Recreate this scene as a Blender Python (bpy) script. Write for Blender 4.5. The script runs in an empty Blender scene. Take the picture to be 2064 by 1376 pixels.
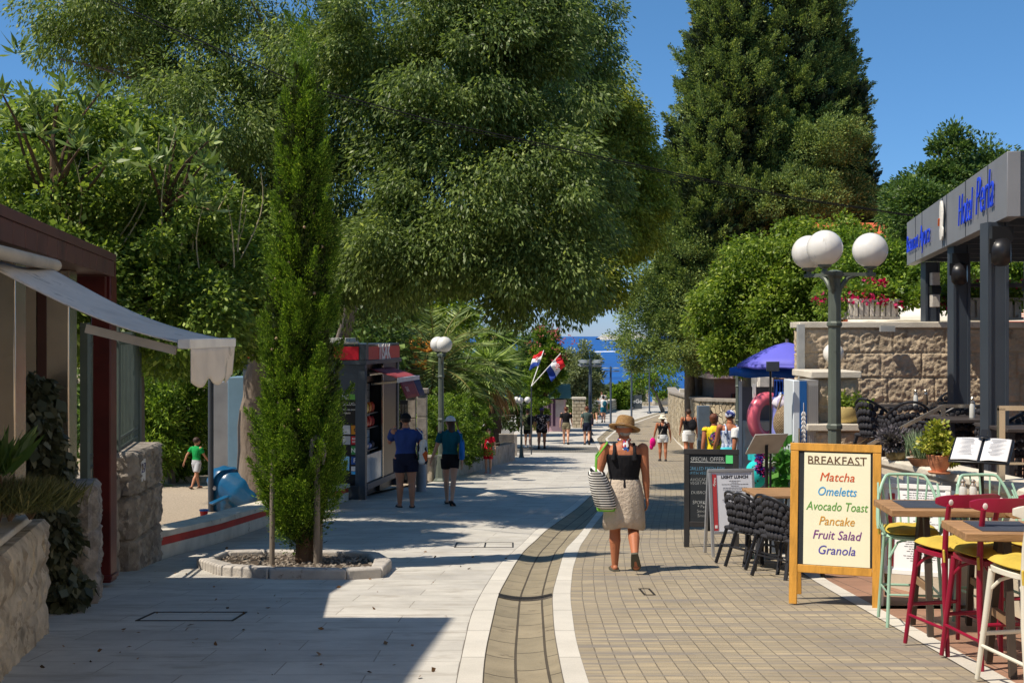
import bpy, bmesh, math, random
import numpy as np
from mathutils import Vector, Matrix
R = math.radians
SC = bpy.context.scene
COL = SC.collection
rng = np.random.default_rng(7)
random.seed(7)
# ---------------------------------------------------------------- camera, sky, sun, exposure
F, CX, HY = 2400.0, 1032.0, 672.0           # focal length in photo pixels, principal column, eye-level row
cam = bpy.data.cameras.new('camera'); camo = bpy.data.objects.new('camera', cam); COL.objects.link(camo)
cam.lens = 36 * F / 2064; cam.sensor_width = 36; cam.shift_y = -(688 - HY) / 2064
cam.clip_start = .1; cam.clip_end = 30000
camo.location = (0, 0, 0); camo.rotation_euler = (R(90), 0, 0)
SC.camera = camo
SUN_EL, SUN_AZ = R(57), R(24)                # sunlight travels towards +x and a little towards +y
sdir = Vector((math.cos(SUN_EL) * math.cos(SUN_AZ), math.cos(SUN_EL) * math.sin(SUN_AZ), -math.sin(SUN_EL)))
W = bpy.data.worlds.new("World"); SC.world = W; W.use_nodes = True
nt = W.node_tree; bg = nt.nodes['Background']
sk = nt.nodes.new('ShaderNodeTexSky'); sk.sky_type = 'NISHITA'; sk.sun_disc = False
sk.sun_elevation = SUN_EL
_t = -sdir; sk.sun_rotation = math.atan2(_t.x, _t.y)
sk.air_density = 1.0; sk.dust_density = 0.0; sk.ozone_density = 5.0; sk.altitude = 20
_m = nt.nodes.new('ShaderNodeMix'); _m.data_type = 'RGBA'; _m.blend_type = 'MULTIPLY'; _m.inputs[0].default_value = 1
nt.links.new(sk.outputs[0], _m.inputs[6]); _tc = nt.nodes.new('ShaderNodeTexCoord'); _sx = nt.nodes.new('ShaderNodeSeparateXYZ'); nt.links.new(_tc.outputs['Generated'], _sx.inputs[0])
_r = nt.nodes.new('ShaderNodeValToRGB'); nt.links.new(_sx.outputs['Z'], _r.inputs[0])          # clear, deep Adriatic blue; the horizon less yellow
for _p, _c in ((0.0, (.27, .37, .63, 1)), (.12, (.31, .46, .62, 1)), (.35, (.36, .55, .62, 1))):
    _e = _r.color_ramp.elements[0] if _p == 0 else _r.color_ramp.elements.new(_p)
    _e.position = _p; _e.color = _c
_r.color_ramp.elements[-1].color = (.38, .58, .62, 1); nt.links.new(_r.outputs[0], _m.inputs[7])
nt.links.new(_m.outputs[2], bg.inputs[0]); bg.inputs[1].default_value = .15
sl = bpy.data.lights.new('sun', 'SUN'); so = bpy.data.objects.new('sun', sl); COL.objects.link(so)
sl.energy = 4.45; sl.angle = R(.5); sl.color = (1, .9, .76)
so.rotation_euler = sdir.to_track_quat('-Z', 'Y').to_euler()
so.location = (-30, -12, 50)
SC.view_settings.view_transform = 'Standard'; SC.view_settings.look = 'None'
SC.view_settings.gamma = 1; SC.view_settings.exposure = 0.4
SC.cycles.max_bounces = 6; SC.cycles.transparent_max_bounces = 6
# ---------------------------------------------------------------- ground profile and pixel helpers
_k = np.array([[-30, -1.3], [0, -1.55], [5, -1.86], [7, -2.03], [8, -2.12], [10, -2.31], [13, -2.59], [17, -2.95], [22, -3.28],
               [30, -3.75], [45, -4.68], [57, -5.22], [76, -5.65], [90, -5.85], [110, -6.2], [125, -8], [170, -26], [400, -60]])
_ys = np.arange(-30, 400, .1); _zs = np.interp(_ys, _k[:, 0], _k[:, 1])
_zs = np.convolve(np.pad(_zs, 8, mode='edge'), np.ones(17) / 17, 'valid')
def G(y): return float(np.interp(y, _ys, _zs))
_dd = np.arange(3, 115, .05); _py = HY - np.interp(_dd, _ys, _zs) * F / _dd
def gd(py): return float(np.interp(-py, -_py, _dd))        # depth of the ground seen at a photo row
def gp(px, py):
    d = gd(py); return Vector(((px - CX) / F * d, d, G(d)))
def P(px, py, d): return Vector(((px - CX) / F * d, d, (HY - py) / F * d))
def gx(px, d): return Vector(((px - CX) / F * d, d, G(d)))
# ---------------------------------------------------------------- materials
def S(r, g, b):
    f = lambda c: c / 12.92 if c <= .04045 else ((c + .055) / 1.055) ** 2.4
    return (f(r / 255), f(g / 255), f(b / 255))
MC = {}
def newmat(name):
    m = bpy.data.materials.new(name); m.use_nodes = True
    n = m.node_tree.nodes; l = m.node_tree.links
    return m, n, l, n['Principled BSDF']
def rampn(n, stops, interp='LINEAR'):
    r = n.new('ShaderNodeValToRGB'); r.color_ramp.interpolation = interp
    e = r.color_ramp.elements
    while len(e) > 1: e.remove(e[-1])
    e[0].position = stops[0][0]; e[0].color = (*stops[0][1], 1)
    for p, c in stops[1:]:
        x = e.new(p); x.color = (*c, 1)
    return r
def mulc(c, k): return tuple(min(1, max(0, a * k)) for a in c)
def noise(n, l, scale, detail=4, coord='Object', vec=None, rough=.55):
    t = n.new('ShaderNodeTexNoise'); t.inputs['Scale'].default_value = scale; t.inputs['Detail'].default_value = detail
    t.inputs['Roughness'].default_value = rough
    if vec is None:
        tc = n.new('ShaderNodeTexCoord'); vec = tc.outputs[coord]
    l.new(vec, t.inputs['Vector']); return t
def bumpn(n, l, b, height, strength, dist=.02):
    k = n.new('ShaderNodeBump'); k.inputs['Strength'].default_value = strength; k.inputs['Distance'].default_value = dist
    l.new(height, k.inputs['Height']); l.new(k.outputs[0], b.inputs['Normal']); return k
def mixc(n, l, fac, a, b, mode='MIX'):
    m = n.new('ShaderNodeMix'); m.data_type = 'RGBA'; m.blend_type = mode
    for sock, v in ((m.inputs[0], fac), (m.inputs[6], a), (m.inputs[7], b)):
        if isinstance(v, (int, float)): sock.default_value = v
        elif isinstance(v, tuple): sock.default_value = (*v, 1)
        else: l.new(v, sock)
    return m.outputs[2]
def pm(name, col, rough=.6, metal=0, var=.12, scale=5, bump=0, bscale=60, spec=.4, stretch=None, wear=None):
    if name in MC: return MC[name]
    m, n, l, b = newmat(name)
    tc = n.new('ShaderNodeTexCoord'); vec = tc.outputs['Object']
    if stretch:
        mp = n.new('ShaderNodeMapping'); mp.inputs['Scale'].default_value = stretch; l.new(vec, mp.inputs[0]); vec = mp.outputs[0]
    t = noise(n, l, scale, 5, vec=vec)
    r = rampn(n, [(.25, mulc(col, 1 - var * 1.6)), (.5, col), (.75, mulc(col, 1 + var))]); l.new(t.outputs[0], r.inputs[0])
    out = r.outputs[0]
    if wear:
        t2 = noise(n, l, wear[2], 6, vec=vec, rough=.7)
        r2 = rampn(n, [(wear[1], (0, 0, 0)), (wear[1] + .06, (1, 1, 1))]); l.new(t2.outputs[0], r2.inputs[0])
        out = mixc(n, l, r2.outputs[0], out, wear[0])
    l.new(out, b.inputs['Base Color'])
    b.inputs['Roughness'].default_value = rough; b.inputs['Metallic'].default_value = metal
    b.inputs['Specular IOR Level'].default_value = spec
    if bump:
        t3 = noise(n, l, bscale, 6, vec=vec); bumpn(n, l, b, t3.outputs[0], bump, .02)
    MC[name] = m; return m
def leafmat(name, c1, c2, c3=None, trans=.35, scale=.9, rough=.5, gain=1.75, spec=.35):
    if name in MC: return MC[name]
    c1 = mulc(c1, gain); c2 = mulc(c2, gain); c3 = mulc(c3, gain) if c3 else None; trans = min(.55, trans + .08)
    m, n, l, b = newmat(name)
    at = n.new('ShaderNodeAttribute'); at.attribute_name = 'rnd'
    r = rampn(n, [(0, mulc(c1, .75)), (.5, c1), (.85, c2), (1, c3 or c2)]); l.new(at.outputs['Fac'], r.inputs[0])
    t = noise(n, l, scale, 3); r2 = rampn(n, [(.3, (.72, .78, .8)), (.7, (1.0, 1.0, .95))]); l.new(t.outputs[0], r2.inputs[0])
    col = mixc(n, l, 1.0, r.outputs[0], r2.outputs[0], 'MULTIPLY')
    l.new(col, b.inputs['Base Color']); b.inputs['Roughness'].default_value = rough; b.inputs['Specular IOR Level'].default_value = spec
    tr = n.new('ShaderNodeBsdfTranslucent'); tc2 = mixc(n, l, 1.0, col, (1.0, 1.0, .55), 'MULTIPLY'); l.new(tc2, tr.inputs[0])
    mx = n.new('ShaderNodeMixShader'); mx.inputs[0].default_value = trans
    l.new(b.outputs[0], mx.inputs[1]); l.new(tr.outputs[0], mx.inputs[2]); l.new(mx.outputs[0], n['Material Output'].inputs[0])
    MC[name] = m; return m
def brickmat(name, c1, c2, mortar, bw, bh, ms=.01, bump=.5, off=.5, rough=.75, squash=1, nvar=.25, nscale=6, fine=90, fb=.25, stain=None, msmooth=.1, wob=0, sstretch=None):
    m, n, l, b = newmat(name)
    tc = n.new('ShaderNodeTexCoord'); vec = tc.outputs['UV']
    if wob:
        tw = noise(n, l, 1.3, 2, 'UV'); mm = n.new('ShaderNodeMix'); mm.data_type = 'VECTOR'; mm.inputs[0].default_value = wob
        ad = n.new('ShaderNodeVectorMath'); ad.operation = 'ADD'; l.new(vec, ad.inputs[0]); l.new(tw.outputs['Color'], ad.inputs[1])
        l.new(vec, mm.inputs[4]); l.new(ad.outputs[0], mm.inputs[5]); vec = mm.outputs[1]
    k = n.new('ShaderNodeTexBrick'); l.new(vec, k.inputs['Vector'])
    k.inputs['Scale'].default_value = 1; k.inputs['Brick Width'].default_value = bw; k.inputs['Row Height'].default_value = bh
    k.inputs['Mortar Size'].default_value = ms; k.inputs['Mortar Smooth'].default_value = msmooth; k.inputs['Bias'].default_value = 0
    k.inputs['Color1'].default_value = (*c1, 1); k.inputs['Color2'].default_value = (*c2, 1); k.inputs['Mortar'].default_value = (*mortar, 1)
    k.offset = off; k.squash = squash
    t = noise(n, l, nscale, 6, 'UV', rough=.65); r = rampn(n, [(.25, (1 - nvar,) * 3), (.6, (1, 1, 1))]); l.new(t.outputs[0], r.inputs[0])
    col = mixc(n, l, 1.0, k.outputs[0], r.outputs[0], 'MULTIPLY')
    t2 = noise(n, l, fine, 4, 'UV')
    r3 = rampn(n, [(.3, (.86,) * 3), (.6, (1, 1, 1))]); l.new(t2.outputs[0], r3.inputs[0]); col = mixc(n, l, 1.0, col, r3.outputs[0], 'MULTIPLY')
    if stain:
        sv = None
        if sstretch: mp = n.new('ShaderNodeMapping'); mp.inputs['Scale'].default_value = sstretch; l.new(tc.outputs['UV'], mp.inputs[0]); sv = mp.outputs[0]
        t4 = noise(n, l, stain[1], 5, 'UV', sv, rough=.7); r4 = rampn(n, [(stain[2], (0, 0, 0)), (stain[2] + .12, (1, 1, 1))]); l.new(t4.outputs[0], r4.inputs[0])
        col = mixc(n, l, r4.outputs[0], col, stain[0])
    l.new(col, b.inputs['Base Color']); b.inputs['Roughness'].default_value = rough; b.inputs['Specular IOR Level'].default_value = .3
    h = n.new('ShaderNodeMath'); h.operation = 'MULTIPLY_ADD'; l.new(t2.outputs[0], h.inputs[0]); h.inputs[1].default_value = fb
    inv = n.new('ShaderNodeMath'); inv.operation = 'SUBTRACT'; inv.inputs[0].default_value = 1; l.new(k.outputs['Fac'], inv.inputs[1])
    l.new(inv.outputs[0], h.inputs[2]); bumpn(n, l, b, h.outputs[0], bump, .012)
    MC[name] = m; return m
# ---------------------------------------------------------------- mesh builder
class MB:
    def __init__(s): s.v = []; s.f = []; s.uv = None
    def add(s, vs, fs):
        o = len(s.v); s.v += [tuple(p) for p in vs]; s.f += [tuple(i + o for i in f) for f in fs]; return s
    def bx(s, x0, x1, y0, y1, z0, z1):
        return s.add([(x0, y0, z0), (x1, y0, z0), (x1, y1, z0), (x0, y1, z0), (x0, y0, z1), (x1, y0, z1), (x1, y1, z1), (x0, y1, z1)],
                     [(0, 3, 2, 1), (4, 5, 6, 7), (0, 1, 5, 4), (1, 2, 6, 5), (2, 3, 7, 6), (3, 0, 4, 7)])
    def hexa(s, b, t): return s.add(list(b) + list(t), [(3, 2, 1, 0), (4, 5, 6, 7), (0, 1, 5, 4), (1, 2, 6, 5), (2, 3, 7, 6), (3, 0, 4, 7)])
    def bar(s, p, q, w, h=None, up=(0, 0, 1)):
        h = h or w; p = Vector(p); q = Vector(q); d = (q - p).normalized(); u = Vector(up)
        if abs(d.dot(u)) > .98: u = Vector((0, 1, 0))
        a = d.cross(u).normalized() * (w / 2); c = a.cross(d).normalized() * (h / 2)
        return s.hexa([p - a - c, p + a - c, p + a + c, p - a + c], [q - a - c, q + a - c, q + a + c, q - a + c])
    def tube(s, pts, r, n=8, caps=True, flat=1.0):
        pts = [Vector(p) for p in pts]; k = len(pts)
        if not isinstance(r, (list, tuple)): r = [r] * k
        rings = []; ref = None
        for i, p in enumerate(pts):
            d = (pts[min(i + 1, k - 1)] - pts[max(i - 1, 0)])
            d = d.normalized() if d.length > 1e-9 else Vector((0, 0, 1))
            if ref is None: ref = Vector((1, 0, 0)) if abs(d.x) < .9 else Vector((0, 1, 0))
            a = (ref - d * ref.dot(d)).normalized(); ref = a; b = d.cross(a)
            rings.append([p + (a * math.cos(2 * math.pi * j / n) + b * math.sin(2 * math.pi * j / n) * flat) * r[i] for j in range(n)])
        return s.loft(rings, caps)
    def loft(s, rings, caps=True, closed=True):
        n = len(rings[0]); vs = [p for g in rings for p in g]; fs = []
        for i in range(len(rings) - 1):
            for j in range(n if closed else n - 1):
                a = i * n + j; b = i * n + (j + 1) % n; fs.append((a, b, b + n, a + n))
        if caps: fs.append(tuple(range(n - 1, -1, -1))); fs.append(tuple((len(rings) - 1) * n + j for j in range(n)))
        return s.add(vs, fs)
    def cap(s, p, rp, q, rq, n=10):
        p = Vector(p); q = Vector(q); d = (q - p).normalized()
        pts = [p - d * rp, p - d * rp * .75, p - d * rp * .35, p, q, q + d * rq * .35, q + d * rq * .75, q + d * rq]
        return s.tube(pts, [rp * .08, rp * .66, rp * .94, rp, rq, rq * .94, rq * .66, rq * .08], n)
    def lathe(s, prof, c=(0, 0, 0), n=20, M=None, caps=True):
        rings = [[Vector((c[0] + r * math.cos(2 * math.pi * j / n), c[1] + r * math.sin(2 * math.pi * j / n), c[2] + z)) for j in range(n)] for r, z in prof]
        if M: rings = [[M @ p for p in g] for g in rings]
        return s.loft(rings, caps)
    def ell(s, c, r, nu=16, nv=10, M=None):
        if not isinstance(r, (tuple, list)): r = (r, r, r)
        rings = []
        for i in range(nv + 1):
            t = math.pi * (i / nv); t = min(max(t, .06), math.pi - .06)
            g = [Vector((r[0] * math.sin(t) * math.cos(2 * math.pi * j / nu), r[1] * math.sin(t) * math.sin(2 * math.pi * j / nu), -r[2] * math.cos(t))) for j in range(nu)]
            rings.append([(M @ p if M else p) + Vector(c) for p in g])
        return s.loft(rings)
    def prism(s, poly, z0, z1):
        n = len(poly); vs = [(x, y, z0) for x, y in poly] + [(x, y, z1) for x, y in poly]
        return s.add(vs, [tuple(range(n - 1, -1, -1)), tuple(range(n, 2 * n))] + [(j, (j + 1) % n, n + (j + 1) % n, n + j) for j in range(n)])
    def grid(s, fn, nu, nv):
        vs = [fn(i / nu, j / nv) for j in range(nv + 1) for i in range(nu + 1)]; w = nu + 1
        return s.add(vs, [(j * w + i, j * w + i + 1, (j + 1) * w + i + 1, (j + 1) * w + i) for j in range(nv) for i in range(nu)])
    def xf(s, M):
        s.v = [tuple(M @ Vector(p)) for p in s.v]; return s
    def mv(s, d): s.v = [(p[0] + d[0], p[1] + d[1], p[2] + d[2]) for p in s.v]; return s
    def join(s, o): return s.add(o.v, o.f)
def boxuv(me):
    n = len(me.polygons)
    if not n: return
    lv = np.empty(len(me.loops), int); me.loops.foreach_get('vertex_index', lv)
    co = np.empty(len(me.vertices) * 3); me.vertices.foreach_get('co', co); co = co.reshape(-1, 3)
    no = np.empty(n * 3); me.polygons.foreach_get('normal', no); no = np.abs(no.reshape(-1, 3))
    lt = np.empty(n, int); me.polygons.foreach_get('loop_total', lt)
    ax = np.repeat(np.argmax(no * np.array([1, 1, 1.0001]), 1), lt); c = co[lv]
    u = np.where(ax == 0, c[:, 1], c[:, 0]); v = np.where(ax == 2, c[:, 1], c[:, 2])
    me.uv_layers.new(name='UVMap').data.foreach_set('uv', np.stack([u, v], 1).ravel())
def setp(o, label=None, cat=None, group=None, kind=None):
    if label: o['label'] = label
    if cat: o['category'] = cat
    if group: o['group'] = group
    if kind: o['kind'] = kind
    return o
def mesh_of(name, mb, uv=None):
    me = bpy.data.meshes.new(name); me.from_pydata([tuple(p) for p in mb.v], [], mb.f); me.update()
    if uv is not None:
        lv = np.empty(len(me.loops), int); me.loops.foreach_get('vertex_index', lv)
        me.uv_layers.new(name='UVMap').data.foreach_set('uv', np.asarray(uv)[lv].ravel())
    else: boxuv(me)
    return me
def part(name, mb, mat, parent=None, world=False, bevel=0, smooth=True, remesh=0, sm=0, label=None, uv=None, ang=38, solid=0):
    """one mesh object; world=True: vertices are given in world space and the parent is unrotated"""
    if world and parent is not None: mb.mv((-parent.location[0], -parent.location[1], -parent.location[2]))
    me = mesh_of(name, mb, uv)
    o = bpy.data.objects.new(name, me); COL.objects.link(o)
    for mm in (mat if isinstance(mat, (list, tuple)) else [mat]): me.materials.append(mm)
    if parent: o.parent = parent
    if smooth:
        me.polygons.foreach_set('use_smooth', [True] * len(me.polygons))
        try: me.set_sharp_from_angle(angle=R(ang))
        except Exception: pass
    if solid:
        k = o.modifiers.new('thick', 'SOLIDIFY'); k.thickness = solid; k.offset = 0
    if remesh:
        k = o.modifiers.new('skin', 'REMESH'); k.mode = 'VOXEL'; k.voxel_size = remesh; k.use_smooth_shade = True
        if sm:
            k2 = o.modifiers.new('soft', 'SMOOTH'); k2.iterations = sm; k2.factor = .5
    if bevel:
        k = o.modifiers.new('edge', 'BEVEL'); k.width = bevel; k.segments = 2; k.limit_method = 'ANGLE'; k.angle_limit = R(40)
    if label: o['label'] = label
    return o
def thing(name, label, cat, loc=(0, 0, 0), rz=0, group=None):
    o = bpy.data.objects.new(name, None); COL.objects.link(o); o.empty_display_size = .2
    o.location = loc; o.rotation_euler = (0, 0, rz); return setp(o, label, cat, group)
def one(name, mb, mat, label, cat, group=None, **k):
    """a thing that is a single mesh; vertices in world space, origin moved to its base"""
    a = np.array(mb.v); c = ((a[:, 0].min() + a[:, 0].max()) / 2, (a[:, 1].min() + a[:, 1].max()) / 2, a[:, 2].min())
    mb.mv((-c[0], -c[1], -c[2])); o = part(name, mb, mat, **k); o.location = c; return setp(o, label, cat, group)
def struct(name, mb, mat, **k):
    o = part(name, mb, mat, **k); o['kind'] = 'structure'; return o
def sub(o, name, mb, mat, **k):               # part below a part (parts sit at their thing's origin)
    return part(name, mb, mat, o, **k)
def dup(root, loc, rz=0, label=None, group=None, scale=None):
    r = root.copy(); COL.objects.link(r); r.location = loc; r.rotation_euler = (0, 0, rz)
    if scale: r.scale = (scale,) * 3
    if label: r['label'] = label
    if group: r['group'] = group
    for ch in list(root.children):
        c = ch.copy(); COL.objects.link(c); c.parent = r
        for g in list(ch.children):
            d = g.copy(); COL.objects.link(d); d.parent = c
    return r
def text_mb(s, size, shear=0, offset=0, depth=.002, align='CENTER', spacing=1, sx=1):
    cu = bpy.data.curves.new('lettering', 'FONT'); cu.body = s; cu.size = size; cu.shear = shear; cu.offset = offset
    cu.extrude = depth / 2; cu.align_x = align; cu.align_y = 'CENTER'; cu.space_character = spacing; cu.resolution_u = 3
    o = bpy.data.objects.new('lettering', cu); COL.objects.link(o)
    dg = bpy.context.evaluated_depsgraph_get(); dg.update(); me = o.evaluated_get(dg).to_mesh()
    mb = MB(); mb.add([(v.co.x * sx, v.co.y, v.co.z) for v in me.vertices], [tuple(p.vertices) for p in me.polygons])
    o.evaluated_get(dg).to_mesh_clear(); COL.objects.unlink(o); bpy.data.objects.remove(o); bpy.data.curves.remove(cu); return mb
def frame(o, x, y, z=None):
    """matrix whose columns are the given local axes at o"""
    x = Vector(x).normalized(); y = Vector(y); y = (y - x * y.dot(x)).normalized(); z = x.cross(y)
    M = Matrix.Identity(4)
    for i in range(3): M[i][0] = x[i]; M[i][1] = y[i]; M[i][2] = z[i]; M[i][3] = o[i]
    return M
# ---------------------------------------------------------------- foliage
def unit(a): return a / np.maximum(np.linalg.norm(a, axis=-1, keepdims=True), 1e-9)
def leaf_obj(name, C, D, L, Wd, mat, parent, lvar=.3, fold=.12, upbias=.6, seed=1, shape=.5):
    g = np.random.default_rng(seed); N = len(C); D = unit(D)
    s = unit(np.cross(D, np.array([0, 0, 1.0])) * upbias + g.normal(size=(N, 3)) * .5); s = unit(s - D * (s * D).sum(1, keepdims=True))
    nn = np.cross(s, D); l = (L * (1 + lvar * g.normal(size=N)).clip(.4, 1.8))[:, None]; w = l * (Wd / L)
    V = np.stack([C, C + D * l * shape + s * w * .5 - nn * w * fold, C + D * l, C + D * l * shape - s * w * .5 - nn * w * fold], 1).reshape(-1, 3)
    loc = np.array(parent.location) if parent is not None else 0; V = V - loc
    me = bpy.data.meshes.new(name); me.vertices.add(4 * N); me.vertices.foreach_set('co', V.astype(np.float32).ravel())
    me.loops.add(4 * N); me.loops.foreach_set('vertex_index', np.arange(4 * N, dtype=np.int32))
    me.polygons.add(N); me.polygons.foreach_set('loop_start', np.arange(0, 4 * N, 4, dtype=np.int32))
    me.update(calc_edges=True)
    at = me.attributes.new('rnd', 'FLOAT', 'POINT'); at.data.foreach_set('value', np.repeat(g.random(N), 4).astype(np.float32))
    me.materials.append(mat); o = bpy.data.objects.new(name, me); COL.objects.link(o)
    if parent is not None: o.parent = parent
    return o
def crown(blobs, puffs, pr, n, seed, droop=.3, out=.7, inner=.25, flat=.75, rnd=.6):
    g = np.random.default_rng(seed); A = np.array([max(b[3] * b[4], b[4] * b[5], b[3] * b[5]) for b in blobs]); A = A / A.sum(); Cs = []; Ds = []
    for b, w in zip(blobs, A):
        k = max(1, int(puffs * w)); c = np.array(b[:3]); r = np.array(b[3:6]); d = unit(g.normal(size=(k, 3)))
        lump = 1 + .1 * np.sin(d @ g.normal(size=3) * 3.4 + g.random() * 6) + .13 * np.sin(d @ g.normal(size=3) * 4.2 + g.random() * 6) + .09 * np.sin(d @ g.normal(size=3) * 7 + g.random() * 6)
        rad = lump[:, None] * np.where(g.random(k) < inner, g.random(k) * .85, .78 + .3 * g.random(k))[:, None]
        pc = c + d * r * rad; sz = pr * (.55 + .9 * g.random(k))
        off = unit(g.normal(size=(k, n, 3))) * (g.random((k, n, 1)) ** .45); off[..., 2] *= flat
        Cs.append((pc[:, None] + off * sz[:, None, None]).reshape(-1, 3))
        Ds.append((out * off + .35 * d[:, None] + rnd * g.normal(size=(k, n, 3)) * .6 + np.array([0, 0, -droop])).reshape(-1, 3))
    return np.concatenate(Cs), np.concatenate(Ds)
def tuft_crown(spindles, dens, tl, n, seed, up=.8, pr=.12):
    """upright conifer tufts over spindles (cx,cy,z0,[(t,r)...],z1)"""
    g = np.random.default_rng(seed); Cs = []; Ds = []
    for (cx, cy, z0, prof, z1) in spindles:
        ts, rs = zip(*prof); area = 2 * math.pi * np.mean(rs) * (z1 - z0); k = int(area * dens)
        tt = g.random(k * 3); rr = np.interp(tt, ts, rs); keep = g.random(k * 3) < rr / max(rs); tt = tt[keep][:k]; rr = rr[keep][:k]; k = len(tt)
        th = g.random(k) * 2 * math.pi; q = rr * (1 - .45 * g.random(k) ** 2.2); q *= 1 + .12 * np.sin(th * 5 + tt * 23)
        base = np.stack([cx + q * np.cos(th), cy + q * np.sin(th), z0 + tt * (z1 - z0)], 1)
        ax = unit(np.stack([np.cos(th), np.sin(th), np.full(k, up * 1.6)], 1) + g.normal(size=(k, 3)) * .25)
        u = g.random((k, n, 1)); ln = tl * (.6 + .8 * g.random((k, 1, 1)))
        off = g.normal(size=(k, n, 3)) * pr * (1.15 - u)
        Cs.append((base[:, None] + ax[:, None] * ln * (u - .35) + off).reshape(-1, 3)); Ds.append((ax[:, None] * 1.0 + off / pr * .55 + g.normal(size=(k, n, 3)) * .22).reshape(-1, 3))
    return np.concatenate(Cs), np.concatenate(Ds)
def limb(mb, p, q, r0, r1, bend=.12, n=8, k=6, seed=0):
    g = random.Random(seed); p = Vector(p); q = Vector(q); L = (q - p).length; o = Vector((g.uniform(-1, 1), g.uniform(-1, 1), g.uniform(-.3, .6))) * bend * L
    pts = [p.lerp(q, t / k) + o * math.sin(math.pi * t / k) + Vector((g.uniform(-1, 1), g.uniform(-1, 1), 0)) * r0 * .25 * (0 < t < k) for t in range(k + 1)]
    mb.tube(pts, [r0 + (r1 - r0) * t / k for t in range(k + 1)], n); return pts
# ---------------------------------------------------------------- rough stone faces
def vnoise(u, v, seed):
    g = np.random.default_rng(seed); T = g.random((64, 64))
    iu = np.floor(u).astype(int); iv = np.floor(v).astype(int); fu = u - iu; fv = v - iv; fu = fu * fu * (3 - 2 * fu); fv = fv * fv * (3 - 2 * fv)
    a = T[iu % 64, iv % 64]; b = T[(iu + 1) % 64, iv % 64]; c = T[iu % 64, (iv + 1) % 64]; d = T[(iu + 1) % 64, (iv + 1) % 64]
    return a * (1 - fu) * (1 - fv) + b * fu * (1 - fv) + c * (1 - fu) * fv + d * fu * fv
def rough_face(mb, p, q, z0, z1, amp, rows, bw, res=.025, seed=1, joint=.02, rough=1.0, fz0=None, fz1=None):
    """vertical face from p to q (xy), blocks with chiselled relief towards the right-hand normal; z0/z1 at p, fz0/fz1 at q"""
    p = np.array(p[:2], float); q = np.array(q[:2], float); L = np.linalg.norm(q - p); d = (q - p) / L; nrm = np.array([d[1], -d[0]])
    fz0 = z0 if fz0 is None else fz0; fz1 = z1 if fz1 is None else fz1
    nu = max(3, int(L / res)); nv = max(3, int((z1 - z0) / res)); U, Vv = np.meshgrid(np.linspace(0, L, nu + 1), np.linspace(0, 1, nv + 1))
    Zb = z0 + (fz0 - z0) * U / L; Zt = z1 + (fz1 - z1) * U / L; Z = Zb + (Zt - Zb) * Vv; Hh = z1 - z0
    rh = Hh / rows; ri = np.minimum((Vv * rows).astype(int), rows - 1); g = np.random.default_rng(seed)
    dist = np.minimum(Vv * Hh - ri * rh, (ri + 1) * rh - Vv * Hh); bid = ri * 100
    for r_ in range(rows):
        cuts = [0]
        while cuts[-1] < L: cuts.append(cuts[-1] + bw * g.uniform(.65, 1.4))
        cuts = np.array(cuts); cuts[-1] = L + .5; cuts[0] = -.5 if False else 0
        k = np.searchsorted(cuts, U, side='right').clip(1, len(cuts) - 1); dl = np.minimum(U - cuts[k - 1], cuts[k] - U); m = ri == r_
        dist = np.where(m, np.minimum(dist, dl), dist); bid = np.where(m, bid + k, bid)
    h = vnoise(U * 8, Z * 8, seed) * (.35 if rough <= 1 else .1) + vnoise(U * 18 + 5, Z * 22, seed + 1) * .4 + vnoise(U * 36, Z * 40, seed + 2) * (.35 if rough <= 1 else .6)
    bo = np.random.default_rng(seed + 9).random(100 * rows + 400)[bid % (100 * rows + 400)]
    rise = (dist / joint).clip(0, 1); e = np.minimum(np.minimum(U, L - U), np.minimum(Vv, 1 - Vv) * Hh); ed = (e / .03).clip(0, 1)
    off = amp * (rise * (.45 + (.25 if rough > 1 else 0) + .25 * bo + (h - .5) * 1.3 * rough) ) * ed
    X = p[0] + d[0] * U + nrm[0] * off; Y = p[1] + d[1] * U + nrm[1] * off
    vs = np.stack([X, Y, Z], -1).reshape(-1, 3); w = nu + 1
    mb.add(vs.tolist(), [(j * w + i, j * w + i + 1, (j + 1) * w + i + 1, (j + 1) * w + i) for j in range(nv) for i in range(nu)])
def stone_block(mb, p, q, th, z0, z1, amp, rows, bw, seed=1, fz0=None, fz1=None, res=.025, **kw):
    """wall from p to q, street face on the right of p->q, thickness th to the left, both ends faced"""
    p = np.array(p[:2], float); q = np.array(q[:2], float); d = (q - p) / np.linalg.norm(q - p); nl = np.array([-d[1], d[0]]) * th
    fz0 = z0 if fz0 is None else fz0; fz1 = z1 if fz1 is None else fz1
    rough_face(mb, p, q, z0, z1, amp, rows, bw, res, seed, fz0=fz0, fz1=fz1, **kw)
    rough_face(mb, q, q + nl, fz0, fz1, amp, rows, bw, res, seed + 3)
    rough_face(mb, p + nl, p, z0, z1, amp, rows, bw, res, seed + 5, **kw)
    rough_face(mb, q + nl, p + nl, fz0, fz1, amp * .5, rows, bw, .12, seed + 7, fz0=z0, fz1=z1)
    mb.add([(*p, z1), (*q, fz1), (*(q + nl), fz1), (*(p + nl), z1)], [(0, 1, 2, 3)])
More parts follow.
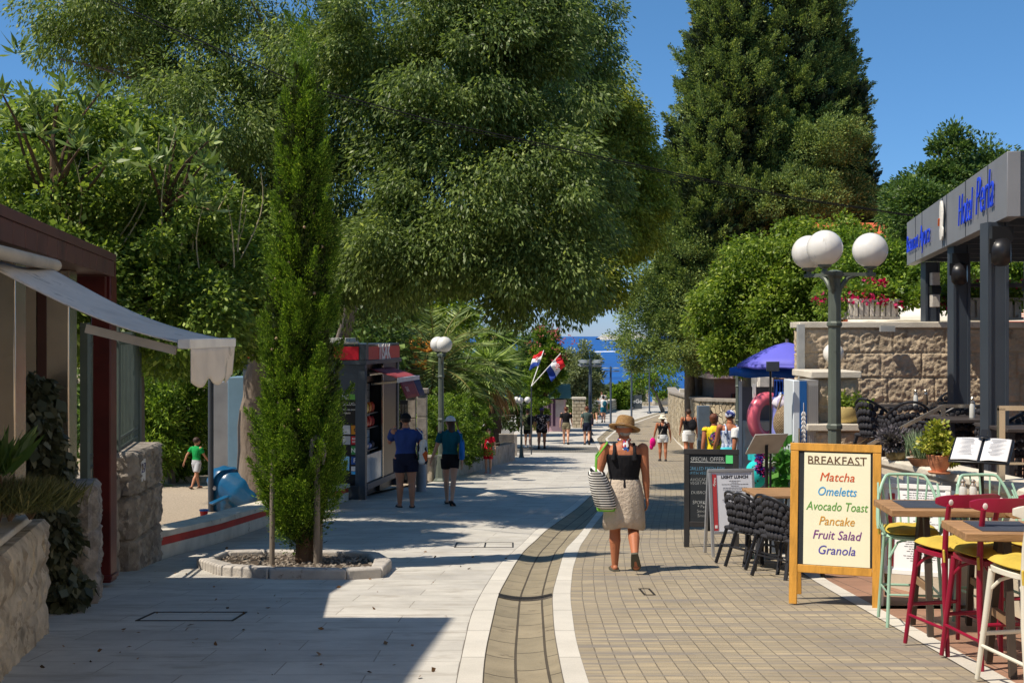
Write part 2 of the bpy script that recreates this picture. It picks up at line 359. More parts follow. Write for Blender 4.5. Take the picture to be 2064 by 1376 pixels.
# ================================================================ THE SETTING
def edge(px, ext0=None, ext1=None):
    pts = sorted([(gd(y), gp(x, y).x) for x, y in px]); d = [p[0] for p in pts]; x = [p[1] for p in pts]
    if ext0: d = [ext0[0]] + d; x = [ext0[1]] + x
    if ext1: d = d + [ext1[0]]; x = x + [ext1[1]]
    yy = np.arange(-8, 100, .1); xx = np.interp(yy, d, x); k = 13
    xx = np.convolve(np.pad(xx, k // 2, mode='edge'), np.ones(k) / k, 'valid')
    return lambda y: np.interp(y, yy, xx)
E1 = edge([(918, 1376), (948, 1239), (968, 1197), (1007, 1135), (1075, 1071), (1150, 1020), (1192, 985), (1215, 950), (1212, 915), (1194, 884), (1225, 860), (1280, 843), (1348, 824)], (-8, -.1))
E2 = edge([(972, 1376), (976, 1320), (1004, 1197), (1037, 1137), (1058, 1107), (1097, 1071), (1168, 1020), (1205, 985), (1226, 950), (1222, 915), (1203, 884), (1232, 860), (1287, 843), (1353, 824)], (-8, .05))
E3 = edge([(1135, 1376), (1116, 1273), (1112, 1197), (1132, 1126), (1140, 1104), (1176, 1066), (1220, 1008), (1243, 975), (1258, 945), (1246, 915), (1219, 884), (1245, 862), (1296, 845), (1359, 824)], (-8, .5))
E4 = edge([(1186, 1376), (1160, 1290), (1149, 1202), (1154, 1147), (1170, 1098), (1198, 1057), (1238, 1008), (1256, 975), (1268, 945), (1254, 915), (1224, 884), (1250, 862), (1301, 845), (1363, 824)], (-8, .65))
E5 = edge([(1995, 1376), (1640, 1175), (1500, 1075)], (-8, 2.4), (96, 12.2))
_r = np.array([[-8, 2.4], [6.9, 2.76], [12, 3.05], [17, 3.5], [24, 4.6], [30, 5.6], [43, 6.75], [45, 7.0], [54, 7.9], [70, 9.3], [84, 10.8], [100, 12.6]])
E5 = lambda y: np.interp(y, _r[:, 0], _r[:, 1])
_l = np.array([[-8, -7.5], [13.5, -7.5], [13.7, -4.22], [19.3, -3.92], [25, -3.3], [30, -2.1], [32.3, -1.64], [43, .1], [43.6, .1], [44, -5], [60, -4], [100, -4]])
LB = lambda y: np.interp(y, _l[:, 0], _l[:, 1])
def sheet(name, fl, fr, y0, y1, z, mat, nx=1, dy=.25, dish=0, uvmode='l', kind='structure'):
    ys = np.arange(y0, y1 + 1e-6, dy); mb = MB(); uv = []; vs = []
    for y in ys:
        a, b = float(fl(y)), float(fr(y))
        for i in range(nx + 1):
            t = i / nx; x = a + (b - a) * t; vs.append((x, y, G(y) + z - dish * 4 * t * (1 - t)))
            uv.append((x - a, y) if uvmode == 'l' else (x - b, y) if uvmode == 'r' else (x, y) if uvmode == 'w' else ((y, x - a) if uvmode == 'lr' else (t, y)))
    w = nx + 1; fs = [(j * w + i, j * w + i + 1, (j + 1) * w + i + 1, (j + 1) * w + i) for j in range(len(ys) - 1) for i in range(nx)]
    mb.add(vs, fs); o = struct(name, mb, mat, uv=uv, smooth=True); return o
c = lambda v: (lambda y: v)
M_earth = pm('dry_earth', S(150, 135, 110), .95, var=.2, scale=.7, bump=.5, bscale=30)
gm = MB(); gy = [-30] + list(np.arange(-10, 110, 1.0)) + [112, 116, 120, 125, 132, 145, 170, 200, 260, 400]; gxs = [-250, -120, -60, -30, -15, -8, -4, 0, 4, 8, 15, 30, 60, 120, 250]
gm.add([(x, y, G(y) - .06) for y in gy for x in gxs], [(j * 15 + i, j * 15 + i + 1, (j + 1) * 15 + i + 1, (j + 1) * 15 + i) for j in range(len(gy) - 1) for i in range(14)])
struct('ground', gm, M_earth)
M_white = brickmat('white_limestone_paving', S(204, 200, 190), S(192, 188, 180), S(156, 150, 140), 1.1, .42, .005, .25, nvar=.3, nscale=1.4, fine=160, fb=.3, stain=(S(166, 160, 150), 2.2, .52), sstretch=(.7, 2.2, 1))
M_strip = brickmat('limestone_edging', S(212, 207, 196), S(198, 193, 182), S(110, 104, 95), 6, 1.1, .006, .12, off=0, nvar=.16, nscale=2, stain=(S(140, 130, 115), 6, .68))
M_gut = brickmat('gutter_setts', S(158, 146, 122), S(146, 136, 114), S(84, 76, 64), .62, .2, .009, .7, off=.37, nvar=.3, nscale=3, stain=(S(95, 85, 70), 4, .6))
M_road = brickmat('tan_road_pavers', S(181, 166, 138), S(162, 150, 127), S(116, 107, 92), .118, .1, .0042, .6, off=0, nvar=.34, nscale=.9, fine=120, stain=(S(132, 125, 116), 1.2, .47), wob=.02, sstretch=(.55, 6.5, 1))
M_terra = brickmat('reddish_terrace_slabs', S(166, 128, 106), S(152, 118, 98), S(110, 92, 80), .3, .3, .006, .4, off=0, nvar=.2, nscale=2)
M_cross = brickmat('grey_crossing_pavers', S(134, 130, 120), S(116, 113, 106), S(84, 80, 74), .2, .2, .01, .5, nvar=.3, nscale=2)
M_gravel = pm('playground_gravel', S(184, 168, 146), .95, var=.3, scale=35, bump=1.0, bscale=140)
sheet('pavement', LB, E1, -8, 48.6, 0, M_white, 2, uvmode='r')
sheet('crossing_band', c(-4.5), E1, 48.6, 53.0, .001, M_cross, 1, uvmode='r', dy=.4)
sheet('far_pavement', c(-6), E1, 53.0, 100, 0, M_white, 1, uvmode='r', dy=.5)
sheet('edging_strip', E1, E2, -8, 96, .004, M_strip, 1)
sheet('gutter', E2, E3, -8, 96, 0, M_gut, 8, dish=.035, uvmode='lr')
sheet('edging_strip', E3, E4, -8, 96, .004, M_strip, 1)
sheet('road', E4, E5, -8, 98, 0, M_road, 2, uvmode='l')
sheet('terrace_edging', E5, lambda y: E5(y) + .15, -8, 17, .004, M_strip, 1)
sheet('terrace_paving', lambda y: E5(y) + .15, c(8.5), -8, 10.2, 0, M_terra, 1, uvmode='w')
sheet('terrace_paving', lambda y: E5(y) + .15, c(4.4), 10.2, 17, 0, M_terra, 1, uvmode='w')
sheet('plaza', lambda y: E5(y) + (.15 if y <= 17 else 0), c(30), 17, 44, -.012, M_cross, 1, uvmode='w', dy=.5)
sheet('playground_gravel', c(-16), lambda y: LB(y) - .12, 13.7, 33, .02, M_gravel, 1)
# drain grating across the gutter, inspection covers
M_iron = pm('cast_iron', S(62, 58, 54), .6, .6, .2, 30)
dr = MB(); dy_ = gd(1200); a, b = float(E2(dy_)), float(E3(dy_))
for i in range(40):
    t = (i + .15) / 40; t2 = (i + .8) / 40; x0 = a + (b - a) * t; x1 = a + (b - a) * t2; z0 = G(dy_) - .035 * 4 * t * (1 - t)
    dr.bx(x0, x1, dy_ - .1, dy_ + .1, z0 - .01, z0 + .006)
for s_ in (-.11, .11):
    dr.tube([(a + (b - a) * k / 12, dy_ + s_, G(dy_ + s_) - .14 * (k / 12) * (1 - k / 12) + .004) for k in range(13)], .008, 4)
one('drain_grate', dr, M_iron, 'narrow dark iron drain grating lying across the brown gutter', 'drain grate')
def cover(x0, x1, y0, y1, label, cells=2):
    p = gp(x0, y1); q = gp(x1, y1); d0 = gd(y1); d1 = gd(y0); xa, xb = p.x, q.x; m = MB()
    w = .018
    for (u0, u1, v0, v1) in ((xa, xb, d0, d0 + w), (xa, xb, d1 - w, d1), (xa, xa + w, d0 + w, d1 - w), (xb - w, xb, d0 + w, d1 - w)) + (((xa + xb) / 2, (xa + xb) / 2 + w, d0 + w, d1 - w),) * (cells > 1):
        m.add([(u0, v0, G(v0) + .006), (u1, v0, G(v0) + .006), (u1, v1, G(v1) + .006), (u0, v1, G(v1) + .006), (u0, v0, G(v0) - .02), (u1, v0, G(v0) - .02), (u1, v1, G(v1) - .02), (u0, v1, G(v1) - .02)], [(0, 1, 2, 3), (4, 7, 6, 5), (0, 4, 5, 1), (1, 5, 6, 2), (2, 6, 7, 3), (3, 7, 4, 0)])
    one('manhole_cover', m, M_iron, label, 'manhole cover')
cover(272, 470, 1233, 1251, 'shaded stone inspection cover in front of the dark stone piers', 1)
cover(915, 1035, 1093, 1103, 'sunlit rectangular inspection cover in the white paving beside the gutter')
cover(1298, 1322, 1186, 1199, 'small square iron cover set in the tan road pavers', 1)
# fallen leaves on the pavement: things one could hardly count
lg = np.random.default_rng(3); N = 90; ly = 7 + 9 * lg.random(N) ** 1.3; lx = np.array([lg.uniform(-.40 * y, float(E1(y))) for y in ly])
lc = np.stack([lx, ly, np.array([G(y) for y in ly]) + .008], 1); ld = np.stack([lg.normal(size=N), lg.normal(size=N), .12 * lg.random(N)], 1)
o = leaf_obj('fallen_leaves', lc, ld, .042, .024, leafmat('dry_leaf', S(110, 78, 46), S(70, 50, 34), trans=.05), None, .4, upbias=0, seed=4); o['kind'] = 'stuff'; o['label'] = 'dry brown leaves scattered over the pale paving'; o['category'] = 'fallen leaves'
# ---------------------------------------------------------------- sea and island
def seamat():
    m, n, l, b = newmat('sea_water')
    tc = n.new('ShaderNodeTexCoord'); mp = n.new('ShaderNodeMapping'); mp.inputs['Scale'].default_value = (.012, .05, 1); l.new(tc.outputs['Object'], mp.inputs[0])
    t = noise(n, l, 1.0, 8, vec=mp.outputs[0], rough=.65)
    r = rampn(n, [(.3, S(3, 52, 120)), (.6, S(12, 84, 160)), (.8, S(40, 120, 190))]); l.new(t.outputs[0], r.inputs[0])
    mp2 = n.new('ShaderNodeMapping'); mp2.inputs['Scale'].default_value = (.006, .04, 1); l.new(tc.outputs['Object'], mp2.inputs[0])
    t2 = noise(n, l, 2.5, 10, vec=mp2.outputs[0], rough=.7); r2 = rampn(n, [(.68, (0, 0, 0)), (.74, (1, 1, 1))]); l.new(t2.outputs[0], r2.inputs[0])
    l.new(mixc(n, l, r2.outputs[0], r.outputs[0], S(200, 220, 235)), b.inputs['Base Color'])
    b.inputs['Roughness'].default_value = .35; b.inputs['Specular IOR Level'].default_value = .25
    bumpn(n, l, b, t.outputs[0], .5, 2); return m
sea = MB(); sea.add([(-9000, 118, -23), (9000, 118, -23), (9000, 9200, -23), (-9000, 9200, -23)], [(0, 1, 2, 3)])
struct('sea', sea, seamat(), smooth=False)
isl = MB(); ig = np.random.default_rng(5); D_ = 4500
def islf(u, v):
    x = (1207 - CX) / F * D_ + u * 190 - 4; r = math.sin(math.pi * min(1, u * .9 + .02)) ** .6; y = D_ + (v - .5) * 260
    h = 32 * r * math.sin(math.pi * v) ** .35 * (.75 + .25 * math.sin(u * 9 + 1) + .12 * ig.random()); return (x, y, -23.5 + h)
isl.grid(islf, 40, 10)
struct('island', isl, pm('hazed_island_rock', S(176, 172, 166), .9, var=.35, scale=.06, wear=(S(98, 112, 100), .5, .03)))  # rock colour kept pale, with the distance haze put into it
wk = MB(); wd = 23 * F / (709 - HY)
for i in range(3): wk.ell(((1208 - CX + 14 * i) / F * wd, wd + i * 8, -22.9), (7, 14, .7), 10, 6)
o = struct('wake', wk, pm('foam', S(235, 240, 245), .8))
# ---------------------------------------------------------------- added pale building outside the frame, bounces warm sunlight into the near shade
ho = thing('bounce_building', 'added pale building right of the picture, bouncing sunlight into the shade', 'building', (9, -3, G(0)))
w1 = MB(); w1.bx(5.3, 14, -18, 8.2, -3, 7.5); part('wall', w1, pm('cream_facade', S(232, 218, 190), .9, var=.05, scale=2), ho, True)
w1 = MB(); w1.bx(5.0, 14.2, -18.2, 8.5, 7.503, 7.8); part('roof', w1, pm('facade_cornice', S(220, 212, 196), .9), ho, True)
for yy in np.arange(-16, 7, 3.6):
    for zz in (.3, 3.6):
        w1 = MB(); w1.bx(5.27, 5.34, yy, yy + 1.1, zz, zz + 1.7); wo = part('window', w1, pm('window_glass_b', S(40, 48, 56), .1, spec=.8), ho, True)
        q = MB(); q.bx(5.2, 5.29, yy - .1, yy + 1.2, zz - .1, zz - .003); q.mv((-9, 3, -G(0))); part('sill', q, pm('facade_cornice', (0, 0, 0)), wo)
# ---------------------------------------------------------------- tall house left of the frame (its shadow falls across the near pavement)
M_plaster = pm('house_plaster', S(196, 182, 156), .9, var=.08, scale=3, bump=.2)
M_shut = pm('green_shutter', S(58, 84, 66), .6); M_tile = brickmat('roof_tiles', S(176, 96, 66), S(150, 80, 56), S(90, 48, 36), .2, .3, .02, .9)
M_glass = pm('window_glass', S(30, 36, 42), .08, var=.02, spec=.8)
hx0, hx1 = -11.5, -4.95; hz = 4.95; hyA, hyB = 7.5, 10.9
hb = thing('house', 'tall plastered house with green shutters beside the pavilion at the left edge', 'house', (-8, 2, G(2)))
w1 = MB(); w1.bx(hx0, hx1, -8, hyA, -3, hz); part('wall', w1, M_plaster, hb, True, bevel=.02)
w1 = MB(); w1.bx(hx0, hx1 + .06, hyA + .003, hyB, -3.2, 3.0); part('wing_wall', w1, M_plaster, hb, True)
w1 = MB(); w1.prism([(hx0 - .3, -8.2), (hx1 + .1, -8.2), (hx1 + .1, hyA + .05), (hx0 - .3, hyA + .05)], hz + .003, hz + .18); part('roof', w1, M_tile, hb, True)
for yy in (-5, -1.5, 2, 5.2):
    for zz in (-.2, 2.6):
        w1 = MB(); w1.bx(hx1 - .05, hx1 + .012, yy, yy + 1.0, zz, zz + 1.4); wo = part('window', w1, M_glass, hb, True)
        for s_ in (-.52, 1.02):
            q = MB(); q.bx(hx1 + .013, hx1 + .05, yy + s_, yy + s_ + .5, zz - .03, zz + 1.43); q.mv((8, -2, -G(2))); part('shutter', q, M_shut, wo)
# ================================================================ TREES AND PLANTS
M_bark = pm('grey_bark', S(122, 110, 98), .95, var=.35, scale=7, bump=1.0, bscale=22, stretch=(1, 1, .25))
M_barkd = pm('brown_bark', S(98, 78, 60), .95, var=.3, scale=9, bump=1.0, bscale=26, stretch=(1, 1, .25))
M_hack = leafmat('hackberry_leaf', S(73, 87, 45), S(101, 115, 62), S(138, 146, 90), .42, .5, .45, 2.3, .34)
M_hack2 = leafmat('yellow_green_hackberry_leaf', S(98, 104, 40), S(134, 136, 56), S(172, 164, 80), .5, .5, .5, 2.2)  # yellower leaves for the right edge of the big tree
M_cyp = leafmat('old_cypress_leaf', S(70, 84, 44), S(104, 116, 60), S(136, 142, 84), .24, .4, .7, 2.7)
M_cypy = leafmat('young_cypress_leaf', S(62, 84, 22), S(96, 120, 34), S(132, 144, 56), .3, 1.6, .65, 2.5)
M_shrub = leafmat('broadleaf_shrub_leaf', S(78, 96, 40), S(114, 130, 56), S(152, 160, 88), .38, .8, .5, 2.2)
M_loq = leafmat('loquat_leaf', S(80, 98, 50), S(116, 130, 76), S(156, 164, 116), .3, .8, .4, 2.1)
M_lite = leafmat('light_green_leaf', S(88, 108, 36), S(122, 138, 54), S(160, 168, 84), .42, .6, .45, 1.85)
M_dark = leafmat('dark_green_leaf', S(58, 78, 38), S(84, 102, 52), S(110, 124, 72), .34, .6, .45, 2.3)
M_hedge = leafmat('hedge_leaf', S(72, 94, 32), S(106, 126, 44), S(136, 150, 64), .38, 1.2, .45, 2.2)
M_palm = leafmat('palm_leaf', S(84, 98, 56), S(116, 128, 80), S(150, 158, 108), .25, .8, .4, 2.2)
M_fan = leafmat('fan_palm_leaf', S(80, 100, 44), S(120, 136, 70), S(156, 166, 104), .3, .8, .4, 2.2)
M_olive = leafmat('olive_leaf', S(92, 100, 70), S(122, 128, 96), S(150, 154, 122), .25, .7, .5, 2.2)
M_pink = leafmat('bougainvillea_bract', S(214, 18, 96), S(232, 40, 120), S(245, 90, 150), .35, 2, gain=1)
M_oleand = leafmat('oleander_flower', S(196, 92, 100), S(216, 130, 130), None, .3, 2, gain=1)
M_dry = leafmat('dead_palm_leaf', S(146, 112, 76), S(170, 136, 96), None, .2, 2)
def tree(name, label, cat, base, trunk, blobs, mat, puffs, pr, n, L, Wd, seed, group=None, bark=None, r0=.25, droop=.3, inner=.25, limbs=True, extra=None, **k):
    t = thing(name, label, cat, base, group=group); mb = MB(); top = Vector(trunk[-1])
    pts = [Vector(base) - Vector((0, 0, .15))] + [Vector(p) for p in trunk]
    fine = []
    for i in range(len(pts) - 1):
        for s_ in range(4): fine.append(pts[i].lerp(pts[i + 1], s_ / 4) + Vector((random.uniform(-1, 1), random.uniform(-1, 1), 0)) * r0 * .12)
    fine.append(pts[-1]); m = len(fine); rr = [r0 * (1.35 - .1 * min(i, 3) if i < 3 else 1 - .5 * i / m) for i in range(m)]; mb.tube(fine, rr, 12)
    if limbs:
        for i, b in enumerate(blobs):
            limb(mb, top.lerp(fine[-3], .6), Vector(b[:3]), r0 * .5, r0 * .08, seed=seed + i)
            for q in range(2):
                d = unit(rng.normal(size=3)) * np.array(b[3:6]) * .8; limb(mb, Vector(b[:3]).lerp(top, .35), Vector(b[:3]) + Vector(d), r0 * .2, r0 * .04, n=5, seed=seed + i * 7 + q)
    part('trunk', mb, bark or M_bark, t, True)
    C, D = crown(blobs, puffs, pr, n, seed, droop=droop, inner=inner, **k)
    leaf_obj('crown', C, D, L, Wd, mat, t, seed=seed)
    if extra: extra(t)
    return t
def B(px, py, d, rx, rz, ry=None):                    # ellipsoid given by its picture centre, depth and radii in photo pixels
    p = P(px, py, d); k = d / F; return (p.x, p.y, p.z, rx * k, (ry or rx * .8) * k, rz * k)
# --- the big hackberry behind the young cypress (two crowns of it: trunk left of the cypress)
tb = gp(512, 1032); tb = Vector((P(512, 1000, 22).x, 22, G(22)))
HB = [B(190, 40, 21, 120, 150), B(330, 130, 22, 170, 190), B(400, 300, 20, 170, 190), B(560, 60, 22, 230, 220), B(480, 470, 21.5, 150, 170), B(690, 330, 21.5, 190, 230), B(640, 540, 20.5, 190, 120), B(800, 120, 20, 210, 200),
      B(330, 540, 23, 130, 170)]
tree('hackberry_tree', 'huge dark green tree with pale trunk behind the young columnar cypress', 'tree', tb, [P(508, 860, 22), P(520, 740, 22), P(545, 600, 22), P(600, 440, 22)], HB, M_hack, 470, .52, 700, .082, .028, 11, r0=.27, droop=.7, inner=.16)
HB2 = [B(950, 170, 19.5, 190, 200), B(1120, 100, 27, 118, 160), B(1010, 400, 19, 220, 190), B(850, 520, 18.8, 180, 76), B(1080, 540, 18.8, 140, 76), B(1010, 20, 20.5, 170, 130)]
def extra2(t):
    C, D = crown([B(1205, 285, 29.5, 88, 140), B(1245, 425, 29, 86, 92), B(1165, 570, 27, 74, 50), B(1150, 470, 27, 80, 60)], 210, .5, 600, 76, droop=.75, inner=.16)
    leaf_obj('yellowing_leaves', C, D, .09, .036, leafmat('yellowing_hackberry_leaf', S(88, 98, 38), S(124, 130, 52), S(164, 160, 76), .46, .5, .45, 2.4, .34), t, seed=79)
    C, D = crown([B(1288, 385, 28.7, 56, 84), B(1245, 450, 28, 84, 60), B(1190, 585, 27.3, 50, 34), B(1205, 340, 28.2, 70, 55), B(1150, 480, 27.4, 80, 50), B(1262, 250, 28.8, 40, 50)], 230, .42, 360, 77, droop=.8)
    leaf_obj('yellow_green_branch_leaves', C, D, .09, .04, M_hack2, t, seed=78)
tree('hackberry_tree', 'huge spreading tree with yellowish right edge hanging over the street', 'tree', (P(690, 0, 29.5).x, 29.5, G(29.5)), [P(690, 860, 29.5), P(684, 700, 28.5), P(740, 500, 25)], HB2, M_hack, 420, .5, 700, .082, .031, 12, r0=.24, droop=.75, inner=.16, extra=extra2)
# --- left garden: creeper-covered shrub mass, loquat, oleander
SB = [B(60, 470, 15.5, 150, 170), B(170, 330, 17, 150, 130), B(300, 460, 16, 170, 150), B(400, 580, 16.5, 140, 140), B(330, 640, 15.5, 150, 100), B(470, 560, 18, 80, 140), B(130, 600, 15, 130, 130), B(30, 330, 17, 110, 130), B(440, 690, 18.5, 90, 70), B(250, 330, 17.5, 120, 80)]
tree('garden_shrub', 'tall tangle of sunlit creeper and shrub above the pavilion roof', 'shrub', (P(270, 0, 16.5).x, 16.5, G(16.5)), [P(275, 800, 16.5), P(270, 680, 16.3)], SB, M_shrub, 620, .3, 250, .075, .043, 21, r0=.14, droop=.35, inner=.2)
sc = MB(); sg = random.Random(4)
for i in range(26):
    px = sg.uniform(20, 480); p = P(px, sg.uniform(480, 620), 15.2 + sg.random()); limb(sc, p, p + Vector((sg.uniform(0, .5), sg.uniform(-.5, .2), sg.uniform(.6, 1.5))), .012, .004, n=4, seed=i)
one('shrub_canes', sc, pm('pale_cane', S(176, 164, 130), .8), 'long bare pale canes sticking up out of the creeper above the pavilion', 'canes')
def rosettes(spots, n, L, Wd, seed, up=.35):
    g = np.random.default_rng(seed); Cs = []; Ds = []
    for p in spots:
        th = np.arange(n) * 2.4 + g.random(); e = g.uniform(-.45, 1.1, n); d = np.stack([np.cos(th) * np.cos(e), np.sin(th) * np.cos(e), np.sin(e) + up], 1)
        Cs.append(np.tile(np.array(p), (n, 1)) + g.normal(size=(n, 3)) * .03); Ds.append(d)
    return np.concatenate(Cs), np.concatenate(Ds)
lt = thing('loquat_tree', 'loquat with rosettes of long pale leaves rising above the creeper at the left edge', 'tree', (P(80, 0, 15.8).x, 15.8, G(15.8)))
spots = [P(x, y, d) for x, y, d in [(15, 150, 14.5), (60, 200, 15), (130, 165, 15.5), (100, 240, 14.6), (75, 270, 14.3), (30, 240, 14.8), (160, 210, 15), (200, 190, 15.5), (140, 260, 14.5), (230, 250, 15), (385, 310, 15.2), (420, 285, 15), (345, 320, 14.8), (410, 330, 14.9), (355, 280, 15.2), (445, 300, 15.3), (5, 190, 14), (110, 210, 15.3), (60, 310, 14.4), (300, 330, 14.6), (250, 300, 14.8), (10, 120, 14.6), (510, 650, 17), (520, 690, 17), (180, 160, 15.6), (395, 380, 14.8), (430, 425, 15), (15, 300, 14), (160, 300, 14.3), (215, 330, 14.4)]]
spots = [p for i, p in enumerate(spots) if i % 3] + [p + Vector((sg.uniform(-.25, .25), sg.uniform(-.2, .2), sg.uniform(-.2, .2))) for i, p in enumerate(spots) if i % 2]
lm = MB(); limb(lm, Vector(lt.location), P(110, 420, 15.6), .09, .06, seed=1)
for i, p in enumerate(spots[:20]): limb(lm, P(110 if p.x < -4.6 else 330, 430, 15.6), p, .035, .012, n=5, seed=i)
part('trunk', lm, M_barkd, lt, True)
C, D = rosettes(spots, 20, .24, .05, 5); leaf_obj('crown', C, D, .23, .05, M_loq, lt, seed=6, lvar=.2)
OB = [B(330, 790, 29, 70, 60), B(300, 880, 28.5, 60, 90), B(390, 820, 29.5, 50, 90), B(345, 900, 30, 70, 70)]
tree('oleander_bush', 'bright green oleander bush behind the boy in the playground', 'shrub', (P(340, 0, 29).x, 29.3, G(29)), [P(340, 900, 29.3)], OB, M_hedge, 260, .25, 150, .14, .035, 31, r0=.08, droop=.0)
tree('background_tree', 'dense dark tree filling the garden behind the kiosk', 'tree', (P(380, 0, 36).x, 36, G(36)), [P(380, 850, 36), P(390, 720, 36)], [B(300, 640, 36, 190, 110), B(460, 680, 36, 120, 100), B(620, 640, 36, 170, 100), B(200, 800, 33, 120, 130), B(520, 850, 34, 120, 130), B(700, 700, 34, 100, 60)], M_dark, 420, .6, 130, .2, .1, 33, r0=.25)
tree('background_tree', 'light green tree behind the red kiosk fascia', 'tree', (P(770, 0, 40).x, 40, G(40)), [P(770, 800, 40), P(775, 700, 40)], [B(720, 660, 40, 80, 50), B(790, 640, 40, 60, 60), B(860, 640, 42, 90, 70)], M_lite, 160, .6, 130, .2, .1, 34, r0=.2)
# --- young columnar cypress in its kerbed bed
cb = Vector((P(608, 0, 13.45).x, 13.45, G(13.45))); kk = 13.45 / F
zc = lambda py: (HY - py) * kk
prof = [(1090, 4), (1075, 34), (1030, 56), (960, 72), (860, 72), (760, 64), (660, 60), (560, 54), (440, 46), (340, 36), (240, 29), (160, 17), (110, 8), (70, 2)]
z0, z1 = zc(1090), zc(70); pt = [((zc(y) - z0) / (z1 - z0), r * kk) for y, r in prof]
ct = thing('young_cypress', 'young columnar cypress with vivid green foliage tied to stakes in a kerbed bed', 'tree', cb)
tm = MB(); limb(tm, cb + Vector((0, 0, -.05)), cb + Vector((0.02, 0, 5)), .085, .02, .02, 10)
for a, q in ((.13, .5), (-.06, .8), (.18, .9)): limb(tm, cb + Vector((a * .5, .03, .05)), cb + Vector((a * 1.6, .05, 1.2 + q)), .05, .02, .05, 8)
part('trunk', tm, M_barkd, ct, True)
C, D = tuft_crown([(cb.x, cb.y, z0, pt, z1)], 44, .42, 900, 41, up=1.25, pr=.058); leaf_obj('crown', C, D, .027, .009, M_cypy, ct, seed=42, upbias=.3)
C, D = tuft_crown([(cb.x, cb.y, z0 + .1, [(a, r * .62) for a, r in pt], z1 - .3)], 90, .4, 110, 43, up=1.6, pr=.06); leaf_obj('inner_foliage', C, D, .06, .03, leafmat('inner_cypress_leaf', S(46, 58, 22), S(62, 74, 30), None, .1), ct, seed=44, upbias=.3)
cg = random.Random(9)
for i in range(26):
    t = cg.uniform(.2, .95); th = cg.uniform(3.4, 6.0); r = float(np.interp(t, *zip(*pt))) * 1.0; cn = MB(); cn.ell((cb.x + r * math.cos(th), cb.y + r * math.sin(th), z0 + t * (z1 - z0)), .018, 8, 6); part('cone', cn, pm('cypress_cone', S(164, 138, 112), .8), ct, True)
# --- old spreading cypress group right of the street
og = [(P(1470, 0, 50).x, 50, P(0, 760, 50).z, [(0, .4), (.12, 2.5), (.4, 2.9), (.7, 1.9), (1, .2)], 17.5), (P(1560, 0, 51).x, 51.5, P(0, 740, 51).z, [(0, .6), (.15, 2.8), (.4, 3.4), (.75, 2.8), (1, .6)], 20),
      (P(1660, 0, 52).x, 52, P(0, 640, 52).z, [(0, .6), (.2, 2.0), (.5, 1.8), (.8, 1.2), (1, .2)], 15), (P(1700, 0, 50.5).x, 50.5, P(0, 560, 52).z, [(0, .6), (.2, 1.3), (.5, 1.0), (.8, .7), (1, .1)], 11.8),
      (P(1420, 0, 48.5).x, 48.5, P(0, 700, 48).z, [(0, .6), (.3, 1.7), (.6, 1.2), (1, .2)], 9.0)]
ot = thing('old_cypress', 'massive old grey green cypress with many crowded tops beyond the stone wall', 'tree', (P(1430, 0, 49).x, 49.5, G(49.5)))
tm = MB()
for (a, b_, r) in ((1428, 1400, .42), (1455, 1560, .3), (1475, 1640, .22), (1405, 1380, .22), (1500, 1700, .2)):
    limb(tm, (P(a, 0, 49).x, 49 + r * 3, G(49) - .2), P(b_, 520, 50), r * 1.3, r * .5, .05, 10, 8, seed=a)
part('trunk', tm, M_bark, ot, True)
C, D = tuft_crown(og, 5.0, .85, 330, 51, up=.55, pr=.17); leaf_obj('crown', C, D, .095, .04, M_cyp, ot, seed=52)
C, D = tuft_crown([(a, b_, c_ + .3, [(t, r * .74) for t, r in pr_], d_ - .8) for a, b_, c_, pr_, d_ in og], 2.6, 1.0, 110, 57, up=.8, pr=.3); leaf_obj('inner_foliage', C, D, .24, .14, leafmat('inner_old_cypress_leaf', S(40, 50, 30), S(52, 62, 38), None, .05), ot, seed=58)  # dark core closes sky gaps, inner shade put into the leaf colour
C, D = crown([B(1310, 640, 48, 62, 90), B(1330, 560, 49, 66, 90), B(1370, 690, 47, 60, 60), B(1290, 700, 47, 40, 40), B(1420, 660, 47, 60, 80), B(1390, 560, 48, 80, 110), B(1600, 400, 48, 100, 60), B(1690, 410, 49, 70, 60), B(1640, 290, 48.5, 90, 50)], 360, .5, 420, 53, droop=-.2, inner=.15)
leaf_obj('lower_branches', C, D, .1, .045, M_cyp, ot, seed=54)
# --- right: pale green trees over the stall, dark hedge, trees above the restaurant sign
tree('mulberry_tree', 'light green broadleaf tree behind the globe lamp and the blue parasol', 'tree', (P(1500, 0, 35).x, 35, G(35)), [P(1505, 760, 35), P(1510, 680, 35)], [B(1490, 610, 34, 80, 70), B(1560, 560, 34, 90, 80), B(1640, 540, 33, 80, 80), B(1480, 690, 34, 60, 50), B(1560, 650, 33, 80, 60), B(1620, 610, 33, 60, 60), B(1680, 490, 34, 60, 40)], M_lite, 330, .42, 260, .115, .062, 61, r0=.18, droop=.5)
tree('garden_hedge_tree', 'clipped dark green tree mass behind the bougainvillea planter', 'tree', (P(1790, 0, 30).x, 30, G(30) + 1), [P(1790, 620, 30)], [B(1750, 560, 29, 90, 70), B(1850, 570, 29, 80, 70), B(1960, 540, 28, 90, 70), B(1710, 520, 31, 50, 60), B(2050, 560, 28, 90, 90)], M_hedge, 260, .35, 260, .09, .045, 62, r0=.15)
tree('laurel_tree', 'upright green tree showing above the far end of the restaurant sign', 'tree', (P(1890, 0, 33).x, 33, G(33) + 1), [P(1890, 600, 33), P(1890, 500, 33)], [B(1900, 380, 33, 62, 60), B(1915, 310, 33, 40, 50), B(1980, 330, 33.5, 42, 50), B(1840, 420, 32, 52, 50), B(1830, 380, 33, 36, 40), B(1900, 460, 33, 100, 50), B(1990, 390, 33, 60, 60)], M_dark, 260, .36, 240, .1, .05, 63, r0=.16, droop=.0)
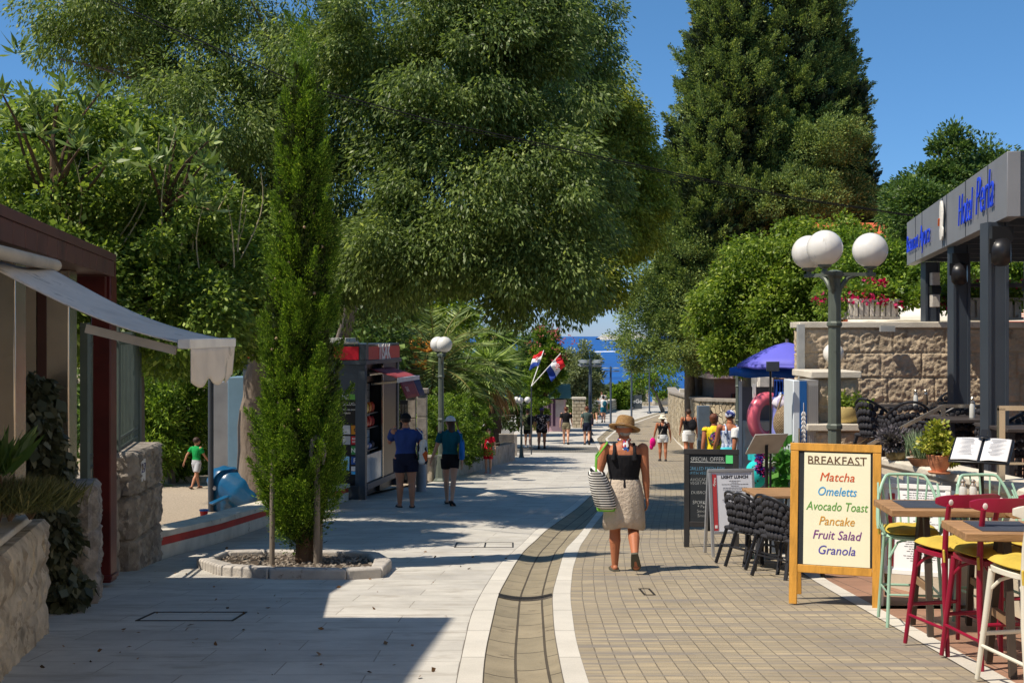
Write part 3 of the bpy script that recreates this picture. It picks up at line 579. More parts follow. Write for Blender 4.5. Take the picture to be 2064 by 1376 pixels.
tree('pine_tree', 'dark tree tip in front of the orange roof', 'tree', (P(1800, 0, 36).x, 36, G(36) + 1), [P(1800, 600, 36), P(1810, 500, 36)], [B(1815, 430, 36, 34, 36), B(1840, 480, 36, 40, 40)], M_dark, 60, .35, 140, .15, .04, 64, r0=.1)
# --- far shrubs near the shore
def bush(px, py0, py1, d, hw, label, mat, seed, name='shrub', group='shrubs near the shore', base=None, n=110, puffs=60):
    zt = P(px, py0, d).z; zb = base if base is not None else P(px, py1, d).z; hw = hw * d / F; h = zt - zb
    t = thing(name, label, 'shrub', (P(px, 0, d).x, d, zb), group=group); m = MB(); cx = P(px, 0, d).x
    for i in range(4): limb(m, (cx, d, zb - .1), (cx + random.uniform(-.5, .5) * hw, d, zb + h * .6), .05, .02, n=5, seed=seed + i)
    part('stem', m, M_barkd, t, True)
    C, D = crown([(cx, d, zb + h * .5, hw * .9, hw * .7, h * .5), (cx + hw * .3, d - .2, zb + h * .4, hw * .6, hw * .6, h * .4), (cx - hw * .35, d, zb + h * .35, hw * .6, hw * .6, h * .36)], puffs, max(.12, hw * .22), n, seed, droop=0)
    leaf_obj('foliage', C, D, max(.07, .0042 * d * .6), max(.03, .0018 * d * .6), mat, t, seed=seed); return t
bush(1172, 700, 815, 72, 44, 'round grey green olive tree in front of the sea', M_olive, 71, 'olive_tree', n=170, puffs=150)
bush(1098, 668, 800, 56, 40, 'pink flowering oleander beside the two flags', M_hedge, 72, 'oleander_bush', n=170, puffs=110)
C, D = crown([B(1108, 695, 55.6, 48, 40)], 60, .14, 7, 73, inner=0); fo = thing('oleander_bush', 'reddish oleander blossoms at the top of the bush above the flags', 'shrub', (P(1105, 0, 55).x, 55, G(55))); leaf_obj('blossom', C, D, .09, .07, M_oleand, fo, seed=73)
bush(1160, 770, 835, 82, 30, 'yellowish shrub behind the dark signboard', M_lite, 74); bush(1200, 780, 830, 88, 26, 'low green shrub left of the far wall', M_hedge, 75)
bush(1245, 772, 822, 92, 18, 'upright shrub between two tall lampposts', M_hedge, 76); bush(1262, 776, 820, 94, 16, 'small upright shrub behind the low sea wall', M_lite, 77); bush(1225, 775, 825, 96, 24, 'pale dry shrub on the slope before the sea', M_olive, 78)
bush(1282, 765, 812, 96, 14, 'grey shrub behind the dark gate', M_olive, 79); bush(1083, 782, 862, 58, 15, 'yellow green bush in front of the small green roofed hut', M_lite, 80); bush(1185, 800, 845, 80, 16, 'small leafy shrub beside the stone pier', M_lite, 81)
tree('tamarisk_tree', 'slender leaning tree before the sea above the white kerb', 'tree', (P(1338, 0, 88).x, 88, G(88)), [P(1325, 800, 88), P(1310, 770, 88)], [B(1310, 750, 88, 34, 18), B(1335, 770, 88, 28, 16), B(1288, 768, 88, 22, 14), B(1350, 735, 86, 20, 30)], M_hedge, 60, .6, 50, .28, .09, 82, r0=.12)
bush(1085, 650, 790, 66, 44, 'dark green tree mass behind the flags', M_dark, 83, 'background_tree', n=150, puffs=120)
bush(1045, 650, 860, 62, 56, 'shaded green tree behind the palms', M_dark, 84, 'background_tree', n=150, puffs=130)
bush(900, 620, 800, 52, 90, 'dark bush filling the gap behind the twin globe lamp', M_dark, 85, 'background_tree', n=170, puffs=130)
bush(815, 600, 860, 50, 70, 'dark bush behind the kiosk and the gate piers', M_dark, 86, 'background_tree', n=170, puffs=130)
bush(690, 600, 860, 46, 90, 'dark tree mass just behind the kiosk roof', M_dark, 87, 'background_tree', n=170, puffs=150)
# --- hedge on the garden wall
hd = thing('clipped_hedge', 'clipped green hedge on the low stone garden wall', 'hedge', (P(930, 0, 32).x, 32, G(32)))
C, D = crown([(P(872, 0, 30.5).x, 31.0, -2.55, .55, .6, .95), (P(910, 0, 31.5).x, 32.6, -2.6, .6, .7, .95), (P(940, 0, 33).x, 34.4, -2.7, .62, .8, 1.0), (P(955, 0, 35).x, 36.6, -2.85, .45, .8, 1.0), (P(870, 0, 30).x, 31.2, -2.95, .55, .45, .55), (P(930, 0, 32).x, 33.6, -3.05, .7, .6, .6), (P(955, 0, 35).x, 37.2, -3.2, .4, .6, .6)], 560, .11, 170, 91, droop=0, inner=.1)
leaf_obj('foliage', C, D, .045, .026, M_hedge, hd, seed=91)
m = MB()
for px, d in ((880, 30.8), (920, 32.2), (960, 34.8)): limb(m, (P(px, 0, d).x, d, -3.6), (P(px, 0, d).x, d, -2.4), .04, .02, n=5)
part('stem', m, M_barkd, hd, True)
# --- palms
def frond(p, az, el, L, droop, n, lw, seed, V=.5):
    g = np.random.default_rng(seed); k = np.linspace(0, 1, n); e = el - droop * k ** 1.3; st = L / n; ca, sa = math.cos(az), math.sin(az)
    hor = np.cumsum(np.cos(e)) * st; ver = np.cumsum(np.sin(e)) * st; pts = np.stack([p[0] + ca * hor, p[1] + sa * hor, p[2] + ver], 1); tg = np.stack([ca * np.cos(e), sa * np.cos(e), np.sin(e)], 1)
    sd = np.array([-sa, ca, 0.]); nn = np.cross(tg, sd)
    C = []; D = []; Ls = []
    for s_ in (-1, 1):
        d = tg * .65 + s_ * sd * .8 - nn * .0 + np.array([0, 0, -.18]) + V * np.cross(sd, tg) * -.5 + g.normal(size=(n, 3)) * .09
        C.append(pts[int(n * .12):]); D.append(d[int(n * .12):])
    return pts, np.concatenate(C), np.concatenate(D)
def palm(name, label, base, top, r, fr, mat, leafL, leafW, L, seed, fan=False, dead=0, n=44, azs=None):
    t = thing(name, label, 'palm tree', base); m = MB(); base = Vector(base); top = Vector(top); k = 14
    m.tube([base.lerp(top, i / k) + Vector((0, 0, -.1 * (i == 0))) for i in range(k + 1)], [r * (1.15 if i % 2 else .95) for i in range(k + 1)], 12); part('trunk', m, pm('palm_trunk', S(86, 66, 50), .95, var=.4, scale=14, bump=1), t, True)
    g = random.Random(seed); rc = MB(); Cs = []; Ds = []; dC = []; dD = []
    for i in range(fr):
        az = i * 2.39996 + g.uniform(-.2, .2); el = R(78) - i / fr * R(120) + g.uniform(-.15, .15)
        if not fan:
            pts, C, D = frond(tuple(top), az, el, L * g.uniform(.85, 1.1), R(60) * g.uniform(.7, 1.3), n, .03, seed * 100 + i); rc.tube([tuple(p) for p in pts[::4]], [.03 * (1 - .8 * j / len(pts[::4])) for j in range(len(pts[::4]))], 5); Cs.append(C); Ds.append(D)
        else:
            d = Vector((math.cos(az) * math.cos(el), math.sin(az) * math.cos(el), math.sin(el))); q = top + d * L * .55 + Vector((0, 0, -.12 * L)); rc.tube([top, top + d * L * .3, q], [.025, .02, .012], 5)
            sd = Vector((-math.sin(az), math.cos(az), 0)); nf = 26; a = np.linspace(-1.9, 1.9, nf); d2 = (d + Vector((0, 0, -.55))).normalized()
            D = np.stack([np.array(d2) * math.cos(x) + np.array(sd) * math.sin(x) + np.array([0, 0, -.28 - .1 * abs(x)]) for x in a]); (dC if i >= fr - dead else Cs).append(np.tile(np.array(q), (nf, 1))); (dD if i >= fr - dead else Ds).append(D)
    part('leaf_stalks', rc, pm('palm_stalk', S(140, 132, 76), .7), t, True)
    leaf_obj('crown', np.concatenate(Cs), np.concatenate(Ds), leafL, leafW, mat, t, seed=seed, lvar=.12, fold=.25, shape=.35)
    if dC: leaf_obj('dead_leaves', np.concatenate(dC), np.concatenate(dD) + np.array([0, 0, -1.2]), leafL, leafW, M_dry, t, seed=seed)
    return t
d = 36
dpalm = palm('date_palm', 'feathery date palm behind the twin globe lamp', (P(872, 0, d).x, d, G(d)), P(876, 745, d), .26, 46, M_palm, .46, .045, 2.5, 3)
palm('fan_palm', 'drooping fan palm with brown dead skirt beside the garden wall', (P(992, 0, 40).x, 40, G(40)), P(988, 748, 40), .24, 50, M_fan, .9, .05, 1.1, 4, fan=True, dead=9)
palm('fan_palm', 'fan palm with its crown below the tree branches behind the flags', (P(1000, 0, 50).x, 50, G(50)), P(1000, 690, 50), .22, 34, M_fan, .9, .06, 1.1, 5, fan=True, dead=5)
palm('fan_palm', 'small low fan palm behind the hedge and lamppost', (P(925, 0, 37.5).x, 37.5, G(37)), P(930, 770, 37.5), .18, 26, M_fan, .75, .05, .9, 6, fan=True)
m = MB(); limb(m, (P(818, 0, 40).x, 40, G(40)), P(826, 560, 40), .22, .17, .01, 10, 14); one('palm_trunk', m, pm('palm_trunk', (0, 0, 0)), 'tall dark bare palm trunk rising behind the kiosk into the tree', 'palm tree')
C, D = crown([B(838, 690, 35, 10, 14), B(858, 705, 35, 9, 14), B(845, 725, 35, 16, 14)], 30, .09, 30, 97, droop=.6); leaf_obj('fruit_cluster', C, D, .07, .04, leafmat('date_fruit', S(196, 130, 50), S(214, 150, 80), None, .1), dpalm)
# ================================================================ PEOPLE
def skinmat(name, col): return pm(name, col, .55, var=.07, scale=9, bump=.06, bscale=120, spec=.35)
SK_tan = skinmat('tanned_skin', S(172, 108, 76)); SK_fair = skinmat('fair_skin', S(206, 156, 128)); SK_mid = skinmat('olive_skin', S(184, 130, 100))
def cloth(name, col, var=.2, scale=7, rough=.85, bump=.9): return pm('cloth_' + name, col, rough, var=var, scale=scale, bump=bump, bscale=11, spec=.15, stretch=(1, 1, .55))
def patmat(name, cols, scale, kind='noise', stretch=None, thr=(.45, .55)):
    if name in MC: return MC[name]
    m, n, l, b = newmat(name); tc = n.new('ShaderNodeTexCoord'); vec = tc.outputs['Object']
    if stretch: mp = n.new('ShaderNodeMapping'); mp.inputs['Scale'].default_value = stretch; l.new(vec, mp.inputs[0]); vec = mp.outputs[0]
    if kind == 'noise':
        t = noise(n, l, scale, 3, vec=vec); r = rampn(n, [(thr[0], cols[0]), (thr[1], cols[1])] + ([(min(.95, thr[1] + .1), cols[2])] if len(cols) > 2 else [])); l.new(t.outputs[0], r.inputs[0])
    elif kind == 'wave':
        t = n.new('ShaderNodeTexWave'); t.inputs['Scale'].default_value = scale; t.bands_direction = 'Z'; l.new(vec, t.inputs[0]); r = rampn(n, [(.5, cols[0]), (.5, cols[1])], 'CONSTANT'); l.new(t.outputs['Fac'], r.inputs[0])
    else:
        t = n.new('ShaderNodeTexVoronoi'); t.inputs['Scale'].default_value = scale; l.new(vec, t.inputs['Vector']); k = len(cols); r = rampn(n, [(i / k, c) for i, c in enumerate(cols)], 'CONSTANT')
        sp = n.new('ShaderNodeSeparateColor'); l.new(t.outputs['Color'], sp.inputs[0]); l.new(sp.outputs[0], r.inputs[0])
    l.new(r.outputs[0], b.inputs['Base Color']); b.inputs['Roughness'].default_value = .8; b.inputs['Specular IOR Level'].default_value = .2; MC[name] = m; return m
HAIR = {k: pm('hair_' + k, c_, .5, var=.3, scale=30, bump=.5, bscale=80, stretch=(1, 1, .15)) for k, c_ in {'brown': S(62, 42, 30), 'dark': S(34, 26, 22), 'auburn': S(104, 58, 36), 'grey': S(150, 146, 142), 'blond': S(150, 118, 76), 'light': S(118, 88, 60)}.items()}
M_eyew = pm('eye_white', S(230, 228, 222), .3, var=0); M_lip = pm('lips', S(168, 88, 80), .5); M_shoe = pm('dark_shoe', S(38, 34, 34), .6); M_shoew = pm('white_shoe', S(214, 214, 210), .6); M_sandal = pm('brown_sandal', S(92, 70, 52), .7); M_sole = pm('grey_sole', S(84, 82, 70), .8)
def person(label, loc, H=1.7, face=0, skin=SK_mid, build=1.0, legs=((14, 4), (-12, 22)), arms=None, top=('tee', None), bottom=('shorts', None, .55), hair=('short', 'brown'), hat=None, shoes=('shoe', M_shoe), turn=0, vox=.012, group=None, child=False, lift=0):
    h = H; w = build; J = {}
    big = 1.18 if child else 1.0
    hz = .515 * h
    for s, (a, b) in zip((-1, 1), legs):
        a = R(a); b = R(b); hip = Vector((s * .052 * h * w, 0, hz)); kn = hip + .245 * h * Vector((s * .004, math.sin(a), -math.cos(a))); an = kn + .232 * h * Vector((0, math.sin(a - b), -math.cos(a - b)))
        J[s] = [hip, kn, an, a - b]
    low = min(J[-1][2].z - (.037 * h if J[-1][3] > -.35 else .075 * h), J[1][2].z - (.037 * h if J[1][3] > -.35 else .075 * h)); dz = Vector((0, 0, -low + lift))
    for s in J: J[s][:3] = [p + dz for p in J[s][:3]]
    Z = lambda f: f * h - .515 * h + hz + dz.z
    root = thing('person', label, 'person', loc, face, group)
    bm = MB()
    T = [(.455, .07, .052), (.50, .094, .066), (.55, .09, .066), (.62, .075, .054), (.70, .087, .062), (.76, .1, .064), (.80, .1, .056), (.825, .075, .045), (.845, .036, .036), (.88, .032, .034)]
    ringm = lambda z, rx, ry, n=20, oy=0: [Vector((rx * h * w * math.cos(2 * math.pi * j / n), ry * h * w * math.sin(2 * math.pi * j / n) + oy * h, Z(z))) for j in range(n)]
    bm.loft([ringm(*t) for t in T])
    for s in (-1, 1):
        hip, kn, an, sa = J[s]
        bm.cap(hip + Vector((0, 0, .0)), .056 * h * w, hip.lerp(kn, .55), .045 * h * w, 12); bm.cap(hip.lerp(kn, .5), .046 * h * w, kn, .033 * h * w, 12)
        cf = kn.lerp(an, .3) + Vector((0, -.012 * h, 0)); bm.cap(kn, .032 * h * w, cf, .034 * h * w, 12); bm.cap(cf, .033 * h * w, an, .019 * h * w, 12)
        pitch = 0 if sa > -.35 else (sa * 1.05); fd = Vector((s * .12, math.cos(pitch), math.sin(pitch))).normalized(); up = Vector((0, -math.sin(pitch), math.cos(pitch)))
        heel = an - up * .018 * h - fd * .018 * h; ball = an + fd * .072 * h - up * .028 * h; toe = ball + fd * .028 * h
        bm.cap(heel, .019 * h, ball, .018 * h, 10); bm.ell(ball, (.026 * h, .03 * h, .014 * h), 10, 8); bm.cap(an, .019 * h, heel.lerp(ball, .45), .02 * h, 10); J[s] += [heel, ball, toe, fd, up]
        if shoes[0] != 'none':
            sm_ = MB(); side = fd.cross(up).normalized(); k = [(-.4, .5), (-.1, .62), (.35, .74), (.75, .8), (1.0, .5)]
            o_ = an - up * .037 * h
            pl = [o_ + fd * h * (f * .1 - .01) + side * s_ * .04 * h * wd_ for s_ in (1, -1) for f, wd_ in (k if s_ == 1 else k[::-1])]
            th = .012 * h; n_ = len(pl); sm_.add([p - up * .004 for p in pl] + [p + up * th for p in pl], [tuple(range(n_ - 1, -1, -1)), tuple(range(n_, 2 * n_))] + [(j, (j + 1) % n_, n_ + (j + 1) % n_, n_ + j) for j in range(n_)])
            if shoes[0] == 'shoe':
                sm_.cap(heel + up * .006 * h, .027 * h, ball + up * .002 * h, .026 * h, 12); sm_.cap(an - up * .004 * h, .025 * h, heel.lerp(ball, .3) + up * .01 * h, .027 * h, 12); part('shoe', sm_, shoes[1], root, remesh=.007, sm=2)
                if len(shoes) > 2:
                    sk_ = MB(); sk_.tube([an - up * .01 * h, an.lerp(kn, .12), an.lerp(kn, .3)], [.023 * h, .0225 * h, .027 * h], 12); part('sock', sk_, shoes[2], root)
            else:
                sm_.tube([o_ + side * .03 * h + fd * .055 * h + up * .006 * h, ball + up * .017 * h, o_ - side * .03 * h + fd * .055 * h + up * .006 * h], .006 * h, 6); part('sandal', sm_, shoes[1], root)
    # arms: (swing forward deg, abduct deg, elbow bend deg, inward deg)
    arms = arms or ((-14, 9, 14, 0), (14, 9, 18, 0)); A = {}
    for s, (sw, ab, eb, inn) in zip((-1, 1), arms):
        sw, ab, eb, inn = R(sw), R(ab), R(eb), R(inn); sh = Vector((s * .108 * h * w, 0, Z(.805)))
        el = sh + .172 * h * Vector((s * math.sin(ab), math.sin(sw) * math.cos(ab), -math.cos(sw) * math.cos(ab))); f = Vector((s * (math.sin(ab) * .6 - math.sin(inn)), math.sin(sw + eb), -math.cos(sw + eb))).normalized(); wr = el + .148 * h * f
        bm.cap(sh, .034 * h * w, sh.lerp(el, .5), .028 * h * w, 12); bm.cap(sh.lerp(el, .5), .028 * h * w, el, .0225 * h * w, 12); bm.cap(el, .0225 * h * w, el.lerp(wr, .3), .023 * h * w, 10); bm.cap(el.lerp(wr, .3), .0225 * h * w, wr, .0145 * h, 10)
        u = Vector((0, 1, .15)); u = (u - f * u.dot(f)).normalized(); v = f.cross(u)         # u: towards the thumb
        pal = wr + f * .03 * h; Mh = frame((0, 0, 0), u, v, None); bm.ell(pal, (.022 * h, .012 * h, .032 * h), 10, 8, Matrix(((u.x, v.x, f.x), (u.y, v.y, f.y), (u.z, v.z, f.z))))
        for i, (o_, ln) in enumerate(((.016, .04), (.0055, .046), (-.005, .043), (-.0155, .034))):
            a0 = pal + f * .027 * h + u * o_ * h; cu = -s * v if False else v * (-s); p1 = a0 + (f * .85 + cu * .35).normalized() * ln * .5 * h; p2 = p1 + (f * .55 + cu * .8).normalized() * ln * .45 * h
            bm.cap(a0 - f * .008 * h, .0053 * h, p1, .005 * h, 7); bm.cap(p1, .005 * h, p2, .0042 * h, 7)
        t0 = pal + u * .018 * h - f * .008 * h; t1 = t0 + (u * .8 + f * .7).normalized() * .022 * h; bm.cap(t0, .0072 * h, t1, .006 * h, 7); bm.cap(t1, .006 * h, t1 + (f + u * .2).normalized() * .02 * h, .005 * h, 7)
        A[s] = (sh, el, wr, pal, f)
    hc = Vector((0, .012 * h, Z(.93))); tz = Matrix.Rotation(R(turn), 3, 'Z'); hr = .5 * .133 * h * big
    if child: hc.z = Z(.87) + hr * .75
    HD = lambda x, y, z: hc + tz @ Vector((x * hr, y * hr, z * hr))
    e3 = lambda c_, r_: bm.ell(HD(*c_), tuple(q * hr for q in r_), 16, 12, tz)
    e3((0, -.08, .15), (.74, .9, .85)); e3((0, .14, -.35), (.56, .62, .6)); e3((0, .5, -.72), (.24, .2, .2)); bm.cap(HD(0, .74, .05), .05 * hr, HD(0, .93, -.2), .11 * hr, 8); e3((.13, .78, -.22), (.09, .1, .07)); e3((-.13, .78, -.22), (.09, .1, .07))
    for s in (-1, 1): e3((s * .76, -.06, -.08), (.09, .17, .26)); e3((s * .3, .66, .1), (.2, .1, .07)); e3((s * .34, .5, -.3), (.2, .2, .2))
    bm.cap(Vector((0, -.004 * h, Z(.82))), .034 * h, HD(0, -.1, -.55), .033 * h * (1.15 if child else 1), 12)
    part('body', bm, skin, root, remesh=vox * .62, sm=3)
    for s in (-1, 1):
        fm_ = MB(); fm_.ell(HD(s * .3, .69, -.02), (.1 * hr, .07 * hr, .055 * hr), 10, 8); fe = part('eye', fm_, M_eyew, root)
        fm_ = MB(); fm_.ell(HD(s * .3, .75, -.02), (.045 * hr, .02 * hr, .05 * hr), 8, 6); part('pupil', fm_, HAIR['dark'], fe)
    fm_ = MB(); fm_.ell(HD(0, .74, -.5), (.2 * hr, .07 * hr, .055 * hr), 12, 6); part('mouth', fm_, M_lip, root)
    # hair
    if hair:
        hm = MB(); kind, colr = hair
        hm.ell(HD(0, -.16, .26), (.82 * hr, .93 * hr, .84 * hr), 18, 12, tz) if kind != 'nape' else hm.ell(HD(0, -.14, .45), (.8 * hr, .9 * hr, .6 * hr), 18, 12, tz)
        if kind == 'nape': hm.ell(HD(0, -.42, -.3), (.58 * hr, .42 * hr, .36 * hr), 14, 10, tz)
        elif kind != 'crop': hm.ell(HD(0, -.5, -.15), (.68 * hr, .5 * hr, .6 * hr), 14, 10, tz)
        if kind == 'bob': [hm.ell(HD(s * .6, -.15, -.12), (.24 * hr, .45 * hr, .5 * hr), 12, 8, tz) for s in (-1, 1)]
        if kind == 'bun': hm.ell(HD(0, -.55, .95), (.36 * hr, .36 * hr, .34 * hr), 12, 8)
        if kind == 'long':
            hm.loft([[HD(x * wd_, y_, z_) + Vector((0, 0, 0)) for x, y_ in ((.62 * math.cos(2 * math.pi * j / 12), yy + .3 * math.sin(2 * math.pi * j / 12)) for j in range(12))] for wd_, yy, z_ in ((1, -.5, .2), (1.05, -.62, -.5), (.95, -.75, -1.3), (.8, -.8, -2.2), (.55, -.75, -3.0), (.2, -.7, -3.5))])
        part('hair', hm, HAIR[colr], root, remesh=.008, sm=2)
    if hat:
        hk, hm_ = hat; m = MB(); Mt = tz.to_4x4()
        if hk == 'cap':
            m.loft([[HD(.88 * math.cos(t) * math.cos(2 * math.pi * j / 18), -.14 + .98 * math.cos(t) * math.sin(2 * math.pi * j / 18), .3 + .86 * math.sin(t)) for j in range(18)] for t in (0, .3, .6, .9, 1.2, 1.5)])
            part('cap', m, hm_, root); m = MB(); m.grid(lambda u, v: HD((u - .5) * 1.5, .62 + v * .9 * (1 - (2 * u - 1) ** 2 * .55), .36 - .12 * v - .3 * (u - .5) ** 2), 8, 5); part('cap_peak', m, hm_, root, solid=.012)
        elif hk == 'bucket':
            m.lathe([(0, 1.08), (.6, 1.05), (.84, .85), (.94, .3), (.98, .2), (1.55, -.15), (1.54, -.2), (.9, .15)], n=24); m.xf(Matrix.Translation(HD(0, -.1, .12)) @ Mt @ Matrix.Scale(hr, 4)); part('hat', m, hm_, root)
        elif hk == 'bandana':
            m.ell(HD(0, -.14, .34), (.88 * hr, .98 * hr, .84 * hr), 18, 12, tz); part('bandana', m, hm_, root)
        elif hk == 'straw':
            k = Matrix.Translation(HD(0, -.14, .12)) @ Mt @ Matrix.Rotation(R(-14), 4, 'X') @ Matrix.Rotation(R(13), 4, 'Y') @ Matrix.Scale(hr, 4)
            m.lathe([(.02, 1.2), (.3, 1.25), (.66, 1.22), (.84, 1.05), (.9, .75), (.98, .3), (1.0, .06), (1.1, -.02), (1.35, -.1), (1.52, -.06), (1.6, .04), (1.58, .1), (1.36, -.04), (1.08, .04)], n=36); m.xf(k); part('straw_hat', m, hm_, root)
            m = MB(); m.lathe([(1.0, .04), (1.015, .05), (.995, .26), (.96, .27)], n=30); m.xf(k); part('hat_band', m, patmat('hatband_print', (S(210, 180, 170), S(120, 60, 60), S(70, 80, 110)), 40, 'vor'), root)
    # clothes
    tk, tm_ = top
    inf = .011 if tk != 'loose' else .024
    def torso(z0, z1, extra=0, zz=None):
        zs = sorted({z0, z1} | {t[0] for t in T if z0 < t[0] < z1}); rx = lambda z: float(np.interp(z, [t[0] for t in T], [t[1] for t in T])); ry = lambda z: float(np.interp(z, [t[0] for t in T], [t[2] for t in T]))
        return [ringm(z, (max(rx(z), rx(.55) * .9 if z < .62 else 0) if tk in ('tee', 'loose') else rx(z)) + inf + extra * (1 if z < .6 else 0), ry(z) + inf + extra * .6 * (1 if z < .6 else 0), 24) for z in zs]
    if tk in ('tee', 'loose', 'tank', 'dress'):
        m = MB()
        if tk in ('tank',):
            m.loft(torso(.5, .77))
            for s in (-1, 1):
                x = s * .06 * h * w
                for yy in (-1, 1): m.tube([(x * 1.05, yy * .066 * h * w, Z(.735)), (x * .98, yy * .064 * h * w, Z(.785)), (x * .95, yy * .04 * h * w, Z(.822)), (x * .92, 0, Z(.836))], [.02 * h, .0125 * h, .0115 * h, .0115 * h], 8)
        else:
            m.loft(torso(.495 if tk == 'tee' else .47 if tk == 'loose' else .5, .832))
            if tk == 'dress': m.loft([ringm(.52, .1, .075, 24), ringm(.42, .118, .092, 24), ringm(.31, .13, .105, 24)])
            for s in (-1, 1):
                sh, el, wr, _, _ = A[s]; q = .62 if tk == 'tee' else .8 if tk == 'loose' else .16
                m.tube([sh + Vector((-s * .03 * h, 0, .004)), sh.lerp(el, .1), sh.lerp(el, q)], [.036 * h * w, (.042 + inf * .3) * h * w, (.037 + inf * .4) * h * w], 14)
            m.tube([(0, -.004 * h, Z(.815)), (0, -.004 * h, Z(.85))], [.06 * h, .042 * h], 14)
        part('dress' if tk == 'dress' else 'tank_top' if tk == 'tank' else 'shirt', m, tm_, root, remesh=vox * .7, sm=4)
    bk, bmt, fr = bottom
    m = MB()
    if bk == 'shorts':
        m.loft([ringm(.455, .088, .066, 22), ringm(.5, .106, .08, 22), ringm(.56, .1, .078, 22), ringm(.585, .092, .072, 22)])
        for s in (-1, 1):
            hip, kn = J[s][:2]; m.tube([hip + Vector((0, 0, .01)), hip.lerp(kn, fr * .5), hip.lerp(kn, fr)], [.066 * h * w, .064 * h * w, .061 * h * w], 16)
        part('shorts', m, bmt, root, remesh=vox * .7, sm=4)
    elif bk == 'skirt':
        n_ = 40; rings = []
        for i, (z, rx, ry) in enumerate(((.62, .08, .06), (.6, .09, .068), (.55, .102, .08), (.5, .112, .088), (.42, .118, .092), (.36, .12, .094), (fr, .123, .096))):
            rings.append([Vector((rx * h * w * math.cos(q) * (1 + .022 * i / 6 * math.sin(7 * q)), ry * h * w * math.sin(q) * (1 + .05 * i / 6 * math.sin(9 * q + 1)), Z(z) + .012 * h * (i == 6) * math.sin(3 * q))) for q in (2 * math.pi * j / n_ for j in range(n_))])
        m.loft(rings, caps=False); part('skirt', m, bmt, root, solid=.006)
    root['_h'] = 0
    del root['_h']
    return root, A, J, Z
def tw(root, p): return Matrix.LocRotScale(root.location, root.rotation_euler, None) @ Vector(p)
def backpack(root, Z, h, mat, label, side=0, scale=1.0):
    c_ = Vector((side * h, -.105 * h, Z(.69))); t = thing('backpack', label, 'backpack', tw(root, (0, 0, 0)), root.rotation_euler.z); m = MB()
    m.ell(c_, (.085 * h * scale, .05 * h * scale, .115 * h * scale), 16, 12); m.ell(c_ + Vector((0, -.035 * h, -.035 * h)), (.06 * h * scale, .03 * h * scale, .06 * h * scale), 12, 8); part('bag', m, mat, t, remesh=.01, sm=2); m = MB()
    for s in (-1, 1): m.tube([c_ + Vector((s * .05 * h, .03 * h, -.08 * h)), c_ + Vector((s * .075 * h, .05 * h, .0)), Vector((s * .065 * h + side * h * .6, -.03 * h, Z(.83))), Vector((s * .065 * h + side * h * .6, .055 * h, Z(.8)))], .009 * h, 6)
    part('strap', m, mat, t); return t
def shoulder_bag(root, A, h, s, mat, strapmat, label, w_, hh, zc_, name='tote_bag', thick=.1, oy=0, out=.0, extra=None, tilt=0):
    sh, el, wr, pal, f = A[s]; t = thing(name, label, 'bag', tw(root, (0, 0, 0)), root.rotation_euler.z)
    cx_ = sh.x + s * (.03 * h + out); m = MB(); top = zc_ + hh / 2; n_ = 28
    rings = []
    for z, k, ky in ((zc_ - hh / 2, .78, .8), (zc_ - hh / 2 + .03, .92, 1), (zc_, 1, 1), (top - .04, 1.04, .8), (top, 1.06, .55)):
        rings.append([Vector((cx_ + thick * ky * math.copysign(abs(math.cos(q)) ** .6, math.cos(q)) * 1.0 + tilt * (z - top) * s, oy + w_ / 2 * k * math.copysign(abs(math.sin(q)) ** .6, math.sin(q)), z - .02 * math.cos(q * 2) * (z == top))) for q in (2 * math.pi * j / n_ for j in range(n_))])
    m.loft(rings); part('bag', m, mat, t); m = MB()
    for yy in (-.35, .35): m.tube([(cx_, oy + yy * w_, top - .06), (cx_ - s * .01, oy + yy * w_ * .7, top + (sh.z + .04 - top) * .55), (sh.x - s * .01 * h, oy * .3 + yy * .1, sh.z + .038 * h)], .011, 6)
    m.tube([(sh.x - s * .01 * h, oy * .3 - .035, sh.z + .038 * h), (sh.x - s * .01 * h, oy * .3 + .035, sh.z + .038 * h)], .011, 6)
    part('strap', m, strapmat, t)
    if extra: extra(t, cx_, top)
    return t
black = cloth('black', S(30, 30, 34)); navy = cloth('navy', S(34, 38, 58)); white = cloth('white', S(222, 222, 220), .05)
# --- woman in the straw hat
L = gp(1256, 1150); L.x = P(1258, 0, L.y).x
SKIRT = pm('cloth_beige_linen', S(186, 172, 156), .9, var=.12, scale=6, bump=.8, bscale=34, spec=.1)
STRAW = brickmat('woven_straw', S(204, 164, 106), S(176, 134, 80), S(120, 86, 50), .018, .009, .0016, .8, nvar=.2, nscale=14)
w0, A, J, Z = person('woman in straw hat, black tank top and beige skirt walking away along the road', L, 1.66, R(-3), SK_tan, 1.13, legs=((3, 3), (-6, 50)), arms=((4, 15, 62, 35), (-5, 6, 8, 0)), top=('tank', black), bottom=('skirt', SKIRT, .29), hair=('nape', 'grey'), hat=('straw', STRAW), shoes=('sandal', M_sole), turn=14, vox=.0095)
def tt(t, cx_, top):
    m = MB(); m.bx(cx_ + .01, cx_ + .21, -.2, .16, top - .425, top - .34); part('green_base', m, cloth('green', S(112, 178, 66)), t, bevel=.02)
shoulder_bag(w0, A, 1.66, -1, patmat('black_white_stripes', (S(34, 34, 36), S(232, 230, 224)), 11.5, 'wave'), cloth('green', S(112, 178, 66)), 'black and white striped beach bag with green straps on her left shoulder', .52, .4, Z(.62) - .13, 'striped_bag', .12, -.02, .06, tt, .3)
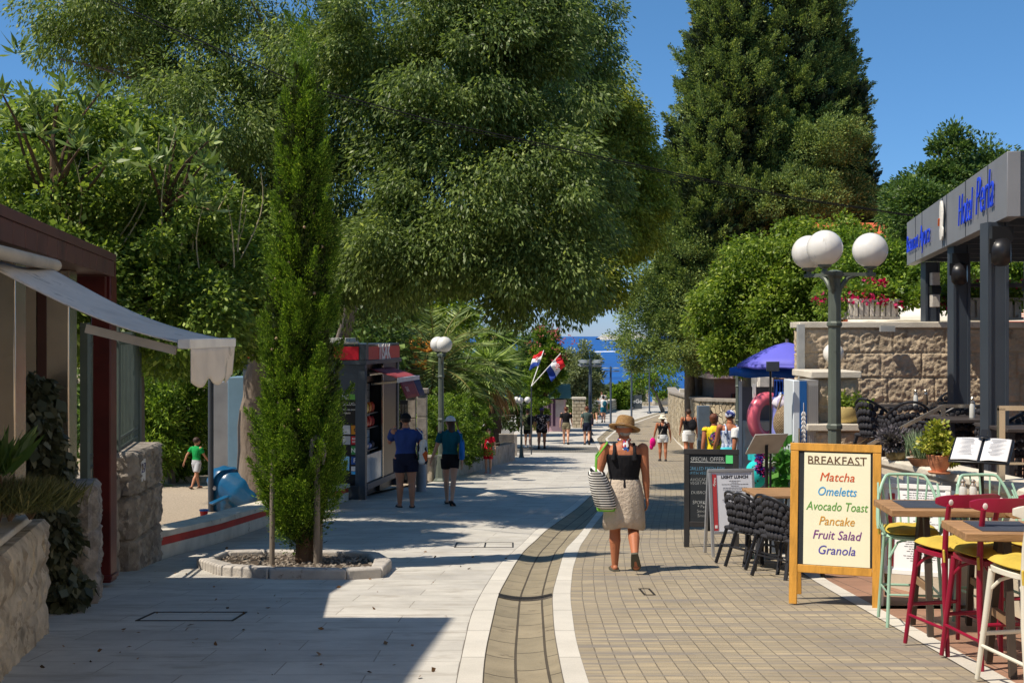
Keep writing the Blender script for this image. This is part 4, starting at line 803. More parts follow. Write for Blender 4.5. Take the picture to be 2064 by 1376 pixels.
sc_ = MB(); sc_.tube([(.006, -.072, Z(.862)), (.0, -.092, Z(.82)), (.01, -.1, Z(.75)), (.022, -.098, Z(.685))], [.022, .025, .027, .02], 8, flat=.4); sc_.tube([(.02, -.075, Z(.862)), (.03, -.096, Z(.81)), (.04, -.1, Z(.74)), (.055, -.098, Z(.695))], [.02, .022, .02, .016], 8, flat=.4)
sc_.tube([(.05 * math.cos(a) * 1.3, .052 * math.sin(a) + .002, Z(.865)) for a in np.linspace(0, 2 * math.pi, 18)], .014, 6)
part('neck_scarf', sc_, patmat('scarf_print', (S(230, 230, 232), S(190, 40, 50), S(60, 100, 170), S(40, 40, 60), S(230, 232, 236)), 38, 'vor'), w0)
tg = MB(); tg.tube([(0, -.118, Z(.605)), (.0, -.14, Z(.57)), (.004, -.145, Z(.535))], [.02, .018, .014], 6, flat=.5); part('waist_tie', tg, black, w0)
# --- couple at the kiosk, children
L = gp(818, 1022); blue = cloth('blue_polo', S(52, 74, 134))
w1_, A, J, Z = person('man in blue polo shirt, black cap and dark shorts standing by the kiosk', L, 1.8, R(12), SK_mid, 1.18, legs=((4, 2), (-3, 4)), arms=((48, 10, 82, 30), (10, 12, 22, -10)), top=('tee', blue), bottom=('shorts', navy, .55), hair=('crop', 'dark'), hat=('cap', black), shoes=('sandal', M_shoe), turn=0, vox=.011)
shoulder_bag(w1_, A, 1.8, 1, patmat('tote_print', (S(226, 224, 216), S(222, 220, 212), S(228, 226, 220), S(206, 98, 48), S(70, 170, 196), S(60, 104, 76), S(226, 224, 216), S(40, 44, 52)), 7.5, 'vor'), cloth('offwhite', S(224, 222, 214), .04), 'white printed tote bag on the shoulder of the man in blue', .44, .46, Z(.6), 'tote_bag', .09, -.05, .03)
L = gp(907, 1017)
w2_, A, J, Z = person('woman in teal t shirt, black shorts and white cap walking past the lamp', L, 1.74, R(-6), SK_fair, .93, legs=((12, 2), (-14, 16)), arms=((4, 20, 14, -12), (-6, 8, 16, 0)), top=('tee', cloth('teal', S(22, 92, 108))), bottom=('shorts', black, .42), hair=('long', 'brown'), hat=('cap', cloth('white', (0, 0, 0))), shoes=('sandal', M_shoe), turn=32, vox=.011)
shoulder_bag(w2_, A, 1.74, 1, cloth('bright_blue', S(38, 112, 184)), cloth('bright_blue', (0, 0, 0)), 'bright blue cloth bag on the shoulder of the woman in teal', .3, .36, Z(.62), 'tote_bag', .045, -.03, .015)
L = gp(984, 953)
red = cloth('red', S(206, 24, 52)); w3_, A, J, Z = person('little girl in red t shirt and red shorts beside the stone wall', L, 1.28, R(172), SK_fair, .98, legs=((2, 2), (-3, 3)), arms=((4, 16, 14, 0), (6, 12, 22, 0)), top=('tee', red), bottom=('shorts', red, .8), hair=('bob', 'brown'), shoes=('sandal', cloth('pink_sandal', S(196, 120, 130))), turn=6, vox=.011, child=True)
m = MB(); m.ell((0, .088, Z(.69)), (.04, .012, .045), 14, 8); part('shirt_print', m, patmat('girl_print', (S(240, 236, 236), S(206, 24, 52)), 30, 'vor'), w3_)
L = gp(396, 986)
person('boy in green t shirt and striped shorts walking in the playground', L, 1.2, R(-28), SK_mid, .95, legs=((16, 2), (-16, 14)), arms=((-30, 22, 14, 0), (24, 14, 14, 0)), top=('tee', cloth('bright_green', S(30, 150, 76))), bottom=('shorts', patmat('striped_shorts', (S(226, 226, 226), S(120, 120, 126)), 14, 'wave', (1, 1, 1)), .72), hair=('crop', 'brown'), shoes=('sandal', M_sandal), turn=-10, vox=.011, child=True)
# --- people along the street
def walker(px, py, H, label, dx=0, **k):
    L = gp(px, py); r = person(label, L, H, vox=.014, **k); return r
GA = dict(legs=((12, 3), (-12, 16)), arms=((-14, 9, 14, 0), (16, 9, 18, 0)))
GB = dict(legs=((-13, 18), (12, 3)), arms=((16, 9, 18, 0), (-14, 9, 14, 0)))
r, A, J, Z = walker(1064, 903, 1.72, 'person in olive patterned shirt and black shorts beside the second globe lamp post', **GA, face=0, skin=SK_fair, top=('loose', patmat('olive_print', (S(74, 84, 54), S(120, 128, 84), S(60, 66, 46)), 10, 'vor')), bottom=('shorts', black, .62), hair=('short', 'brown'), shoes=('shoe', M_shoew))
backpack(r, Z, 1.72, black, 'black bag on the back of the person in olive shirt', .06)
walker(1092, 904, 1.76, 'woman in black shirt with white dashes and purple cap walking away', **GB, face=R(-4), skin=SK_mid, build=1.2, top=('loose', patmat('dash_print', (S(30, 28, 34), S(34, 30, 38), S(30, 28, 34), S(26, 26, 30), S(150, 144, 148)), 26, 'vor')), bottom=('shorts', black, .5), hair=('long', 'dark'), hat=('cap', cloth('purple', S(78, 62, 104))), shoes=('shoe', M_shoe))
walker(1141, 895, 1.74, 'woman in black t shirt and khaki shorts with her hair in a bun', **GA, face=R(-5), skin=SK_fair, build=1.08, top=('tee', black), bottom=('shorts', cloth('khaki', S(136, 128, 104)), .45), hair=('bun', 'auburn'), shoes=('sandal', M_shoe))
r, A, J, Z = walker(1183, 896, 1.78, 'man in grey green t shirt and navy shorts beside the tall four armed lamp', face=R(-4), legs=((2, 2), (-4, 40)), arms=((-18, 9, 14, 0), (12, 8, 40, 0)), skin=SK_fair, top=('tee', cloth('greygreen', S(76, 92, 90))), bottom=('shorts', navy, .66), hair=('short', 'auburn'), shoes=('shoe', M_shoe))
shoulder_bag(r, A, 1.78, 1, cloth('dark_plum', S(46, 40, 56)), black, 'dark shoulder bag on the man in the grey green t shirt', .3, .34, Z(.62), 'shoulder_bag', .05, -.03, .01)
walker(1171, 856, 1.75, 'tanned person in a brown bikini top standing by the far stone pier', face=R(200), skin=SK_tan, arms=((20, 10, 90, 40), (20, 10, 90, 40)), legs=((2, 1), (-2, 1)), top=('none', None), bottom=('shorts', cloth('grey', S(110, 108, 106)), .5), hair=('long', 'brown'))
walker(1188, 852, 1.8, 'man in dark blue t shirt partly behind the tall four armed lamp', **GB, face=0, skin=SK_mid, top=('tee', cloth('denim', S(50, 72, 128))), bottom=('shorts', navy, .7), hair=('short', 'dark'))
walker(1199, 852, 1.74, 'man in pale grey t shirt and black shorts walking towards the sea', **GA, face=0, skin=SK_fair, build=1.1, top=('loose', cloth('palegrey', S(190, 194, 196))), bottom=('shorts', black, .55), hair=('short', 'dark'), shoes=('shoe', M_shoew, white))
r, A, J, Z = walker(1216, 851, 1.72, 'man in white t shirt and teal shorts carrying a teal backpack', **GB, face=0, skin=SK_fair, top=('tee', white), bottom=('shorts', cloth('teal_shorts', S(28, 96, 120)), .6), hair=('short', 'dark'), shoes=('shoe', M_shoe, white))
backpack(r, Z, 1.72, cloth('teal_bag', S(26, 84, 104)), 'teal backpack on the man in white t shirt', .05)
walker(1213, 838, 1.75, 'bald man in white t shirt coming up from the sea', face=R(160), skin=SK_mid, build=1.15, legs=((2, 1), (-2, 1)), top=('tee', white), bottom=('shorts', cloth('grey', (0, 0, 0)), .7), hair=None)
r, A, J, Z = walker(1336, 929, 1.63, 'woman in cream sun hat, black top and white shorts walking down the road', face=R(-3), skin=SK_tan, build=1.06, legs=((5, 2), (-4, 6)), arms=((4, 16, 20, 0), (-6, 12, 14, 0)), top=('tank', black), bottom=('shorts', white, .42), hair=('bob', 'dark'), hat=('bucket', cloth('cream', S(232, 222, 196), .05)), shoes=('shoe', M_shoe))
m = MB(); pc = tw(r, A[-1][3]) + Vector((-.03, 0, -.13)); m.ell(pc, (.11, .09, .17), 14, 10); m.ell(pc + Vector((-.05, 0, -.16)), (.07, .06, .1), 10, 8)
one('pink_towel', m, cloth('magenta', S(220, 22, 128), .3, 9, bump=.8), 'bright pink bundle in the left hand of the woman in cream sun hat', 'towel')
t = thing('shoulder_bag', 'small pale sling bag strap across the back of the woman in cream hat', 'bag', tw(r, (0, 0, 0)), r.rotation_euler.z); m = MB(); m.tube([(.06, -.09, Z(.82)), (-.02, -.115, Z(.7)), (-.12, -.09, Z(.56))], .014, 6); m.ell((-.15, -.03, Z(.53)), (.05, .09, .08), 10, 8); part('strap', m, cloth('greybeige', S(168, 160, 150)), t)
r, A, J, Z = walker(1388, 925, 1.84, 'man in black sleeveless shirt and white shorts by the rubble wall', **GB, face=R(-4), skin=SK_tan, build=1.12, top=('tank', black), bottom=('shorts', white, .7), hair=('crop', 'brown'), shoes=('shoe', M_shoe))
backpack(r, Z, 1.84, black, 'black backpack on the man in black sleeveless shirt', .07)
L = gx(1440, 26.2); r, A, J, Z = person('woman in yellow dress walking by the rubble wall', L, 1.76, R(-6), SK_tan, 1.05, **GA, top=('dress', cloth('yellow', S(228, 204, 42))), bottom=('none', None, 0), hair=('bob', 'auburn'), turn=-40, vox=.012)
backpack(r, Z, 1.7, patmat('flower_print', (S(40, 36, 44), S(150, 40, 70), S(60, 110, 70), S(110, 60, 130), S(36, 34, 40), S(180, 110, 60)), 26, 'vor'), 'dark flower patterned drawstring bag on the woman in yellow dress', 0.0, .85)
L = gx(1472, 25.6); r, A, J, Z = person('man in blue and white tie dye tank top and turquoise shorts', L, 1.84, R(4), SK_tan, 1.15, **GB, top=('tank', patmat('tie_dye', (S(60, 82, 142), S(206, 216, 232), S(232, 236, 240)), 7, 'noise', (3.0, 3.0, .9), (.4, .56))), bottom=('shorts', cloth('turquoise', S(84, 200, 214)), .75), hair=('crop', 'brown'), hat=('bandana', patmat('bandana_print', (S(60, 70, 130), S(200, 204, 220), S(40, 46, 90)), 14, 'vor')), vox=.012)
shoulder_bag(r, A, 1.84, 1, cloth('grey_bag', S(160, 166, 176)), black, 'grey slouchy bag on the man in tie dye tank top', .4, .46, Z(.56), 'shoulder_bag', .09, -.1, -.03)
L = gx(1503, 24.8); person('man in white t shirt, white cap and camouflage shorts beside the pink ring', L, 1.8, R(10), SK_tan, 1.15, **GA, top=('tee', white), bottom=('shorts', patmat('camouflage', (S(70, 72, 48), S(120, 116, 80), S(44, 46, 36), S(150, 140, 100)), 13, 'vor'), .62), hair=('crop', 'brown'), hat=('cap', white), vox=.012)
# ================================================================ LEFT SIDE
M_stoneL = pm('weathered_stone', S(186, 172, 150), .95, var=.4, scale=5, bump=.7, bscale=50, wear=(S(150, 136, 116), .54, 4))
M_stoneD = pm('dark_weathered_stone', S(150, 142, 132), .95, var=.45, scale=5, bump=.7, bscale=50, wear=(S(120, 112, 104), .52, 4))
M_cop = pm('stone_coping', S(206, 198, 182), .85, var=.14, scale=3, bump=.25, bscale=50, wear=(S(150, 138, 120), .62, 4))
M_steel = pm('polished_steel', S(190, 180, 166), .26, .85, .08, 4, bump=.12, bscale=5)
M_brown = pm('brown_painted_metal', S(88, 56, 50), .5, 0, .12, 3, wear=(S(66, 44, 40), .6, 2)); M_redpost = pm('dark_red_paint', S(84, 30, 28), .38, 0, .25, 3, bump=.2, bscale=8)
M_grey = pm('dark_grey_metal', S(66, 72, 80), .45, .3, .08, 5); M_green_metal = pm('grey_green_metal', S(92, 104, 98), .5, .2, .12, 5)
fx = lambda y: -3.07 - (y - 7.15) * .23 if y < 11 else -3.95 - (y - 11) * .11        # street face of the left walls
# near wall
m = MB(); stone_block(m, (fx(1.5), 1.5), (fx(8.75), 8.75), .5, G(1.5) - .1, -1.24, .04, 3, .55, 11, rough=1.05, fz0=G(8.75) - .1, fz1=-1.36)
wl = thing('garden_wall', 'low rough pale stone wall at the left edge with a shrub on top', 'wall', (fx(5) - .2, 5, G(5))); part('wall', m, M_stoneL, wl, True)
m = MB(); m.hexa([(fx(1.5) - .55, 1.5, -1.24), (fx(1.5) - .06, 1.5, -1.24), (fx(8.6) - .06, 8.6, -1.355), (fx(8.6) - .55, 8.6, -1.355)], [(fx(1.5) - .55, 1.5, -1.19), (fx(1.5) - .06, 1.5, -1.19), (fx(8.6) - .06, 8.6, -1.305), (fx(8.6) - .55, 8.6, -1.305)]); part('coping', m, M_cop, wl, True, bevel=.01)
# second pier and the wall beyond it, third pier
p2 = thing('stone_pier', 'dark blocky stone pier under the polished steel post, ivy at its foot', 'pier', (-3.9, 10.6, G(10.6))); m = MB()
stone_block(m, (-3.635, 10.3), (-3.77, 10.8), .5, G(10.3) - .15, -1.31, .05, 3, .5, 23, rough=1.05); part('block', m, M_stoneD, p2, True)
m = MB(); stone_block(m, (-4.08, 10.85), (-4.3, 12.98), .4, G(11.3) - .15, -1.5, .05, 4, .4, 33, fz0=G(13) - .15); wm = thing('garden_wall', 'shaded stone wall between the two dark piers behind the dark red post', 'wall', (-4.2, 12.2, G(12.2))); part('wall', m, M_stoneD, wm, True)
p3 = thing('stone_pier', 'square shaded stone pier carrying a small white house number plate', 'pier', (-4.4, 13.6, G(13.6))); m = MB(); stone_block(m, (-4.15, 13.0), (-4.24, 14.3), .42, G(13) - .15, -1.3, .05, 3, .5, 43, rough=1.05); part('block', m, M_stoneD, p3, True)
nb = MB(); nb.bx(-.002, .012, -.07, .07, -.12, .12); nb.mv((-4.12, 13.28, -1.52)); npt = part('number_plate', nb, pm('enamel_plate', S(206, 208, 212), .3), p3, True)
tx = text_mb('27', .15, depth=.004); tx.xf(frame((-4.106, 13.28, -1.5), (0, 1, 0), (0, 0, 1))); tx.mv((4.4, -13.6, -G(13.6))); part('lettering', tx, pm('blue_enamel', S(40, 48, 110), .4), npt)
# pavilion: roof, posts, awning
pv = thing('pavilion', 'brown sheet metal roofed pavilion with steel posts at the left edge', 'pavilion', (-3.9, 9, G(9)))
e = lambda y: -2.97 - (y - 6.9) * .182
m = MB(); y0, y1 = 2.5, 11.3
m.hexa([(e(y0) - 1.2, y0, .56), (e(y0) - .04, y0, .56), (e(y1) - .04, y1, .56), (e(y1) - .98, y1, .56)], [(e(y0) - 1.2, y0, .72), (e(y0) - .04, y0, .72), (e(y1) - .04, y1, .72), (e(y1) - .98, y1, .72)]); rf_ = part('roof', m, M_brown, pv, True)
m = MB()
for i in range(26):
    ya = y0 + (y1 - y0) * i / 26; yb = y0 + (y1 - y0) * (i + .97) / 26; m.hexa([(e(ya) - .039, ya, .54), (e(ya), ya, .54), (e(yb), yb, .54), (e(yb) - .039, yb, .54)], [(e(ya) - .039, ya, .68), (e(ya), ya, .68), (e(yb), yb, .68), (e(yb) - .039, yb, .68)])
m.hexa([(e(y0) - .05, y0, .682), (e(y0) + .012, y0, .682), (e(y1) + .012, y1 + .012, .682), (e(y1) - .05, y1 + .012, .682)], [(e(y0) - .05, y0, .75), (e(y0) + .012, y0, .75), (e(y1) + .012, y1 + .012, .75), (e(y1) - .05, y1 + .012, .75)])
m.bx(e(y1) - .98, e(y1) + .01, y1 + .001, y1 + .011, .54, .68); part('fascia', m, M_brown, pv, True, bevel=.004)
for (px, py, w_, d_) in ((2, 985, .2, 8.45), (116, 978, .2, 10.42)):
    x = P(px, 0, d_).x; m = MB(); m.bx(x - w_ / 2, x + w_ / 2, d_, d_ + .2, -1.36 if d_ < 9 else -1.31, .56); part('steel_post', m, M_steel, pv, True, bevel=.012)
x = P(210, 0, 11.6).x; m = MB(); m.bx(x - .095, x + .095, 11.5, 11.69, G(11.6) + .05, .56); m.bx(x - .11, x + .11, 11.485, 11.705, G(11.6) + .08, G(11.6) + .13); part('red_post', m, M_redpost, pv, True, bevel=.012)
for px in (62, 86):
    x = P(px, 0, 11.0).x; m = MB(); m.bx(x - .05, x + .05, 11.0, 11.1, -1.9, .56); part('frame_bar', m, M_brown if px > 70 else M_steel, pv, True)
m = MB(); m.bx(-4.7, -3.9, 11.4, 11.46, .3, .56); part('beam', m, M_redpost, pv, True)
aw = thing('awning', 'pale grey sagging fabric awning reaching out over the pavement', 'awning', (-2.6, 7.5, G(7.5)))
M_awn = pm('awning_fabric', S(208, 200, 188), .85, var=.12, scale=3, bump=.5, bscale=9, wear=(S(168, 162, 152), .58, 3))
ax0, az0, ax1, az1 = -3.12, .43, -1.92, -.05; ya, yb = 6.95, 8.05
m = MB(); m.grid(lambda u, v: (ax0 + (ax1 - ax0) * u, ya + (yb - ya) * v, az0 + (az1 - az0) * u - .06 * math.sin(math.pi * u) * (1 + .1 * math.cos(9 * v)) + .01 * math.sin(5 * u + 8 * v)), 24, 14); part('fabric', m, M_awn, aw, True, solid=.006)
m = MB(); m.bx(ax1 - .03, ax1 + .05, ya - .02, yb + .02, az1 - .04, az1 + .02); part('front_bar', m, pm('white_bar', S(220, 220, 216), .5), aw, True, bevel=.008)
m = MB(); m.grid(lambda u, v: (ax1 + .045 + .014 * math.sin(13 * u) * v + .03 * v * math.sin(4 * u), ya + (yb - ya) * u, az1 - .036 - .2 * v - .02 * v * abs(math.sin(u * 9)) - .02 * v * math.sin(17 * u)), 40, 8); part('valance', m, M_awn, aw, True, solid=.004)
m = MB(); m.bar((-2.5, ya + .04, .03), (ax1 - .05, ya + .04, az1 - .05), .025, .05); part('arm', m, pm('beige_arm', S(176, 166, 150), .5), aw, True); m = MB(); m.bar((-2.5, yb - .06, .03), (ax1 - .05, yb - .06, az1 - .05), .025, .05); part('arm', m, pm('beige_arm', S(176, 166, 150), .5), aw, True)
m = MB(); m.tube([P(-120, 480, 5.8), P(112, 535, 8.2)], .042, 14); rl = part('roller', m, pm('roller_cover', S(176, 168, 152), .6, var=.15), aw, True)
# iron fence over the wall
fe = thing('iron_fence', 'grey green iron railing with scrollwork above the shaded stone wall', 'fence', (-4.3, 12.7, -1.5)); pa, pb = Vector((-3.98, 11.1, -1.5)), Vector((-4.68, 14.9, -1.5))
for t in (0, .52, 1):
    q = pa.lerp(pb, t); m = MB(); m.bx(q.x - .035, q.x + .035, q.y - .035, q.y + .035, -1.6, .1); part('post', m, M_green_metal, fe, True)
m = MB()
for z in (-1.28, -1.17, -.1): m.bar(pa + Vector((0, 0, z + 1.5)), pb + Vector((0, 0, z + 1.5)), .02, .03)
part('rail', m, M_green_metal, fe, True)
for i in range(34):
    q = pa.lerp(pb, (i + .5) / 34); m = MB(); m.tube([(q.x, q.y, -1.45), (q.x, q.y, .02)], .009, 6)
    if i % 2 == 0: m.tube([(q.x + .0, q.y + .035 * math.cos(a), -1.225 + .045 * math.sin(a)) for a in np.linspace(0, 6.283, 9)], .006, 4)
    part('bar', m, M_green_metal, fe, True)
# ivy and wall plants
iv = thing('ivy', 'dusty grey green ivy hanging between the steel posts down to the paving', 'climbing plant', (-3.85, 9.6, G(9.6)))
C, D = crown([B(62, 880, 9.9, 42, 120), B(95, 960, 9.9, 34, 90), B(112, 1090, 9.9, 26, 90), B(135, 1200, 9.9, 34, 40), B(100, 1010, 10, 20, 90), B(60, 790, 10, 40, 30)], 190, .11, 40, 131, droop=1.0, inner=.3, out=.5)
M_ivy = leafmat('dusty_ivy_leaf', S(74, 78, 58), S(98, 100, 78), S(122, 120, 98), .12, .8, gain=1.1); leaf_obj('foliage', C, D, .085, .065, M_ivy, iv, seed=3, shape=.42)
m = MB()
for i, q in enumerate(((50, 780), (90, 900), (130, 1180))): limb(m, P(115, 1210, 10.05), P(q[0], q[1], 10.0), .015, .006, n=5, seed=i)
part('stem', m, M_barkd, iv, True)
def tussock(name, label, cat, base, n, L, Wd, mat, seed, spread=.5, r=.12, up=1.0, parent=None):
    g = np.random.default_rng(seed); N = n; C = np.array(base) + np.stack([g.normal(size=N) * r, g.normal(size=N) * r, np.zeros(N)], 1); D = np.stack([g.normal(size=N) * spread, g.normal(size=N) * spread, np.full(N, up)], 1)
    t = parent or thing(name, label, cat, base); leaf_obj('foliage', C, D, L, Wd, mat, t, lvar=.3, seed=seed, upbias=.2); return t
M_spiky = leafmat('dry_green_blade', S(84, 88, 48), S(120, 116, 70), S(150, 138, 90), .2, 2, gain=1.2)
for i, (px, py, d_) in enumerate(((20, 1030, 7.6), (62, 1028, 8.2))):
    t = tussock('rosemary_shrub', ['spiky dry green shrub on the near wall at the very left edge', 'yellowing spiky shrub spilling over the end of the near wall'][i], 'shrub', P(px, py, d_), 1500, .2, .009, M_spiky, 50 + i, .7, .11)
    m = MB(); [limb(m, P(px, py, d_) + Vector((0, 0, -.06)), P(px + random.uniform(-30, 30), py - 60, d_), .012, .004, n=5, seed=q) for q in range(5)]; part('stem', m, M_barkd, t, True)
t = tussock('broad_leaf_plant', 'dark pointed leaves poking in at the left edge beside the steel post', 'plant', P(-6, 960, 7.6), 60, .3, .06, M_dark, 57, .7, .05); m = MB(); limb(m, P(-6, 1060, 7.6), P(-4, 950, 7.6), .012, .006, n=5); part('stem', m, M_barkd, t, True)
# bench wall with red band
bw = thing('bench_wall', 'low white bench wall with a red painted band beside the pavement', 'bench', (-4, 19, G(19)))
M_redband = pm('red_painted_band', S(186, 58, 44), .7, 0, .14, 4, wear=(S(150, 60, 48), .62, 6)); by = [13.75, 16.5, 19.3, 22, 24.6]
for nm, (za, zb), inset, mm in (('base', (-.1, .16), .03, M_cop), ('red_band', (.16, .262), .034, M_redband), ('coping', (.262, .335), 0, M_cop)):
    m = MB(); rings = []
    for y in by:
        xr = float(LB(y)) - inset; xl = xr - .42 + inset * 2; rings.append([(xl, y, G(y) + za), (xr, y, G(y) + za), (xr, y, G(y) + zb), (xl, y, G(y) + zb)])
    m.loft(rings); part(nm, m, mm, bw, True, bevel=.006)
# playground bits
dl = thing('dolphin_ride', 'blue dolphin shaped playground ride with a white eye behind the bench wall', 'playground ride', gp(470, 1030)); o_ = Vector(dl.location); m = MB()
prf = [(418, 972, 5), (432, 958, 16), (452, 970, 36), (480, 990, 46), (505, 1010, 42), (530, 1040, 30), (545, 1060, 16)]; k = o_.y / F
sp = [(P(x, y, o_.y), r * k) for x, y, r in prf]; m.tube([p for p, r in sp], [r for p, r in sp], 16); m.cap(sp[2][0], .3, sp[3][0] + Vector((-.25, 0, -.35)), .3, 14); m.cap(sp[4][0], .28, sp[3][0] + Vector((.1, 0, -.5)), .32, 14)
part('ride_body', m, pm('blue_fibreglass', S(18, 82, 122), .3, var=.2, scale=3, spec=.6), dl, True, remesh=.03, sm=4)
m = MB(); q = P(441, 979, o_.y); m.ell(q + Vector((-.02, -.29, 0)), .045, 10, 8); m.ell(q + Vector((-.02, -.325, 0)), .02, 8, 6); part('eye', m, pm('white_paint', S(226, 226, 224), .5), dl, True)
m = MB(); m.bar(P(458, 1000, o_.y - .4), P(425, 1015, o_.y - .6), .16, .04); part('fin', m, pm('blue_fibreglass', (0, 0, 0)), dl, True, bevel=.015)
t = thing('toy_bucket', 'small red toy with a blue rim on the playground gravel by the grey post', 'toy', P(411, 1042, 18.2)); m = MB(); m.lathe([(.05, 0), (.065, .1), (.06, .1), (.045, .01)], t.location, 12); part('cup', m, pm('red_plastic', S(196, 44, 44), .4), t, True); m = MB(); m.lathe([(.066, .1), (.072, .105), (.072, .12), (.064, .12)], t.location, 12); part('rim', m, pm('blue_plastic', S(40, 110, 190), .4), t, True)
gpst = gp(425, 1033); t = thing('grey_post', 'slim dark grey post standing in the playground behind the bench wall', 'post', gpst); m = MB(); m.tube([gpst, (gpst.x, gpst.y, P(0, 745, gpst.y).z)], .05, 14); m.lathe([(.1, 0), (.1, .02), (.055, .03)], gpst, 14); part('pole', m, M_grey, t, True)
kb = MB(); q0, q1 = gp(297, 975), gp(425, 972); kb.bar(q0 + Vector((-1.5, 0, .06)), q1 + Vector((1.2, 0, .06)), .2, .2); one('playground_kerb', kb, M_cop, 'low pale kerb at the back of the playground gravel behind the boy', 'kerb')
qd = 25.5; t = thing('steel_cabinet', 'tall blue grey and steel cabinet behind the dolphin ride', 'cabinet', gx(462, qd)); xa, xb = P(425, 0, qd).x, P(492, 0, qd).x; xm = P(460, 0, qd).x
m = MB(); m.bx(xa, xm, qd, qd + .8, G(qd) - .1, P(0, 770, qd).z); part('steel_panel', m, pm('dull_steel', S(150, 152, 156), .35, .6, .15, 2), t, True, bevel=.01); m = MB(); m.bx(xm + .003, xb, qd - .05, qd + .8, G(qd) - .1, P(0, 760, qd).z); part('blue_door', m, pm('blue_grey_paint', S(108, 138, 158), .5, var=.06), t, True, bevel=.01)
hs = thing('house', 'plain pale house glimpsed through the garden behind the oleander bush', 'house', (P(270, 0, 46).x, 47, G(46))); m = MB(); m.bx(P(60, 0, 46).x, P(430, 0, 46).x, 46, 52, G(46) - .2, P(0, 640, 46).z); part('wall', m, M_plaster, hs, True)
for px in (130, 250, 350):
    m = MB(); m.bx(P(px, 0, 46).x - .5, P(px, 0, 46).x + .5, 45.96, 46.02, -3.2, -1.8); part('window', m, M_glass, hs, True)
m = MB(); m.prism([(P(50, 0, 46).x, 45.7), (P(440, 0, 46).x, 45.7), (P(440, 0, 46).x, 52.3), (P(50, 0, 46).x, 52.3)], P(0, 640, 46).z + .004, P(0, 640, 46).z + .25); part('roof', m, M_tile, hs, True)
# planter bed of the young cypress
pb_ = thing('kerbed_bed', 'elongated eight sided stone kerb round the bed of the young cypress', 'planting bed', cb)
oct_ = [(395, 1143), (440, 1159), (540, 1166), (700, 1168), (772, 1164), (790, 1146), (765, 1130), (700, 1126), (520, 1124), (440, 1126)]
pts = [gp(x, y) for x, y in oct_]; cen = sum(pts, Vector()) / len(pts); n_ = len(pts)
for i in range(n_):
    a, b = pts[i], pts[(i + 1) % n_]; ai = a + (cen - a).normalized() * .2; bi = b + (cen - b).normalized() * .2; zz = Vector((0, 0, .11)); dn = Vector((0, 0, -.05)); g_ = (b - a).normalized() * .004
    m = MB(); m.hexa([a + g_ + dn, b - g_ + dn, bi - g_ + dn, ai + g_ + dn], [a + g_ + zz, b - g_ + zz, bi - g_ + zz, ai + g_ + zz]); part('kerb_stone', m, pm('kerb_limestone', S(178, 172, 164), .9, var=.2, scale=4, bump=.4, bscale=40, wear=(S(116, 106, 96), .6, 3)), pb_, True, bevel=.025)
m = MB(); m.add([tuple(p + (cen - p).normalized() * .15 + Vector((0, 0, .05))) for p in pts], [tuple(range(n_))]); part('soil', m, pm('bed_soil', S(84, 72, 60), .95, var=.3, scale=20, bump=.8), pb_, True)
m = MB(); g = random.Random(2)
for i in range(480):
    a = g.random() * 6.283; q = cen.lerp(pts[int(a / 6.283 * n_) % n_].lerp(pts[(int(a / 6.283 * n_) + 1) % n_], g.random()), .86 * g.random() ** .5); m.ell((q.x, q.y, G(q.y) + .058), (g.uniform(.012, .028), g.uniform(.012, .028), g.uniform(.008, .018)), 6, 4)
o = part('pebbles', m, pm('pebbles', S(136, 126, 114), .9, var=.45, scale=14), pb_, True); o['kind'] = 'stuff'
M_stake = pm('weathered_stake', S(132, 122, 110), .9, var=.2, scale=5, bump=.5, stretch=(1, 1, .1))
for px, top, r, lab in ((548, 905, .03, 'short dark wooden stake left of the young cypress trunk'), (638, 845, .036, 'pale wooden stake in front of the young cypress with a rag tied to it'), (644, 900, .034, 'brown wooden stake right behind the pale stake of the young cypress')):
    b_ = gx(px, 13.2 if px < 640 else 13.5); m = MB(); m.tube([b_ + Vector((0, 0, -.1)), Vector((b_.x + .01, b_.y, P(0, top, b_.y).z))], r, 10); one('stake', m, M_stake, lab, 'stake')
rg = MB(); q = P(640, 892, 13.12)
for s in (-1, 1): rg.tube([q + Vector((0, 0, .08)), q + Vector((s * .05, -.01, .03)), q + Vector((s * .075, 0, -.12)), q + Vector((s * .06, .01, -.24))], [.025, .03, .024, .012], 8, flat=.45)
one('tied_rag', rg, cloth('grey_rag', S(120, 116, 112)), 'grey rag knotted round the pale stake of the young cypress', 'rag')
st = gp(573, 1083); t = thing('bin_stand', 'small green flared metal foot showing behind the cypress trunk', 'stand', st); m = MB(); m.hexa([st + Vector((-.17, -.1, 0)), st + Vector((.17, -.1, 0)), st + Vector((.17, .15, 0)), st + Vector((-.17, .15, 0))], [st + Vector((-.08, -.03, .3)), st + Vector((.08, -.03, .3)), st + Vector((.08, .1, .3)), st + Vector((-.08, .1, .3))]); part('foot', m, pm('pale_green_paint', S(104, 144, 126), .6), t, True, bevel=.01)
